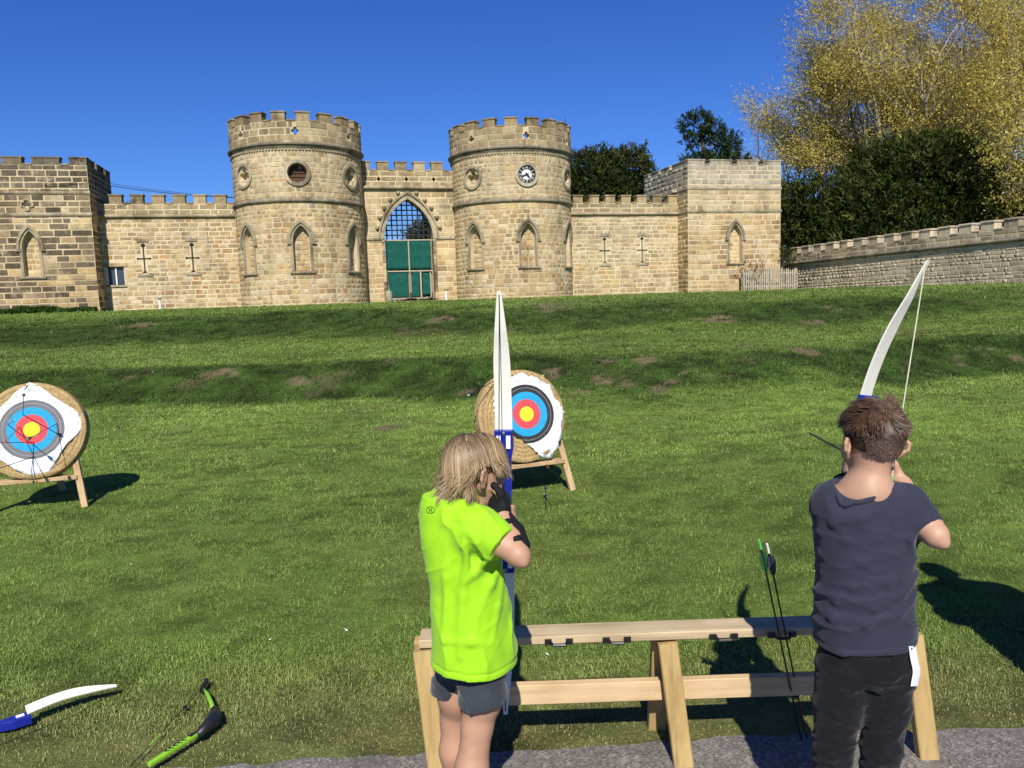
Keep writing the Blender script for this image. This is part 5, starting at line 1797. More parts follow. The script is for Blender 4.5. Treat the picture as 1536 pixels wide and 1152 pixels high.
def recurve(name, M, half, back, label, nock=None, string=M_STRING, group='recurve bows'):
    root = empty(name, (0, 0, 0), 0, label, 'bow', group)
    root.matrix_world = M
    tips = []
    for sg in (1, -1):
        vs, fs, tip, mid = limb_mesh(half, back, sg)
        mb = MB(); mb.add(vs, fs)
        lm = mb.build('limb', M_LIMB, root, False)
        tips.append((tip, mid))
    mb = MB()
    po = riser_outline()
    n = len(po)
    vs = []
    for y in (-0.016, 0.020):
        vs += [(x, y + 0.012 * (1 - (z / 0.235) ** 2), z) for x, z in po]
    vs = [(v[0] * 1.22, v[1], v[2]) for v in vs]
    fs = [(i, (i + 1) % n, n + (i + 1) % n, n + i) for i in range(n)]
    # caps by quads between matching sides
    for off in (0, n):
        q = [(0, 1, 20, 21), (1, 2, 19, 20), (2, 3, 18, 19), (3, 4, 16, 17), (3, 17, 18, 18), (4, 5, 15, 16), (5, 6, 14, 15), (6, 7, 13, 14), (7, 8, 11, 12), (7, 12, 13, 13), (8, 9, 10, 11)]
        for f in q:
            f = tuple(dict.fromkeys(f))
            fs.append(tuple(off + i for i in f))
    mb.add(vs, fs)
    rs = mb.build('riser', M_BLUE, root)
    md = rs.modifiers.new('b', 'BEVEL'); md.width = 0.003; md.segments = 2
    for sg in (1, -1):
        for sx in (-1, 1):
            mb = MB(); mb.box((sx * 0.0155, -0.0145 + 0.012 * (1 - (0.2 / 0.235) ** 2) - 0.003, sg * 0.197), (0.0068, 0.002, 0.021))
            mb.build('slot_decal', M_NW, rs)
        mb = MB(); mb.lathe([(0.006, 0), (0.006, 0.006), (0.003, 0.008)], 8)
        o = mb.build('limb_bolt', M_STEEL, rs); o.matrix_local = Matrix.Translation((0, -0.010, sg * 0.225)) @ Matrix.Rotation(math.pi / 2, 4, 'X')
    mb = MB(); mb.tube([(0, -0.014, -0.075), (0, -0.020, -0.045), (0, -0.018, -0.01), (0, -0.01, 0.02)], [0.013, 0.017, 0.016, 0.012], 10)
    mb.build('grip', simple('black_grip', (0.015, 0.015, 0.017), 0.6), rs, True)
    nk = Vector(nock) if nock is not None else Vector((0, tips[0][0][1] - 0.01, 0))
    if nock is not None: nk = M.inverted() @ nk
    mb = MB()
    up = [Vector(tips[0][0]), Vector(tips[0][1][1]), nk, Vector(tips[1][1][1]), Vector(tips[1][0])]
    mb.tube(up, 0.0016, 5)
    mb.build('string', string, root)
    return root

b1 = at(757, 752, 2.43)
BOW1 = Matrix.Translation(b1) @ Matrix.Rotation(math.radians(-4), 4, 'Z') @ Matrix.Rotation(math.radians(1.0), 4, 'Y')
b2 = at(1282, 702, 2.40)
BOW2 = Matrix.Translation(b2) @ Matrix.Rotation(math.radians(10), 4, 'Y') @ Matrix.Rotation(math.radians(34), 4, 'Z')

# bows lying on the grass
def lying_recurve():
    P0 = ground_at(-20, 1112) + Vector((0, 0, 0.03))
    P1 = ground_at(176, 1047) + Vector((0, 0, 0.02))
    root = empty('lying_bow', P0, 0, 'blue and cream bow lying in the grass at the lower left corner', 'bow')
    d = (P1 - P0); d.z = 0; d.normalize()
    s = Vector((-d.y, d.x, 0))
    base = ground_at(42, 1090) - P0 + Vector((0, 0, 0.035))
    tip = P1 - P0
    n = 20
    vs, fs = [], []
    for i in range(n + 1):
        t = i / n
        c = base.lerp(tip, t) + s * (0.028 * math.sin(t * math.pi * 1.0) - 0.015 * t) * 1.0 - s * 0.05 * (t - t * t) + s * 0.03 * max(0, t - 0.7)
        c.z = 0.038 - 0.012 * t + 0.015 * math.sin(t * 3.1)
        w = 0.046 * (1 - 0.12 * t) if t < 0.55 else 0.043 + (0.012 - 0.043) * ((t - 0.55) / 0.45) ** 1.3
        wv = s * (w / 2) * 0.94 + Vector((0, 0, w / 2 * 0.34))
        nn = d.cross(wv).normalized() * 0.003
        vs += [c - wv - nn, c + wv - nn, c + wv + nn, c - wv + nn]
        if i:
            b = 4 * (i - 1)
            fs += [(b + k, b + (k + 1) % 4, b + 4 + (k + 1) % 4, b + 4 + k) for k in range(4)]
    fs += [(3, 2, 1, 0), (4 * n, 4 * n + 1, 4 * n + 2, 4 * n + 3)]
    mb = MB(); mb.add(vs, fs); mb.build('limb', M_LIMB, root)
    M = Matrix((s, Vector((0, 0, -1)), d)).transposed().to_4x4()
    M.translation = base - d * 0.222 + Vector((0, 0, 0.0))
    mb = MB()
    po = riser_outline(); m = len(po)
    vs = [M @ Vector((x, y, z)) for y in (-0.018, 0.018) for x, z in po]
    fs = [(i, (i + 1) % m, m + (i + 1) % m, m + i) for i in range(m)]
    for off in (0, m):
        for f in [(0, 1, 20, 21), (1, 2, 19, 20), (2, 3, 18, 19), (3, 4, 16, 17), (3, 17, 18), (4, 5, 15, 16), (5, 6, 14, 15), (6, 7, 13, 14), (7, 8, 11, 12), (7, 12, 13), (8, 9, 10, 11)]:
            fs.append(tuple(off + i for i in f))
    mb.add(vs, fs)
    r = mb.build('riser', M_BLUE, root)
    md = r.modifiers.new('b', 'BEVEL'); md.width = 0.003; md.segments = 2
    mb = MB(); mb.box((0, -0.0195, 0.2), (0.008, 0.002, 0.014), M); mb.build('slot_decal', M_NW, r)
    mb = MB(); mb.tube([tip + Vector((0, 0, 0.01)), tip * 0.6 - s * 0.1 + Vector((0, 0, 0.01)), base - d * 0.25 - s * 0.17], 0.0014, 5)
    mb.build('string', M_STRING, root)
lying_recurve()

def lying_lime():
    G = lambda x, y, z=0.02: ground_at(x, y) + Vector((0, 0, z))
    P0 = G(300, 1118)
    root = empty('lying_bow', P0, 0, 'lime green and black bow lying in the grass near the path edge', 'bow')
    L = lambda x, y, z=0.02: G(x, y, z) - P0
    ml = simple('lime_limb_paint', (0.24, 0.52, 0.03), 0.4, 0.4, 0.1)
    mk = simple('black_moulded_plastic', (0.014, 0.014, 0.016), 0.45, 0.45)
    mb = MB()
    pts = [L(306, 1043, 0.03), L(313, 1056, 0.04), L(319, 1072, 0.045), L(322, 1088, 0.045)]
    for a, b in zip(pts, pts[1:]): pass
    mb.tube(pts, [0.006, 0.008, 0.009, 0.010], 8); mb.build('upper_limb', ml, root, True)
    mb = MB(); mb.beam(L(303, 1046, 0.03), L(311, 1032, 0.035), 0.016, 0.022, ch=0.004); mb.build('limb_tip', mk, root)
    mb = MB(); mb.tube([L(324, 1082, 0.045), L(322, 1098, 0.05), L(312, 1108, 0.05), L(298, 1120, 0.045)], [0.020, 0.028, 0.022, 0.015], 10); mb.build('limb_pocket', mk, root, True)
    mb = MB(); mb.beam(L(299, 1117, 0.045), L(225, 1163, 0.04), 0.018, 0.018, ch=0.004); r = mb.build('riser', ml, root)
    a, b = L(299, 1117, 0.0565), L(225, 1163, 0.0515)
    d = (b - a).normalized(); s = Vector((-d.y, d.x, 0))
    for i in range(5):
        c = a.lerp(b, 0.28 + i * 0.085)
        mb = MB(); mb.add([c - s * 0.009, c + d * 0.008, c + s * 0.009, c + s * 0.009 + d * 0.006, c + d * 0.015, c - s * 0.009 + d * 0.006], [(0, 1, 4, 5), (1, 2, 3, 4)])
        mb.build('chevron_mark', mk, r)
    mb = MB(); mb.add([a + d * 0.015 - s * 0.008, a + d * 0.015 + s * 0.008, a + d * 0.04 + s * 0.008, a + d * 0.04 - s * 0.008], [(0, 1, 2, 3)]); mb.build('dark_badge', mk, r)
    p0, p1 = L(304, 1043, 0.03), L(196, 1160, 0.025)
    mb = MB(); mb.tube([p0, p1], 0.0018, 6); st = mb.build('string', M_STRING, root)
    mb = MB(); q = p0.lerp(p1, 0.27); mb.lathe([(0.002, -0.006), (0.008, -0.004), (0.008, 0.004), (0.002, 0.006)], 10, q); mb.build('string_bead', mk, st)
    mb = MB(); mb.tube([p0.lerp(p1, 0.62), p0.lerp(p1, 0.76)], 0.0028, 6); mb.build('serving', ml, st)
lying_lime()
# ------------------------------------------------------------------ people: signed distance field -> one continuous mesh
class Field:
    def __init__(s, lo, hi, h):
        s.lo, s.h = np.array(lo, np.float32), h
        s.n = np.ceil((np.array(hi) - np.array(lo)) / h).astype(int) + 1
        s.a = np.full(s.n, 0.5, np.float32)
        s.ax = [s.lo[i] + h * np.arange(s.n[i], dtype=np.float32) for i in range(3)]
    def reg(s, lo, hi):
        i0 = np.clip(np.floor((np.array(lo) - s.lo) / s.h).astype(int), 0, s.n)
        i1 = np.clip(np.ceil((np.array(hi) - s.lo) / s.h).astype(int) + 1, 0, s.n)
        if (i1 <= i0).any(): return None
        sl = tuple(slice(a, b) for a, b in zip(i0, i1))
        X = s.ax[0][sl[0]][:, None, None]; Y = s.ax[1][sl[1]][None, :, None]; Z = s.ax[2][sl[2]][None, None, :]
        return sl, X, Y, Z
    def put(s, sl, d, k, op='u'):
        a = s.a[sl]
        if op == 'u':
            h = np.maximum(k - np.abs(a - d), 0) / max(k, 1e-6)
            s.a[sl] = np.minimum(a, d) - h * h * k * 0.25
        elif op == 's':
            d = -d
            h = np.maximum(k - np.abs(a - d), 0) / max(k, 1e-6)
            s.a[sl] = np.maximum(a, d) + h * h * k * 0.25
        else:
            s.a[sl] = np.maximum(a, d)
    def cap(s, a, b, ra, rb=None, k=0.012, op='u'):
        a, b = np.array(a, np.float32), np.array(b, np.float32)
        rb = ra if rb is None else rb
        m = max(ra, rb) + k + 3 * s.h
        g = s.reg(np.minimum(a, b) - m, np.maximum(a, b) + m)
        if g is None: return s
        sl, X, Y, Z = g
        ab = b - a
        L2 = float(ab @ ab) + 1e-12
        t = np.clip(((X - a[0]) * ab[0] + (Y - a[1]) * ab[1] + (Z - a[2]) * ab[2]) / L2, 0, 1)
        d = np.sqrt((X - a[0] - t * ab[0]) ** 2 + (Y - a[1] - t * ab[1]) ** 2 + (Z - a[2] - t * ab[2]) ** 2) - (ra + t * (rb - ra))
        s.put(sl, d, k, op)
        return s
    def chain(s, pts, rad, k=0.012, op='u'):
        for i in range(len(pts) - 1): s.cap(pts[i], pts[i + 1], rad[i], rad[i + 1], k, op)
        return s
    def ell(s, c, r, R=None, k=0.012, op='u'):
        c = np.array(c, np.float32); r = np.array(r, np.float32)
        m = r.max() + k + 3 * s.h
        g = s.reg(c - m, c + m)
        if g is None: return s
        sl, X, Y, Z = g
        x, y, z = X - c[0], Y - c[1], Z - c[2]
        if R is not None:
            R = np.array(R, np.float32)        # rows: local axes in world
            x, y, z = x * R[0, 0] + y * R[0, 1] + z * R[0, 2], x * R[1, 0] + y * R[1, 1] + z * R[1, 2], x * R[2, 0] + y * R[2, 1] + z * R[2, 2]
        k0 = np.sqrt((x / r[0]) ** 2 + (y / r[1]) ** 2 + (z / r[2]) ** 2)
        k1 = np.sqrt((x / r[0] ** 2) ** 2 + (y / r[1] ** 2) ** 2 + (z / r[2] ** 2) ** 2) + 1e-6
        s.put(sl, k0 * (k0 - 1) / k1, k, op)
        return s
    def loft(s, rings, k=0.012, ang=0.0, e=2.3):
        """rings (z, cx, cy, rx, ry); stacked super-ellipses turned by ang"""
        r = np.array(sorted(rings), np.float32)
        m = 0.03
        g = s.reg((r[:, 1].min() - r[:, 3:].max() - m, r[:, 2].min() - r[:, 3:].max() - m, r[0, 0] - m), (r[:, 1].max() + r[:, 3:].max() + m, r[:, 2].max() + r[:, 3:].max() + m, r[-1, 0] + m))
        sl, X, Y, Z = g
        nk = max(3, int(0.035 / s.h) | 1)
        def f(i):
            q = np.pad(np.interp(Z.ravel(), r[:, 0], r[:, i]), nk // 2, mode='edge')
            return np.convolve(q, np.ones(nk) / nk, 'valid')[None, None, :].astype(np.float32)
        cx, cy, rx, ry = f(1), f(2), f(3), f(4)
        ca, sa = math.cos(ang), math.sin(ang)
        u = (X - cx) * ca + (Y - cy) * sa
        v = -(X - cx) * sa + (Y - cy) * ca
        d = ((np.abs(u / rx) ** e + np.abs(v / ry) ** e) ** (1 / e) - 1) * np.minimum(rx, ry)
        d = np.maximum(d, np.maximum(Z - r[-1, 0], r[0, 0] - Z))
        s.put(sl, d, k)
        return s
    def plane(s, p, n, lo=None, hi=None):
        """keeps the side against n"""
        p, n = np.array(p, np.float32), np.array(n, np.float32)
        n = n / np.linalg.norm(n)
        g = s.reg(s.lo if lo is None else lo, (s.lo + s.n * s.h) if hi is None else hi)
        sl, X, Y, Z = g
        d = (X - p[0]) * n[0] + (Y - p[1]) * n[1] + (Z - p[2]) * n[2]
        s.put(sl, d, 0, 'i')
        return s
    def mesh(s, name, smooth=2, disp=None, colf=None):
        A = s.a
        A[0], A[-1], A[:, 0], A[:, -1], A[:, :, 0], A[:, :, -1] = [0.5] * 6
        ins = A < 0
        nx, ny, nz = A.shape
        c = ins[:-1, :-1, :-1].astype(np.int8)
        tot = np.zeros_like(c)
        for i in (0, 1):
            for j in (0, 1):
                for k in (0, 1):
                    tot += ins[i:nx - 1 + i, j:ny - 1 + j, k:nz - 1 + k]
        act = np.argwhere((tot > 0) & (tot < 8))
        idx = np.full(tot.shape, -1, np.int32)
        idx[act[:, 0], act[:, 1], act[:, 2]] = np.arange(len(act))
        cor = [(i, j, k) for i in (0, 1) for j in (0, 1) for k in (0, 1)]
        val = np.stack([A[act[:, 0] + i, act[:, 1] + j, act[:, 2] + k] for i, j, k in cor], 1)
        acc = np.zeros((len(act), 3), np.float32); cnt = np.zeros(len(act), np.float32)
        for p in range(8):
            for q in range(p + 1, 8):
                if sum(abs(cor[p][t] - cor[q][t]) for t in range(3)) != 1: continue
                a, b = val[:, p], val[:, q]
                m = (a < 0) != (b < 0)
                t = np.where(m, a / np.where(m, a - b, 1), 0)
                P = np.array(cor[p], np.float32)[None] + t[:, None] * (np.array(cor[q], np.float32) - np.array(cor[p], np.float32))[None]
                acc += P * m[:, None]; cnt += m
        V = s.lo + (act + acc / cnt[:, None]) * s.h
        Fs = []
        for ax in range(3):
            o = [1, 1, 1]
            a0 = [slice(1, -1)] * 3; a1 = [slice(1, -1)] * 3
            a0[ax] = slice(0, -1); a1[ax] = slice(1, None)
            I0, I1 = ins[tuple(a0)], ins[tuple(a1)]
            for sgn in (0, 1):
                e = np.argwhere((I0 & ~I1) if sgn == 0 else (~I0 & I1))
                if not len(e): continue
                base = e + 1
                base[:, ax] -= 1
                u, w = (ax + 1) % 3, (ax + 2) % 3
                def cell(du, dw):
                    q = base.copy(); q[:, u] -= du; q[:, w] -= dw
                    return idx[q[:, 0], q[:, 1], q[:, 2]]
                f = np.stack([cell(1, 1), cell(0, 1), cell(0, 0), cell(1, 0)], 1)
                Fs.append(f if sgn == 0 else f[:, ::-1])
        Fq = np.concatenate(Fs)
        Fq = Fq[(Fq >= 0).all(1)]
        E = np.concatenate([Fq[:, [0, 1]], Fq[:, [1, 2]], Fq[:, [2, 3]], Fq[:, [3, 0]]])
        for it in range(smooth):
            S = np.zeros_like(V); n = np.zeros(len(V), np.float32)
            for a, b in ((0, 1), (1, 0)):
                for t in range(3): S[:, t] += np.bincount(E[:, a], V[E[:, b], t], len(V))
                n += np.bincount(E[:, a], minlength=len(V))
            V = V * 0.5 + 0.5 * S / np.maximum(n, 1)[:, None]
        if disp is not None:
            fn = np.cross(V[Fq[:, 2]] - V[Fq[:, 0]], V[Fq[:, 3]] - V[Fq[:, 1]])
            N = np.zeros_like(V)
            for t in range(4):
                for ax in range(3): N[:, ax] += np.bincount(Fq[:, t], fn[:, ax], len(V))
            N /= np.linalg.norm(N, axis=1, keepdims=True) + 1e-9
            V = V + N * disp(V, N)[:, None]
        return np_mesh(name, V, Fq, True, None if colf is None else colf(V))

def ve(*a): return np.array(a, np.float32)
def A3(px, py, Y): return np.array(at(px, py, Y)[:], np.float32)
def nrm(v): return v / (np.linalg.norm(v) + 1e-9)

def hand(F, wrist, d, n, side, curl, s=0.78, spread=0.10, thumb=0.6, hold=None):
    """wrist point, d finger direction, n palm normal (towards the palm), side +1 puts the thumb along cross(d,n)"""
    d = nrm(np.array(d, np.float32)); n = np.array(n, np.float32); n = nrm(n - d * (n @ d))
    b = np.cross(d, n) * side
    W, k = np.array(wrist, np.float32), 0.006
    palm = W + d * 0.045 * s
    F.ell(palm, (0.050 * s, 0.040 * s, 0.017 * s), np.stack([d, b, n]), 0.012)
    F.cap(W - d * 0.01, palm, 0.021 * s, 0.022 * s, 0.012)
    for i, (off, ln) in enumerate(((0.030, 0.068), (0.011, 0.076), (-0.009, 0.071), (-0.028, 0.056))):
        base = W + d * (0.086 * s) + b * off * s - n * 0.002
        dd = nrm(d + b * spread * (1.5 - i) * 0.5)
        p = base; ang = 0.0
        r = 0.0098 * s * (1.0 if i < 3 else 0.88)
        pts, rad = [W + d * 0.05 * s + b * off * 0.8 * s, p], [r * 1.1, r]
        for j, fr in enumerate((0.45, 0.32, 0.23)):
            ang += curl[j] * (1 + 0.06 * i)
            q = p + (dd * math.cos(ang) + n * math.sin(ang)) * ln * fr * 1.15 * s
            pts.append(q); rad.append(r * (1 - 0.10 * (j + 1)))
            p = q
        F.chain(pts, rad, 0.004)
    t0 = W + d * 0.022 * s + b * 0.026 * s + n * 0.004 * s
    t1 = t0 + (b * 0.75 + d * 0.55 + n * 0.35) * 0.032 * s
    t2 = t1 + nrm(b * (0.55 - thumb * 0.5) + d * 0.75 + n * thumb) * 0.032 * s
    t3 = t2 + nrm(b * (0.15 - thumb * 0.5) + d * 0.8 + n * thumb) * 0.025 * s
    F.chain([t0, t1, t2, t3], [0.016 * s, 0.013 * s, 0.0115 * s, 0.0095 * s], 0.008)

def head(F, C, f, up, s=1.0):
    """skull, jaw, nose, lips, sockets, ears; C is the middle of the skull, f where it looks"""
    f = nrm(np.array(f, np.float32)); up = np.array(up, np.float32); up = nrm(up - f * (up @ f))
    r = np.cross(f, up)
    R = np.stack([r, f, up])
    P = lambda x, y, z: C + (r * x + f * y + up * z) * s
    F.ell(P(0, -0.008, 0.028), (0.070 * s, 0.086 * s, 0.084 * s), R, 0.02)
    F.ell(P(0, 0.026, -0.020), (0.057 * s, 0.055 * s, 0.075 * s), R, 0.03)
    F.ell(P(0, 0.045, -0.075), (0.030 * s, 0.030 * s, 0.022 * s), R, 0.03)
    for sx in (-1, 1):
        F.ell(P(sx * 0.034, 0.055, -0.035), (0.022 * s, 0.020 * s, 0.022 * s), R, 0.02)
        F.ell(P(sx * 0.028, 0.083, 0.000), (0.014 * s, 0.009 * s, 0.009 * s), R, 0.008, 's')
        F.ell(P(sx * 0.028, 0.071, 0.000), (0.0125 * s, 0.0115 * s, 0.0115 * s), R, 0.003)
        F.cap(P(sx * 0.014, 0.083, 0.017), P(sx * 0.042, 0.073, 0.016), 0.006 * s, 0.004 * s, 0.01)
        # ear: rim, lobe and hollow
        e = [P(sx * 0.068, -0.002, 0.000), P(sx * 0.083, -0.016, 0.012), P(sx * 0.093, -0.028, 0.002), P(sx * 0.091, -0.026, -0.018), P(sx * 0.075, -0.008, -0.038), P(sx * 0.067, 0.002, -0.040)]
        F.chain(e, [0.006 * s, 0.0058 * s, 0.0056 * s, 0.0055 * s, 0.0068 * s, 0.005 * s], 0.004)
        F.ell(P(sx * 0.076, -0.011, -0.013), (0.005 * s, 0.014 * s, 0.022 * s), R, 0.006)
    F.cap(P(0, 0.083, 0.008), P(0, 0.098, -0.022), 0.006 * s, 0.0095 * s, 0.010)
    for sx in (-1, 1): F.ell(P(sx * 0.009, 0.092, -0.025), (0.006 * s,) * 3, R, 0.006)
    F.cap(P(-0.017, 0.079, -0.050), P(0.017, 0.079, -0.050), 0.0048 * s, 0.0048 * s, 0.006)
    F.cap(P(-0.014, 0.078, -0.058), P(0.014, 0.078, -0.058), 0.0055 * s, 0.0055 * s, 0.006)
    F.cap(P(-0.019, 0.086, -0.0535), P(0.019, 0.086, -0.0535), 0.0016 * s, 0.0016 * s, 0.002, 's')
    return P, R

def skin_mat(name, c):
    t = NT(name, 0.5, 0.35)
    p = t.pos()
    n1 = t.noise(18, 4, 0.6, p)
    t.color(t.ramp(n1, [(0.3, tuple(x * 0.92 for x in c)), (0.7, tuple(min(1, x * 1.07) for x in c))]))
    t.b.inputs['Subsurface Weight'].default_value = 0.08
    t.b.inputs['Subsurface Radius'].default_value = (0.012, 0.005, 0.003)
    t.b.inputs['Subsurface Scale'].default_value = 0.5
    t.bump(t.noise(160, 2, 0.5, p), 0.08, 0.002)
    return t.m

def cloth_mat(name, c, rough=0.8, weave=900, var=0.1, sheen=0.2, spec=0.2):
    t = NT(name, rough, spec)
    p = t.pos()
    n1 = t.noise(weave, 2, 0.5, p)
    n2 = t.noise(11, 4, 0.6, p)
    lo = tuple(x * (1 - var) for x in c); hi = tuple(min(1, x * (1 + var)) for x in c)
    t.color(t.ramp(n2, [(0.3, lo), (0.7, hi)]))
    t.b.inputs['Sheen Weight'].default_value = sheen
    t.bump(n1, 0.12, 0.001)
    return t.m

def hair_mat(name):
    t = NT(name, 0.42, 0.35)
    a = t.n('ShaderNodeAttribute', attribute_name='Col')
    t.color(a.outputs['Color'])
    return t.m
M_HAIR = hair_mat('hair_strands')

def strands(paths, normals, width, cols):
    """paths (n,m,3) ribbons"""
    n, m, _ = paths.shape
    T = np.gradient(paths, axis=1)
    T /= np.linalg.norm(T, axis=2, keepdims=True) + 1e-9
    S = np.cross(T, normals)
    S /= np.linalg.norm(S, axis=2, keepdims=True) + 1e-9
    prof = np.interp(np.linspace(0, 1, m), [0, 0.15, 0.6, 1], [0.7, 1, 0.85, 0.12])[None, :, None]
    Wd = width[:, None, None] * prof / 2
    mid = paths + normals * Wd * 0.5
    V = np.stack([paths - S * Wd, mid, paths + S * Wd], 2).reshape(-1, 3)
    i = (np.arange(n)[:, None] * m + np.arange(m - 1)[None]).ravel() * 3
    Fq = np.concatenate([np.stack([i, i + 3, i + 4, i + 1], 1), np.stack([i + 1, i + 4, i + 5, i + 2], 1)])
    C = np.repeat(cols, m * 3, 0).reshape(n, m, 3, 3)
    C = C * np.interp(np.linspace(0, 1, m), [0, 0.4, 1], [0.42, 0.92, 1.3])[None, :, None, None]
    return V, Fq, C.reshape(-1, 3)

def folds(V, freq, amp, dirv, warp, seed):
    """soft drapery: ridges across dirv, warped"""
    d = nrm(np.array(dirv, np.float32))
    u = V @ d
    a = fbm(V[:, 0] * 9 + V[:, 1] * 4, V[:, 2] * 6 + V[:, 1] * 3, seed, 3) - 0.5
    r = 1 - np.abs(np.sin(u * freq * 0.5 + a * warp))
    m = fbm(V[:, 0] * 6 + seed, V[:, 2] * 5 - V[:, 1] * 4, seed + 5, 3)
    return amp * 1.6 * (r ** 2.2 - 0.30) * sstep(0.25, 0.70, m)

M_BLKCLOTH = cloth_mat('black_nylon', (0.010, 0.010, 0.011), 0.7, 700, 0.2, 0.02, 0.15)
M_SHOE = cloth_mat('dark_shoe', (0.03, 0.03, 0.035), 0.6)

def shoe(root, heel, d, s=1.0, m=M_SHOE):
    d = nrm(np.array([d[0], d[1], 0], np.float32)); h = np.array(heel, np.float32)
    F = Field(h - 0.12, h + np.array([0.26, 0.26, 0.14]) if False else h + 0.26, 0.006)
    up = ve(0, 0, 1)
    F.chain([h + up * 0.04, h + d * 0.09 * s + up * 0.045, h + d * 0.17 * s + up * 0.032, h + d * 0.205 * s + up * 0.028], [0.036 * s, 0.038 * s, 0.038 * s, 0.026 * s], 0.02)
    F.cap(h + up * 0.05, h + up * 0.10 + d * 0.01, 0.036 * s, 0.036 * s, 0.02)
    F.plane(h + up * 0.003, -up)
    link('shoe', F.mesh('shoe', 2), m, root)

def local(root):
    """children carry world coordinates; shift them under the root"""
    inv = Matrix.Translation(-root.location)
    for o in list(COL.objects):
        if o.parent == root:
            o.matrix_parent_inverse = inv

# ================================================================== the blond boy
def boy_blond():
    root = empty('person', (at(700, 900, 2.1).x, 2.1, 0), 0, 'blond child in a neon yellow-green shirt and grey shorts drawing a bow', 'person')
    SK = skin_mat('fair_skin', (0.44, 0.248, 0.155))
    NE = cloth_mat('neon_shirt', (0.30, 0.61, 0.012), 0.7, 700, 0.04, 0.1)
    SHO = cloth_mat('grey_shorts', (0.030, 0.037, 0.044), 0.75, 800, 0.12)
    # ---- joints
    C = A3(713, 708, 2.13)
    nb = A3(676, 764, 2.12)
    shR, elR, wrR = A3(722, 790, 2.045), A3(776, 831, 1.985), A3(753, 772, 2.07)
    haR = A3(746, 741, 2.14)
    shL = A3(655, 775, 2.20)
    wrL = np.array((BOW1 @ Vector((0.02, -0.075, -0.05)))[:], np.float32)
    elL = A3(705, 775, 2.36)
    hip = A3(708, 985, 2.12)
    hipR, hipL = A3(730, 1000, 2.08), A3(690, 1000, 2.16)
    knR, knL = A3(716, 1088, 2.06), A3(683, 1078, 2.20)
    anR, anL = np.array([-0.185, 2.04, 0.075], np.float32), np.array([-0.215, 2.20, 0.075], np.float32)
    # ---- body
    lo = np.minimum.reduce([C - 0.14, shL - 0.1, hipL - 0.12, anL - 0.1, elR - 0.08]); hi = np.maximum.reduce([C + 0.14, wrL + 0.13, elR + 0.08, anL + 0.1, wrR + 0.08])
    lo[2] = 0.0
    F = Field(lo, hi, 0.0042)
    fdir = nrm(ve(math.sin(math.radians(60)), math.cos(math.radians(60)), -0.30))
    upv = nrm(ve(0.20, 0.22, 1.0))
    P, R = head(F, C, fdir, upv, 0.94)
    F.cap(P(0, -0.02, -0.03), nb, 0.046, 0.046, 0.025)
    F.cap(nb, A3(692, 830, 2.12), 0.05, 0.062, 0.03)
    F.cap(A3(692, 830, 2.12), hip, 0.062, 0.07, 0.03)
    F.cap(nb, shR, 0.040, 0.038, 0.04).cap(nb, shL, 0.040, 0.038, 0.04)
    F.chain([shR, (shR + elR) / 2 + ve(0.0, -0.004, -0.004), elR], [0.037, 0.035, 0.029], 0.02)
    F.ell(elR + ve(0.010, -0.006, -0.008), (0.024, 0.024, 0.024), None, 0.014)
    F.ell(elR + ve(0.016, -0.020, -0.018), (0.013, 0.013, 0.013), None, 0.010)
    F.chain([elR, elR * 0.62 + wrR * 0.38, wrR], [0.031, 0.031, 0.0225], 0.015)
    hand(F, wrR, haR - wrR, ve(-0.8, -0.3, 0.2), 1, (0.7, 0.9, 0.5), 0.74)
    F.chain([shL, elL, wrL], [0.037, 0.030, 0.021], 0.02)
    hand(F, wrL, ve(0.10, 0.55, 0.12), ve(-1, 0.15, 0), -1, (1.1, 1.2, 0.8), 0.78)
    for h_, k_, a_ in ((hipR, knR, anR), (hipL, knL, anL)):
        F.chain([h_, h_ * 0.5 + k_ * 0.5, k_], [0.060, 0.056, 0.043], 0.03)
        m = k_ * 0.66 + a_ * 0.34 + ve(0, -0.012, 0)
        F.chain([k_, m, a_], [0.043, 0.045, 0.027], 0.02)
        F.cap(a_, a_ * ve(1, 1, 0.5), 0.027, 0.03, 0.01)
    link('body', F.mesh('body', 2), SK, root)
    # ---- shirt
    zs = lambda y: float(at(700, y, 2.1).z)
    px = 2.1 / FPX * 1.045
    rings = []
    for y, cx, hw, dp in [(742, 670, 36, 0.78), (752, 671, 44, 0.72), (765, 677, 51, 0.72), (785, 684, 57, 0.74), (805, 688, 60, 0.76), (840, 692, 58, 0.8), (880, 702, 57, 0.85), (920, 706, 57, 0.98), (960, 709, 61, 1.0), (1020, 712, 64, 1.02)]:
        p = A3(cx, y, 2.1)
        rings.append((zs(y), p[0], 2.115, hw * px, hw * px * dp * 1.05))
    F = Field((-0.36, 1.9, 0.5), (0.12, 2.36, 1.18), 0.0038)
    F.loft(rings, 0.02, math.radians(-25), 2.25)
    hem = A3(754, 818, 1.997)
    F.chain([shR + ve(-0.02, 0.0, -0.004), shR, shR * 0.3 + hem * 0.7, hem + (hem - shR) * 0.3], [0.050, 0.050, 0.046, 0.045], 0.035)
    F.chain([shL + ve(0.02, 0, 0), shL, shL * 0.6 + elL * 0.4], [0.048, 0.047, 0.043], 0.03)
    F.plane(hem, nrm(hem - shR + ve(0.02, 0, -0.01)), hem - 0.07 + ve(0.03, 0, -0.01), hem + 0.10)
    zh = zs(996)
    F.plane(ve(-0.12, 2.1, zh), ve(-0.06, 0.0, -1))
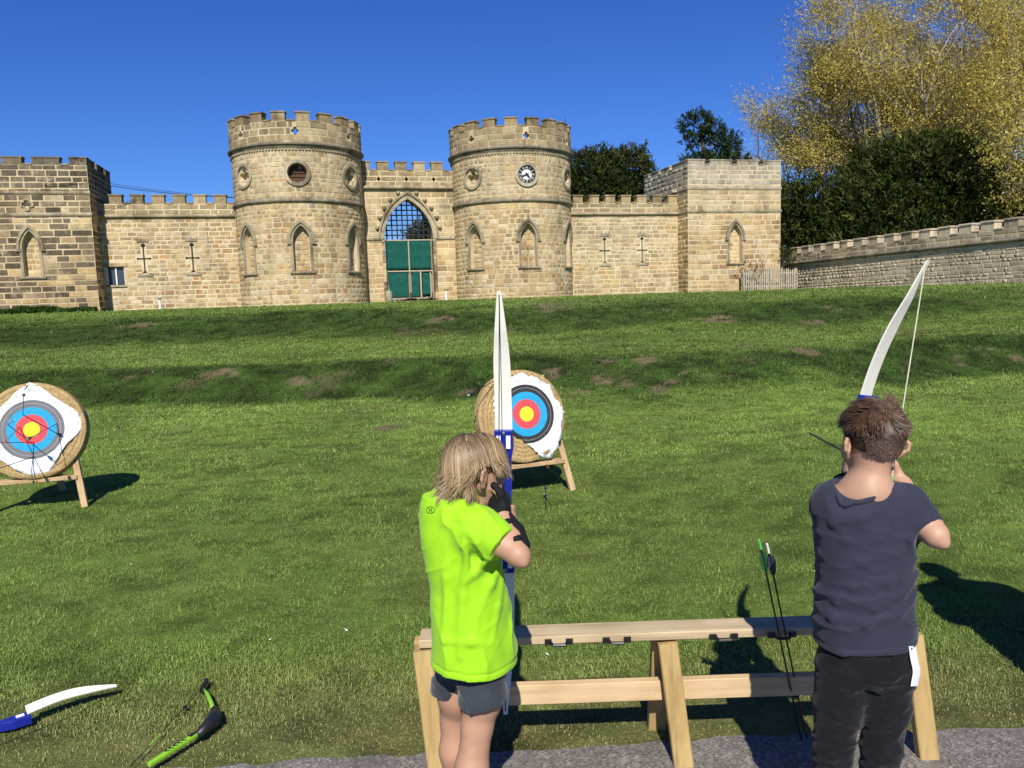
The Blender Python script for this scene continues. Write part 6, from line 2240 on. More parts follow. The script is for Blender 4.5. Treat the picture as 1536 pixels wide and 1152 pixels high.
    # gathered lines: from the shoulder to the left hip, under the arm, down the back
    for a, b, r in [((672, 770), (668, 960), 0.009), ((700, 800), (690, 985), 0.010), ((735, 838), (700, 870), 0.010), ((748, 846), (722, 905), 0.010), ((752, 858), (738, 960), 0.008), ((690, 770), (728, 835), 0.008), ((668, 960), (745, 965), 0.009)]:
        for sgn in (1,):
            pts = []
            for t in (0, 0.5, 1):
                x, y = a[0] + (b[0] - a[0]) * t, a[1] + (b[1] - a[1]) * t
                pts.append((x, y))
            # find the near surface of the loft along the sight line
            ps = []
            for x, y in pts:
                Yb = 2.0
                for Yt in np.arange(1.93, 2.15, 0.004):
                    q = A3(x, y, Yt)
                    i = np.round((q - F.lo) / F.h).astype(int)
                    if (i >= 0).all() and (i < F.n).all() and F.a[tuple(i)] < 0.0:
                        Yb = Yt; break
                ps.append(A3(x, y, Yb + 0.004))
            F.chain(ps, [r * 0.5, r, r * 0.4], 0.016)
    # thickened hem and cuff
    def dsp(V, N):
        d = folds(V, 62, 0.0070, (1, 0.3, 0.22), 3.2, 3) + folds(V, 110, 0.0022, (0.8, 0.2, -0.55), 8, 9)
        d = d * (1 - sstep(1.0, 1.1, V[:, 2]) * 0.5)
        d = d * (1 - 0.85 * sstep(-0.075, -0.035, V[:, 0]) * sstep(0.90, 0.94, V[:, 2]))
        e = V[:, 2] - (zh - 0.06 * (V[:, 0] + 0.12))
        return d * sstep(0.0, 0.05, e) * 0.8 + d * 0.2 - 0.0022 * (np.abs(e - 0.021) < 0.0035)
    me = F.mesh('shirt', 2, dsp)
    shirt = link('shirt', me, NE, root)
    bm = bmesh.new(); bm.from_mesh(me)
    from mathutils.bvhtree import BVHTree
    tree = BVHTree.FromBMesh(bm); bm.free()
    def on(px_, py_, lift=0.0012):
        o = Vector((0, 0, EYE)); d = (at(px_, py_, 2.1) - o).normalized()
        h = tree.ray_cast(o, d)
        return (h[0] - d * lift) if h[0] is not None else None
    # emblem below the collar: ring with two crossing arcs
    lm = simple('dark_print', (0.03, 0.10, 0.01), 0.7)
    def stroke(pts, r=0.0011):
        pts = [on(*p) for p in pts]
        pts = [p for p in pts if p is not None]
        if len(pts) > 1: mbx.tube(pts, r, 4)
    mbx = MB()
    cx, cy = 645.5, 765
    stroke([(cx + 6.2 * math.cos(a), cy + 5.0 * math.sin(a)) for a in np.linspace(0, 2 * math.pi, 25)], 0.0009)
    stroke([(cx - 2.6, cy - 3.2), (cx - 0.8, cy), (cx - 2.6, cy + 3.2)])
    stroke([(cx + 2.6, cy - 3.2), (cx + 0.8, cy), (cx + 2.6, cy + 3.2)])
    stroke([(cx - 1.6, cy), (cx + 1.6, cy)])
    mbx.build('emblem', lm, shirt)
    # collar band
    mb = MB()
    cpts = []
    for k in range(25):
        a = 2 * math.pi * k / 24
        u, w = 0.062 * math.cos(a), 0.05 * math.sin(a)
        cpts.append(Vector((nb[0] + u * 0.9 + 0.0, nb[1] + w - 0.004, zs(748) + 0.010 + 0.10 * u)))
    mb.tube(cpts, 0.0085, 8, cap=False)
    mb.build('collar', NE, shirt, True)
    # ---- shorts
    F = Field((-0.34, 1.92, 0.36), (0.10, 2.36, 0.72), 0.004)
    hp = A3(709, 985, 2.11)
    F.loft([(zs(1015), hp[0], 2.115, 0.088, 0.084), (zs(990), hp[0], 2.115, 0.084, 0.078), (zs(950), hp[0], 2.115, 0.078, 0.072)], 0.02, math.radians(-25))
    hemR, hemL = A3(724, 1050, 2.06), A3(680, 1034, 2.19)
    for h_, q_, r_, nn in ((hipR + ve(-0.012, 0.004, 0), hemR, 0.066, ve(0.12, 0, -1)), (hipL, hemL, 0.064, ve(0.05, 0, -1))):
        G = Field((-0.34, 1.92, 0.36), (0.10, 2.36, 0.72), 0.004)
        G.chain([h_, q_, q_ + (q_ - h_) * 0.3], [r_, r_ * 0.98, r_ * 0.97], 0.03)
        G.plane(q_, nn)
        k_ = 0.02
        hh = np.maximum(k_ - np.abs(F.a - G.a), 0) / k_
        F.a = np.minimum(F.a, G.a) - hh * hh * k_ * 0.25
    link('shorts', F.mesh('shorts', 2, lambda V, N: folds(V, 80, 0.005, (1, 0.2, 0.3), 6, 21) - 0.0015 * (np.abs(V[:, 2] - (zs(1044) )) < 0.003)), SHO, root)
    for a_, dd in ((anR, (0.5, 0.85)), (anL, (0.3, 0.95))): shoe(root, (a_[0], a_[1] - 0.02, 0), dd, 0.86)
    # ---- glove and arm guard
    F = Field(np.minimum(wrR, haR) - 0.12, np.maximum(wrR, haR) + 0.12, 0.0036)
    dh = nrm(haR - wrR)
    hand(F, wrR, haR - wrR, ve(-0.8, -0.3, 0.2), 1, (0.7, 0.9, 0.5), 0.86)
    F.ell(wrR + dh * 0.040, (0.046, 0.036, 0.021), np.stack([dh, nrm(np.cross(dh, ve(-0.8, -0.3, 0.2))), nrm(np.cross(np.cross(dh, ve(-0.8, -0.3, 0.2)), dh))]), 0.01)
    F.chain([wrR + dh * 0.012, wrR + dh * 0.05, wrR + dh * 0.085 + ve(-0.012, 0.01, 0)], [0.027, 0.030, 0.026], 0.012)
    link('shooting_glove', F.mesh('shooting_glove', 2), M_BLKCLOTH, root)
    ax = nrm(wrR - elR)
    def band(t0, t1, r0, r1, nm, off=ve(0, 0, 0)):
        mb = MB()
        a, b = elR + (wrR - elR) * t0 + off, elR + (wrR - elR) * t1 + off
        mb.tube([a, a * 0.5 + b * 0.5, b], [r0, (r0 + r1) / 2 + 0.0015, r1], 18)
        mb.build(nm, M_BLKCLOTH, root, True)
    band(0.98, 1.10, 0.0265, 0.0275, 'wrist_strap')
    band(0.62, 0.76, 0.0305, 0.028, 'guard_strap')
    band(0.16, 0.34, 0.0345, 0.0335, 'guard_strap')
    F = Field(np.minimum(elR, wrR) - 0.08, np.maximum(elR, wrR) + 0.08, 0.004)
    sd = nrm(ve(0.95, 0.15, 0.25))
    F.chain([elR + (wrR - elR) * 0.14 + sd * 0.019, elR + (wrR - elR) * 0.5 + sd * 0.017, elR + (wrR - elR) * 0.86 + sd * 0.011], [0.024, 0.025, 0.019], 0.01)
    link('arm_guard', F.mesh('arm_guard', 2), M_BLKCLOTH, root)
    # ---- hair
    rng = np.random.RandomState(3)
    hs = 0.94
    cc = P(0, -0.010, 0.026)
    rad = np.array([0.076, 0.092, 0.088]) * hs
    n = 4800
    u = rng.normal(0, 1, (n * 3, 3)); u /= np.linalg.norm(u, axis=1, keepdims=True)
    crown = nrm(ve(-0.10, -0.30, 0.95))
    keep = (u[:, 2] > 0.10) | ((u[:, 1] < 0.05) & (u[:, 2] > -0.50))
    u = u[keep][:n]; n = len(u)
    Rw = R                                           # rows right, forward, up
    down = Rw @ np.array([-0.05, -0.02, -1.0])      # world down in head space
    m = 12
    NC = 240
    cdir = rng.normal(0, 1, (NC, 3)); cdir /= np.linalg.norm(cdir, axis=1, keepdims=True)
    clump = np.argmax(u @ cdir.T + rng.normal(0, 0.012, (n, NC)), axis=1)
    cv = rng.normal(0, 1, (NC, 3)); cl = rng.uniform(0.75, 1.25, NC); cf = rng.uniform(0.0, 2.0, NC); cw_ = rng.uniform(0, 6.28, NC)
    length = rng.uniform(0.135, 0.175, n) * cl[clump]
    length[u[:, 1] > 0.25] *= 0.78
    clift = rng.uniform(0.0, 0.10, NC)
    pos = u * rad
    paths = np.zeros((n, m, 3)); nors = np.zeros((n, m, 3))
    lift = 1.02 + clift[clump] + rng.uniform(0, 0.03, n)
    for i in range(m):
        t = i / (m - 1)
        paths[:, i] = pos
        nn = pos / rad ** 2; nn /= np.linalg.norm(nn, axis=1, keepdims=True)
        nors[:, i] = nn
        away = pos / rad - crown; away /= np.linalg.norm(away, axis=1, keepdims=True)
        swirl = np.cross(nn, away)
        d = down[None] * (0.35 + 0.75 * t) + away * (1.0 - 0.75 * t) + cv[clump] * 0.16 + swirl * 0.22 * (1 - t)
        d = d + cv[(clump * 7) % NC] * (0.35 * np.sin(t * 5.0 + cw_[clump]))[:, None] * t
        back = (pos[:, 2:3] < -0.015) & (pos[:, 1:2] < 0.03)
        d = d + nn * (1.7 * max(0, t - 0.55) * cf[clump])[:, None] + np.array([-0.1, -0.9, 0.55]) * max(0, t - 0.6) * 1.6 * back * cf[clump][:, None]
        d -= nn * np.sum(d * nn, axis=1, keepdims=True) * (0.9 * (1 - 1.2 * max(0, t - 0.55)))
        d /= np.linalg.norm(d, axis=1, keepdims=True)
        # strands of a lock draw together
        step = d * (length / (m - 1))[:, None]
        pos = pos + step
        if i > 2:
            cen = np.stack([np.bincount(clump, pos[:, ax], NC) for ax in range(3)], 1) / np.maximum(np.bincount(clump, minlength=NC), 1)[:, None]
            pos = pos + (cen[clump] - pos) * 0.055
        lv = np.linalg.norm(pos / rad, axis=1)
        tgt = lift * (1 + 0.05 * t)
        pos = np.where((lv < tgt)[:, None], pos / lv[:, None] * tgt[:, None], pos)
    # the hair is pushed behind the right ear
    ear = np.array([0.079, -0.008, -0.014]) * hs - np.array([0, -0.010, 0.026])
    near = np.linalg.norm((paths - ear) / np.array([0.6, 1.0, 1.15]), axis=2) < 0.036
    front = (paths[:, :, 1] > 0.02) & (paths[:, :, 2] < -0.030)
    stop = near | front
    for i in range(1, m):
        stop[:, i] |= stop[:, i - 1]
    for i in range(1, m):
        paths[:, i] = np.where(stop[:, i][:, None], paths[:, i - 1] + 1e-5, paths[:, i])
    tw = lambda Q: cc + Q @ Rw
    pal = np.array([(0.31, 0.215, 0.105), (0.20, 0.13, 0.062), (0.46, 0.345, 0.19), (0.115, 0.072, 0.036), (0.64, 0.53, 0.34)])
    cp = pal[rng.choice(5, NC, p=[0.30, 0.28, 0.2, 0.14, 0.08])]
    pc = cp[clump] * 0.62 + pal[rng.choice(5, n, p=[0.30, 0.26, 0.2, 0.14, 0.10])] * 0.38
    pc = pc * rng.uniform(0.8, 1.2, (n, 1))
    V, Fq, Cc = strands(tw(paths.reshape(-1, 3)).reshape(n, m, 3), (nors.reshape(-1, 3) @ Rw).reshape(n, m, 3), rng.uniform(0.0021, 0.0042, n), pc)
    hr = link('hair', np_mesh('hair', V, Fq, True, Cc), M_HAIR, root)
    F = Field(cc - 0.14, cc + 0.14, 0.005)
    F.ell(cc, rad * 1.02, R, 0.01)
    F.ell(P(0, -0.045, -0.02), (0.066, 0.045, 0.06), R, 0.02)
    # keep it off the face
    F.plane(P(0, 0.055, 0.055), nrm(P(0, 0.09, 0.02) - P(0, 0.055, 0.09)) if False else nrm(R[1] * 0.8 - R[2] * 0.75))
    capc = np.array([0.16, 0.10, 0.045])
    link('hair_base', F.mesh('hair_base', 2, None, lambda V: np.tile(capc, (len(V), 1))), M_HAIR, hr)
    # ---- eyes and lips
    face_bits(root, P, R, 0.94, (0.10, 0.16, 0.22))
    local(root)
    bow = recurve('recurve_bow', BOW1, 0.675, 0.11, 'cream and blue recurve bow held upright by the blond child', np.array(haR) + ve(0.004, 0.02, 0.0), M_STRING)
    arrow(np.array((BOW1 @ Vector((-0.012, 0.14, 0.035)))[:]), np.array(haR) + ve(0.0, 0.02, 0.004), 'black arrow nocked on the blond child\'s bow', M_NW, M_VD, 'nocked arrows')

def face_bits(root, P, R, s, iris):
    ew = simple('eye_white', (0.72, 0.70, 0.68), 0.25, 0.5, 0.02)
    ei = simple('iris', iris, 0.2, 0.5, 0.1)
    lp = simple('lips', (0.42, 0.16, 0.13), 0.45, 0.4, 0.05)
    for sx in (-1, 1):
        mb = MB(); c = P(sx * 0.028, 0.0715, 0.0)
        mb.lathe([(0.001, -0.0118 * s), (0.008 * s, -0.0085 * s), (0.0118 * s, 0), (0.008 * s, 0.0085 * s), (0.001, 0.0118 * s)], 12, c)
        e = mb.build('eye', ew, root, True)
        mb = MB(); q = P(sx * 0.028, 0.0822, 0.0); f = Vector(R[1])
        mb.tube([Vector(q), Vector(q) + f * 0.0016], 0.0052 * s, 12); mb.build('iris', ei, e)

boy_blond()
# ================================================================== the boy in the dark blue-grey shirt
def boy_dark():
    Y0 = 1.97
    root = empty('person', (at(1300, 900, Y0).x, Y0, 0), 0, 'brown-haired child in a slate blue shirt and black trousers aiming a bow', 'person')
    SK = skin_mat('pale_skin', (0.46, 0.268, 0.172))
    SH = cloth_mat('slate_shirt', (0.027, 0.028, 0.046), 0.9, 900, 0.15, 0.12)
    TR = cloth_mat('black_trousers', (0.0085, 0.0085, 0.010), 0.85, 900, 0.25, 0.1, 0.12)
    C = A3(1308, 664, 1.985)
    nb = A3(1300, 738, 1.975)
    shR, elR, wrR = A3(1358, 757, 1.985), A3(1403, 803, 1.90), A3(1352, 724, 2.075)
    shL, elL = A3(1252, 757, 2.0), A3(1238, 742, 2.19)
    wrL = np.array(b2[:], np.float32) + ve(-0.042, -0.075, -0.012)
    zs = lambda y: float(at(1300, y, Y0).z)
    px = Y0 / FPX * 1.045
    hipL, hipR = A3(1264, 1000, Y0), A3(1332, 1003, Y0)
    knL, knR = A3(1250, 1120, Y0 - 0.01), A3(1322, 1122, Y0 - 0.01)
    anL, anR = ve(knL[0] - 0.01, Y0 + 0.03, 0.08), ve(knR[0] - 0.01, Y0 + 0.03, 0.08)
    lo = np.minimum.reduce([C - 0.15, elL - 0.1, anL - 0.1, hipL - 0.12, wrL - 0.1]); hi = np.maximum.reduce([C + 0.15, elR + 0.1, wrL + 0.12, wrR + 0.12, hipR + 0.12])
    lo[2] = 0
    F = Field(lo, hi, 0.0043)
    f = nrm(ve(-0.10, 1.0, -0.05)); up = nrm(ve(0.05, 0.05, 1))
    s = 0.94
    P, R = head(F, C, f, up, s)
    F.cap(P(0, -0.018, -0.02), nb + ve(0, -0.002, 0), 0.043, 0.046, 0.02)
    F.cap(nb + ve(-0.004, -0.010, -0.004), A3(1296, 800, 1.985), 0.050, 0.066, 0.03)
    F.cap(A3(1292, 800, 1.98), A3(1298, 940, 1.975), 0.062, 0.066, 0.03)
    F.cap(nb, shR, 0.044, 0.040, 0.04).cap(nb, shL, 0.044, 0.040, 0.04)
    F.chain([shR, (shR + elR) / 2, elR], [0.041, 0.039, 0.030], 0.02)
    F.chain([elR, elR * 0.62 + wrR * 0.38, wrR], [0.030, 0.031, 0.023], 0.015)
    F.ell(elR + ve(0.012, -0.018, -0.016), (0.015, 0.015, 0.015), None, 0.010)
    hand(F, wrR, ve(-0.55, 0.55, 0.25), ve(-0.5, -0.6, 0.1), 1, (0.9, 1.1, 0.6), 0.82)
    F.chain([shL, elL, wrL], [0.040, 0.031, 0.022], 0.02)
    hand(F, wrL, ve(0.12, 0.6, 0.22), ve(0.9, -0.1, 0.1), 1, (1.0, 1.2, 0.8), 0.84)
    for h_, k_, a_ in ((hipR, knR, anR), (hipL, knL, anL)):
        F.chain([h_, k_, a_], [0.062, 0.045, 0.03], 0.03)
        F.cap(a_, a_ * ve(1, 1, 0.5), 0.03, 0.03, 0.01)
    link('body', F.mesh('body', 2), SK, root)
    # ---- shirt
    F = Field((0.72, 1.80, 0.62), (1.20, 2.30, 1.16), 0.0038)
    rings = []
    for y, cx, hw, dp in [(722, 1298, 36, 0.85), (731, 1297, 56, 0.68), (742, 1297, 63, 0.66), (756, 1296, 69, 0.66), (776, 1296, 70, 0.68), (805, 1297, 70, 0.72), (850, 1300, 69, 0.76), (900, 1298, 71, 0.76), (940, 1299, 73, 0.76), (990, 1300, 75, 0.76)]:
        p = A3(cx, y, Y0)
        rings.append((zs(y), p[0], Y0 + 0.012, hw * px, hw * px * dp))
    F.loft(rings, 0.02, 0, 2.4)
    hem = A3(1391, 797, 1.925)
    G = Field((0.72, 1.80, 0.62), (1.20, 2.30, 1.16), 0.0038)
    G.chain([shR + ve(-0.03, 0, 0), shR, shR * 0.35 + hem * 0.65, hem + (hem - shR) * 0.3], [0.050, 0.051, 0.045, 0.043], 0.03)
    G.plane(hem, nrm(hem - shR))
    hh = np.maximum(0.03 - np.abs(F.a - G.a), 0) / 0.03
    F.a = np.minimum(F.a, G.a) - hh * hh * 0.03 * 0.25
    F.chain([shL + ve(0.03, 0, 0), shL, shL * 0.45 + elL * 0.55], [0.052, 0.050, 0.045], 0.03)
    F.plane(ve(0.9, Y0, zs(963)), ve(0.06, 0, -1))
    # wide slack neckline, lowest at the left
    F.ell(A3(1290, 722, Y0 - 0.015), (0.060, 0.085, 0.040), np.array([[0.93, 0, 0.36], [0, 1, 0], [-0.36, 0, 0.93]]), 0.01, 's')
    F.ell(A3(1270, 744, Y0 - 0.09), (0.026, 0.05, 0.026), None, 0.02, 's')
    def near(x, y, Ya=1.82, Yb=2.1):
        for Yt in np.arange(Ya, Yb, 0.004):
            q = A3(x, y, Yt)
            i = np.round((q - F.lo) / F.h).astype(int)
            if (i >= 0).all() and (i < F.n).all() and F.a[tuple(i)] < 0.0: return Yt
        return None
    for pts, r in [([(1225, 905), (1250, 925), (1300, 935), (1345, 920), (1372, 890)], 0.011), ([(1228, 885), (1255, 900), (1310, 910), (1350, 890), (1374, 860)], 0.010),
                   ([(1235, 860), (1280, 880), (1330, 872), (1372, 838)], 0.009),
                   ([(1248, 765), (1262, 778), (1290, 776), (1320, 760)], 0.010), ([(1240, 750), (1252, 785), (1262, 795)], 0.009), ([(1365, 770), (1362, 805), (1368, 840)], 0.009),
                   ([(1230, 800), (1270, 812), (1320, 808)], 0.006), ([(1232, 830), (1290, 842), (1340, 832)], 0.006)]:
        ps = []
        for x, y in pts:
            Yt = near(x, y)
            if Yt: ps.append(A3(x, y, Yt + 0.004))
        if len(ps) > 1: F.chain(ps, [r * 0.45] + [r] * (len(ps) - 2) + [r * 0.45], 0.016)
    def dsp(V, N):
        low = 1 - sstep(0.80, 0.92, V[:, 2])
        arm = 1 - 0.8 * sstep(1.02, 1.06, V[:, 0]) * sstep(0.88, 0.92, V[:, 2])
        return arm * folds(V, 80, 0.0042, (0.22, 0.2, 1), 6, 33) * (0.06 + low) + arm * folds(V, 120, 0.0014, (0.5, 0.1, 0.9), 9, 41) - 0.002 * (np.abs(V[:, 2] - zs(953) - 0.06 * (V[:, 0] - 0.9)) < 0.003)
    me = F.mesh('shirt', 2, dsp)
    shirt = link('shirt', me, SH, root)
    from mathutils.bvhtree import BVHTree
    def bvh(m):
        bm = bmesh.new(); bm.from_mesh(m); t = BVHTree.FromBMesh(bm); bm.free(); return t
    ts = bvh(me)
    def snap(t, p, lift=0.002):
        q, n, i, d = t.find_nearest(Vector(p))
        return q + n * lift
    # rolled neckband
    mb = MB()
    nbp = [snap(ts, A3(x, y, Yq), 0.001) for x, y, Yq in ((1258, 724, 1.93), (1254, 735, 1.90), (1259, 750, 1.88), (1268, 757, 1.875), (1282, 752, 1.875), (1298, 743, 1.88), (1312, 735, 1.89), (1326, 729, 1.91))]
    mb.tube(nbp, [0.004] + [0.0065] * 6 + [0.004], 8)
    mb.build('neckband', SH, shirt, True)
    # ---- trousers
    F = Field((0.70, 1.82, 0.05), (1.14, 2.14, 0.80), 0.0042)
    hp = A3(1300, 985, Y0)
    F.loft([(zs(1012), hp[0] - 0.002, Y0, 0.112, 0.074), (zs(995), hp[0], Y0, 0.118, 0.082), (zs(965), hp[0], Y0, 0.117, 0.084), (zs(930), hp[0], Y0, 0.110, 0.080)], 0.02, 0, 2.4)
    for h_, k_, a_ in ((hipR, knR, anR), (hipL, knL, anL)):
        F.chain([h_, h_ * 0.5 + k_ * 0.5, k_, k_ * 0.5 + a_ * 0.5, a_ + ve(0, 0, 0.0)], [0.070, 0.062, 0.051, 0.047, 0.040], 0.022)
    F.cap(A3(1298, 990, Y0), A3(1297, 1022, Y0 + 0.005), 0.07, 0.052, 0.03)
    for pts, r in [([(1228, 1060), (1255, 1075), (1282, 1068)], 0.010), ([(1226, 1095), (1252, 1108), (1278, 1098)], 0.011), ([(1300, 1065), (1330, 1080), (1358, 1060)], 0.010), ([(1298, 1100), (1325, 1115), (1352, 1095)], 0.011),
                   ([(1226, 1125), (1250, 1135), (1274, 1128)], 0.010), ([(1296, 1130), (1320, 1142), (1346, 1128)], 0.010), ([(1290, 1020), (1250, 1012), (1228, 1000)], 0.009), ([(1305, 1020), (1340, 1015), (1366, 1000)], 0.009),
                   ([(1292, 1030), (1262, 1040), (1230, 1030)], 0.009), ([(1304, 1032), (1335, 1045), (1362, 1035)], 0.009)]:
        ps = []
        for x, y in pts:
            Yt = near(x, y, 1.83, 2.1)
            if Yt: ps.append(A3(x, y, Yt + 0.004))
        if len(ps) > 1: F.chain(ps, [r * 0.45] + [r] * (len(ps) - 2) + [r * 0.45], 0.014)
    mt = F.mesh('trousers', 2, lambda V, N: folds(V, 100, 0.0034, (0.35, 0.2, 1), 7, 51) + folds(V, 170, 0.0012, (0.7, 0.1, 1), 8, 57))
    tr = link('trousers', mt, TR, root)
    tt = bvh(mt)
    rows = []
    eye = Vector((0, 0, EYE))
    def cast(x, y):
        d = (at(x, y, 1.97) - eye).normalized()
        h = tt.ray_cast(eye, d)
        return (h[0] - d * 0.003) if h[0] is not None else snap(tt, A3(x, y, 1.95), 0.003)
    for y in np.arange(968, 1029, 5):
        x1 = 1384.0
        while tt.ray_cast(eye, (at(x1, y, 1.97) - eye).normalized())[0] is None and x1 > 1340: x1 -= 1
        rows.append((cast(x1 - 10, y), cast(x1 - 0.3, y) + Vector((0.003, 0, 0))))
    for it in range(4):
        rows = [rows[0]] + [((rows[i - 1][0] + rows[i][0] * 2 + rows[i + 1][0]) / 4, (rows[i - 1][1] + rows[i][1] * 2 + rows[i + 1][1]) / 4) for i in range(1, len(rows) - 1)] + [rows[-1]]
    rows = [(a + Vector((0.001, -0.005, 0)), b + Vector((0.002, -0.002, 0))) for a, b in rows]
    vs = [p for a, b in rows for p in (a, (a + b) / 2 + (Vector((0.0015, -0.0015, 0))), b)]
    fs = []
    for i in range(len(rows) - 1):
        fs += [(3 * i, 3 * i + 1, 3 * i + 4, 3 * i + 3), (3 * i + 1, 3 * i + 2, 3 * i + 5, 3 * i + 4)]
    mb = MB(); mb.add(vs, fs)
    o = mb.build('white_stripe', cloth_mat('white_panel', (0.75, 0.76, 0.80), 0.7), tr, True)
    for a_ in (anL, anR): shoe(root, (a_[0], a_[1] - 0.02, 0), (0.05, 1), 0.98)
    # wrist strap on the bow arm
    mb = MB()
    d = nrm(wrL - elL)
    mb.tube([wrL - d * 0.075, wrL - d * 0.03], [0.031, 0.028], 16)
    mb.build('arm_guard', M_BLKCLOTH, root, True)
    mb = MB()
    d2 = nrm(wrR - elR)
    q0 = elR + ve(0.010, 0.022, 0.0)
    mb.tube([q0 + d2 * 0.0, q0 + d2 * 0.05, q0 + d2 * 0.11], [0.029, 0.032, 0.029], 16)
    mb.build('arm_guard', M_BLKCLOTH, root, True)
    # ---- short brown hair
    rng = np.random.RandomState(13)
    cc = P(0, -0.008, 0.028)
    rad = np.array([0.0725, 0.0885, 0.0865]) * s
    n = 9000
    u = rng.normal(0, 1, (n * 4, 3)); u /= np.linalg.norm(u, axis=1, keepdims=True)
    line = -0.62 + 0.08 * np.sin(u[:, 0] * 9) + rng.uniform(-0.06, 0.06, len(u))
    keep = ((u[:, 1] < 0.30) & (u[:, 2] > line)) | (u[:, 2] > 0.28)
    keep &= ~((np.abs(u[:, 0]) > 0.62) & (u[:, 2] < -0.10) & (u[:, 1] > -0.60))
    u = u[keep][:n]; n = len(u)
    top = sstep(-0.10, 0.55, u[:, 2])
    m = 6
    NC = 260
    cdir = rng.normal(0, 1, (NC, 3)); cdir /= np.linalg.norm(cdir, axis=1, keepdims=True)
    clump = np.argmax(u @ cdir.T + rng.normal(0, 0.010, (n, NC)), axis=1)
    cv = rng.normal(0, 1, (NC, 3)); cu = rng.uniform(0.3, 1.3, NC)
    length = (0.008 + 0.030 * top) * rng.uniform(0.7, 1.2, n)
    crown = nrm(ve(0.12, -0.52, 0.84))
    down = np.array([0, 0, -1.0])
    pos = u * rad
    paths = np.zeros((n, m, 3)); nors = np.zeros((n, m, 3))
    for i in range(m):
        t = i / (m - 1)
        paths[:, i] = pos
        nn = pos / rad ** 2; nn /= np.linalg.norm(nn, axis=1, keepdims=True)
        nors[:, i] = nn
        away = pos / rad - crown; away /= np.linalg.norm(away, axis=1, keepdims=True)
        sw = np.cross(nn, away)
        d = away * 0.9 + sw * 0.55 + cv[clump] * 0.20 * top[:, None] + down * (0.5 - 0.35 * top[:, None]) + nn * (0.22 * cu[clump] * (1 - 1.3 * t) * (0.30 + top))[:, None]
        d /= np.linalg.norm(d, axis=1, keepdims=True)
        pos = pos + d * (length / (m - 1))[:, None]
        if i > 0:
            cen = np.stack([np.bincount(clump, pos[:, ax], NC) for ax in range(3)], 1) / np.maximum(np.bincount(clump, minlength=NC), 1)[:, None]
            pos = pos + (cen[clump] - pos) * (0.06 * top)[:, None]
        lv = np.linalg.norm(pos / rad, axis=1)
        pos = np.where((lv < 1.025)[:, None], pos / lv[:, None] * 1.025, pos)
    pal = np.array([(0.075, 0.042, 0.024), (0.045, 0.026, 0.015), (0.12, 0.07, 0.04), (0.20, 0.125, 0.075)])
    cp = pal[rng.choice(4, NC, p=[0.4, 0.3, 0.2, 0.1])]
    pc = (cp[clump] * 0.6 + pal[rng.choice(4, n, p=[0.4, 0.3, 0.2, 0.1])] * 0.4) * rng.uniform(0.8, 1.25, (n, 1))
    fade = sstep(-0.15, -0.6, u[:, 2])[:, None]
    pc = pc * (1 - 0.5 * fade) + np.array([0.20, 0.125, 0.08]) * 0.5 * fade
    tw = lambda Q: cc + Q @ R
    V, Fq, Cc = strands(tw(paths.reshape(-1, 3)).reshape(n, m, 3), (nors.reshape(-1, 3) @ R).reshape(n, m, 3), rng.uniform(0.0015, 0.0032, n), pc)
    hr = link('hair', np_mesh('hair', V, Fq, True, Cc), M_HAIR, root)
    F = Field(cc - 0.13, cc + 0.13, 0.005)
    F.ell(cc, rad * 1.01, R, 0.01)
    F.plane(P(0, 0.05, 0.05), nrm(R[1] * 0.75 - R[2] * 0.75))
    F.plane(P(0, -0.08, -0.030), nrm(-R[2] + R[1] * 0.25))
    link('hair_base', F.mesh('hair_base', 2, None, lambda V: np.tile(np.array([0.055, 0.032, 0.019]), (len(V), 1))), M_HAIR, hr)
    face_bits(root, P, R, s, (0.12, 0.07, 0.03))
    local(root)
    nk = A3(1338, 716, 2.02)
    recurve('recurve_bow', BOW2, 0.665, 0.115, 'cream and blue recurve bow tilted to the right by the child in slate blue', nk, M_STRW)
    arrow(A3(1215, 650, 2.62), nk, 'black arrow nocked on the tilted bow at the right', M_NG, M_VG, 'nocked arrows')
boy_dark()

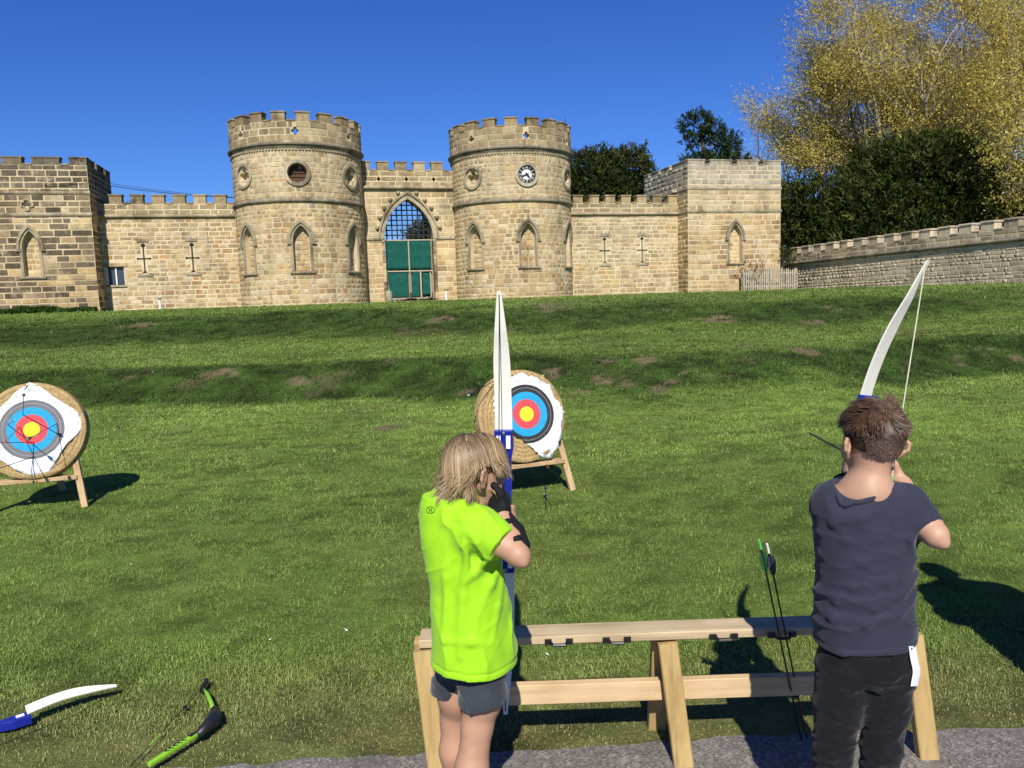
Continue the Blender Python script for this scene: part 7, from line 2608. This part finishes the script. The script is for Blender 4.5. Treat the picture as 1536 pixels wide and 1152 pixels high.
# ================================================================== adult just outside the frame, whose shadow lies on the grass at the right
def bystander():
    o = ve(2.36, 2.45, 0)
    root = empty('person', tuple(float(v) for v in o), 0, 'adult in a dark coat whose shadow falls on the grass at the right', 'person')
    W = lambda x, y, z: o + ve(x, y, z)
    F = Field(o - ve(0.42, 0.3, 0), o + ve(0.42, 0.3, 1.78), 0.009)
    P, R = head(F, W(0, 0.02, 1.62), ve(0, 1, -0.1), ve(0, 0, 1), 1.12)
    F.cap(W(0, 0.0, 1.58), W(0, 0, 1.42), 0.058, 0.06, 0.03)
    F.cap(W(0, 0, 1.40), W(0, 0, 0.95), 0.12, 0.12, 0.06)
    for sx in (-1, 1):
        F.cap(W(0, 0, 1.40), W(sx * 0.17, 0, 1.38), 0.07, 0.06, 0.05)
        F.chain([W(sx * 0.18, 0, 1.37), W(sx * 0.24, -0.02, 1.10), W(sx * 0.20, 0.16, 0.95)], [0.055, 0.045, 0.032], 0.03)
        hand(F, W(sx * 0.20, 0.16, 0.95), ve(-sx * 0.3, 0.8, 0), ve(0, 0, -1), -sx, (0.4, 0.5, 0.3), 1.0)
        F.chain([W(sx * 0.09, 0, 0.95), W(sx * 0.10, 0, 0.50), W(sx * 0.10, 0.01, 0.09)], [0.085, 0.06, 0.04], 0.04)
        F.cap(W(sx * 0.10, 0.01, 0.09), W(sx * 0.10, 0.10, 0.04), 0.04, 0.035, 0.02)
    link('body', F.mesh('body', 2), skin_mat('adult_skin', (0.48, 0.29, 0.2)), root)
    F = Field(o - ve(0.42, 0.3, 0), o + ve(0.42, 0.3, 1.6), 0.009)
    F.loft([(0.30, o[0], o[1], 0.29, 0.19), (0.72, o[0], o[1], 0.27, 0.17), (1.0, o[0], o[1], 0.255, 0.16), (1.30, o[0], o[1], 0.25, 0.15), (1.44, o[0], o[1], 0.17, 0.11), (1.48, o[0], o[1], 0.08, 0.08)], 0.03)
    for sx in (-1, 1): F.chain([W(sx * 0.17, 0, 1.38), W(sx * 0.245, -0.02, 1.10), W(sx * 0.205, 0.14, 0.96)], [0.085, 0.075, 0.06], 0.03)
    link('coat', F.mesh('coat', 2, lambda V, N: folds(V, 60, 0.006, (0.2, 0.2, 1), 8, 71)), cloth_mat('dark_coat', (0.02, 0.022, 0.03)), root)
    F = Field(o - ve(0.3, 0.3, 0), o + ve(0.3, 0.3, 1.0), 0.009)
    for sx in (-1, 1): F.chain([W(sx * 0.09, 0, 0.92), W(sx * 0.10, 0, 0.50), W(sx * 0.10, 0.01, 0.10)], [0.11, 0.082, 0.07], 0.03)
    link('trousers', F.mesh('trousers', 2), cloth_mat('dark_jeans', (0.02, 0.025, 0.045)), root)
    for sx in (-1, 1): shoe(root, W(sx * 0.10, -0.03, 0), (0, 1), 1.25)
    F = Field(o + ve(-0.15, -0.15, 1.5), o + ve(0.15, 0.17, 1.8), 0.007)
    F.ell(P(0, -0.012, 0.026), (0.088, 0.104, 0.094), R, 0.01)
    F.plane(P(0, 0.05, 0.05), nrm(R[1] * 0.75 - R[2] * 0.75))
    link('hair', F.mesh('hair', 2, None, lambda V: np.tile(np.array([0.05, 0.03, 0.02]), (len(V), 1))), M_HAIR, root)
    local(root)
bystander()
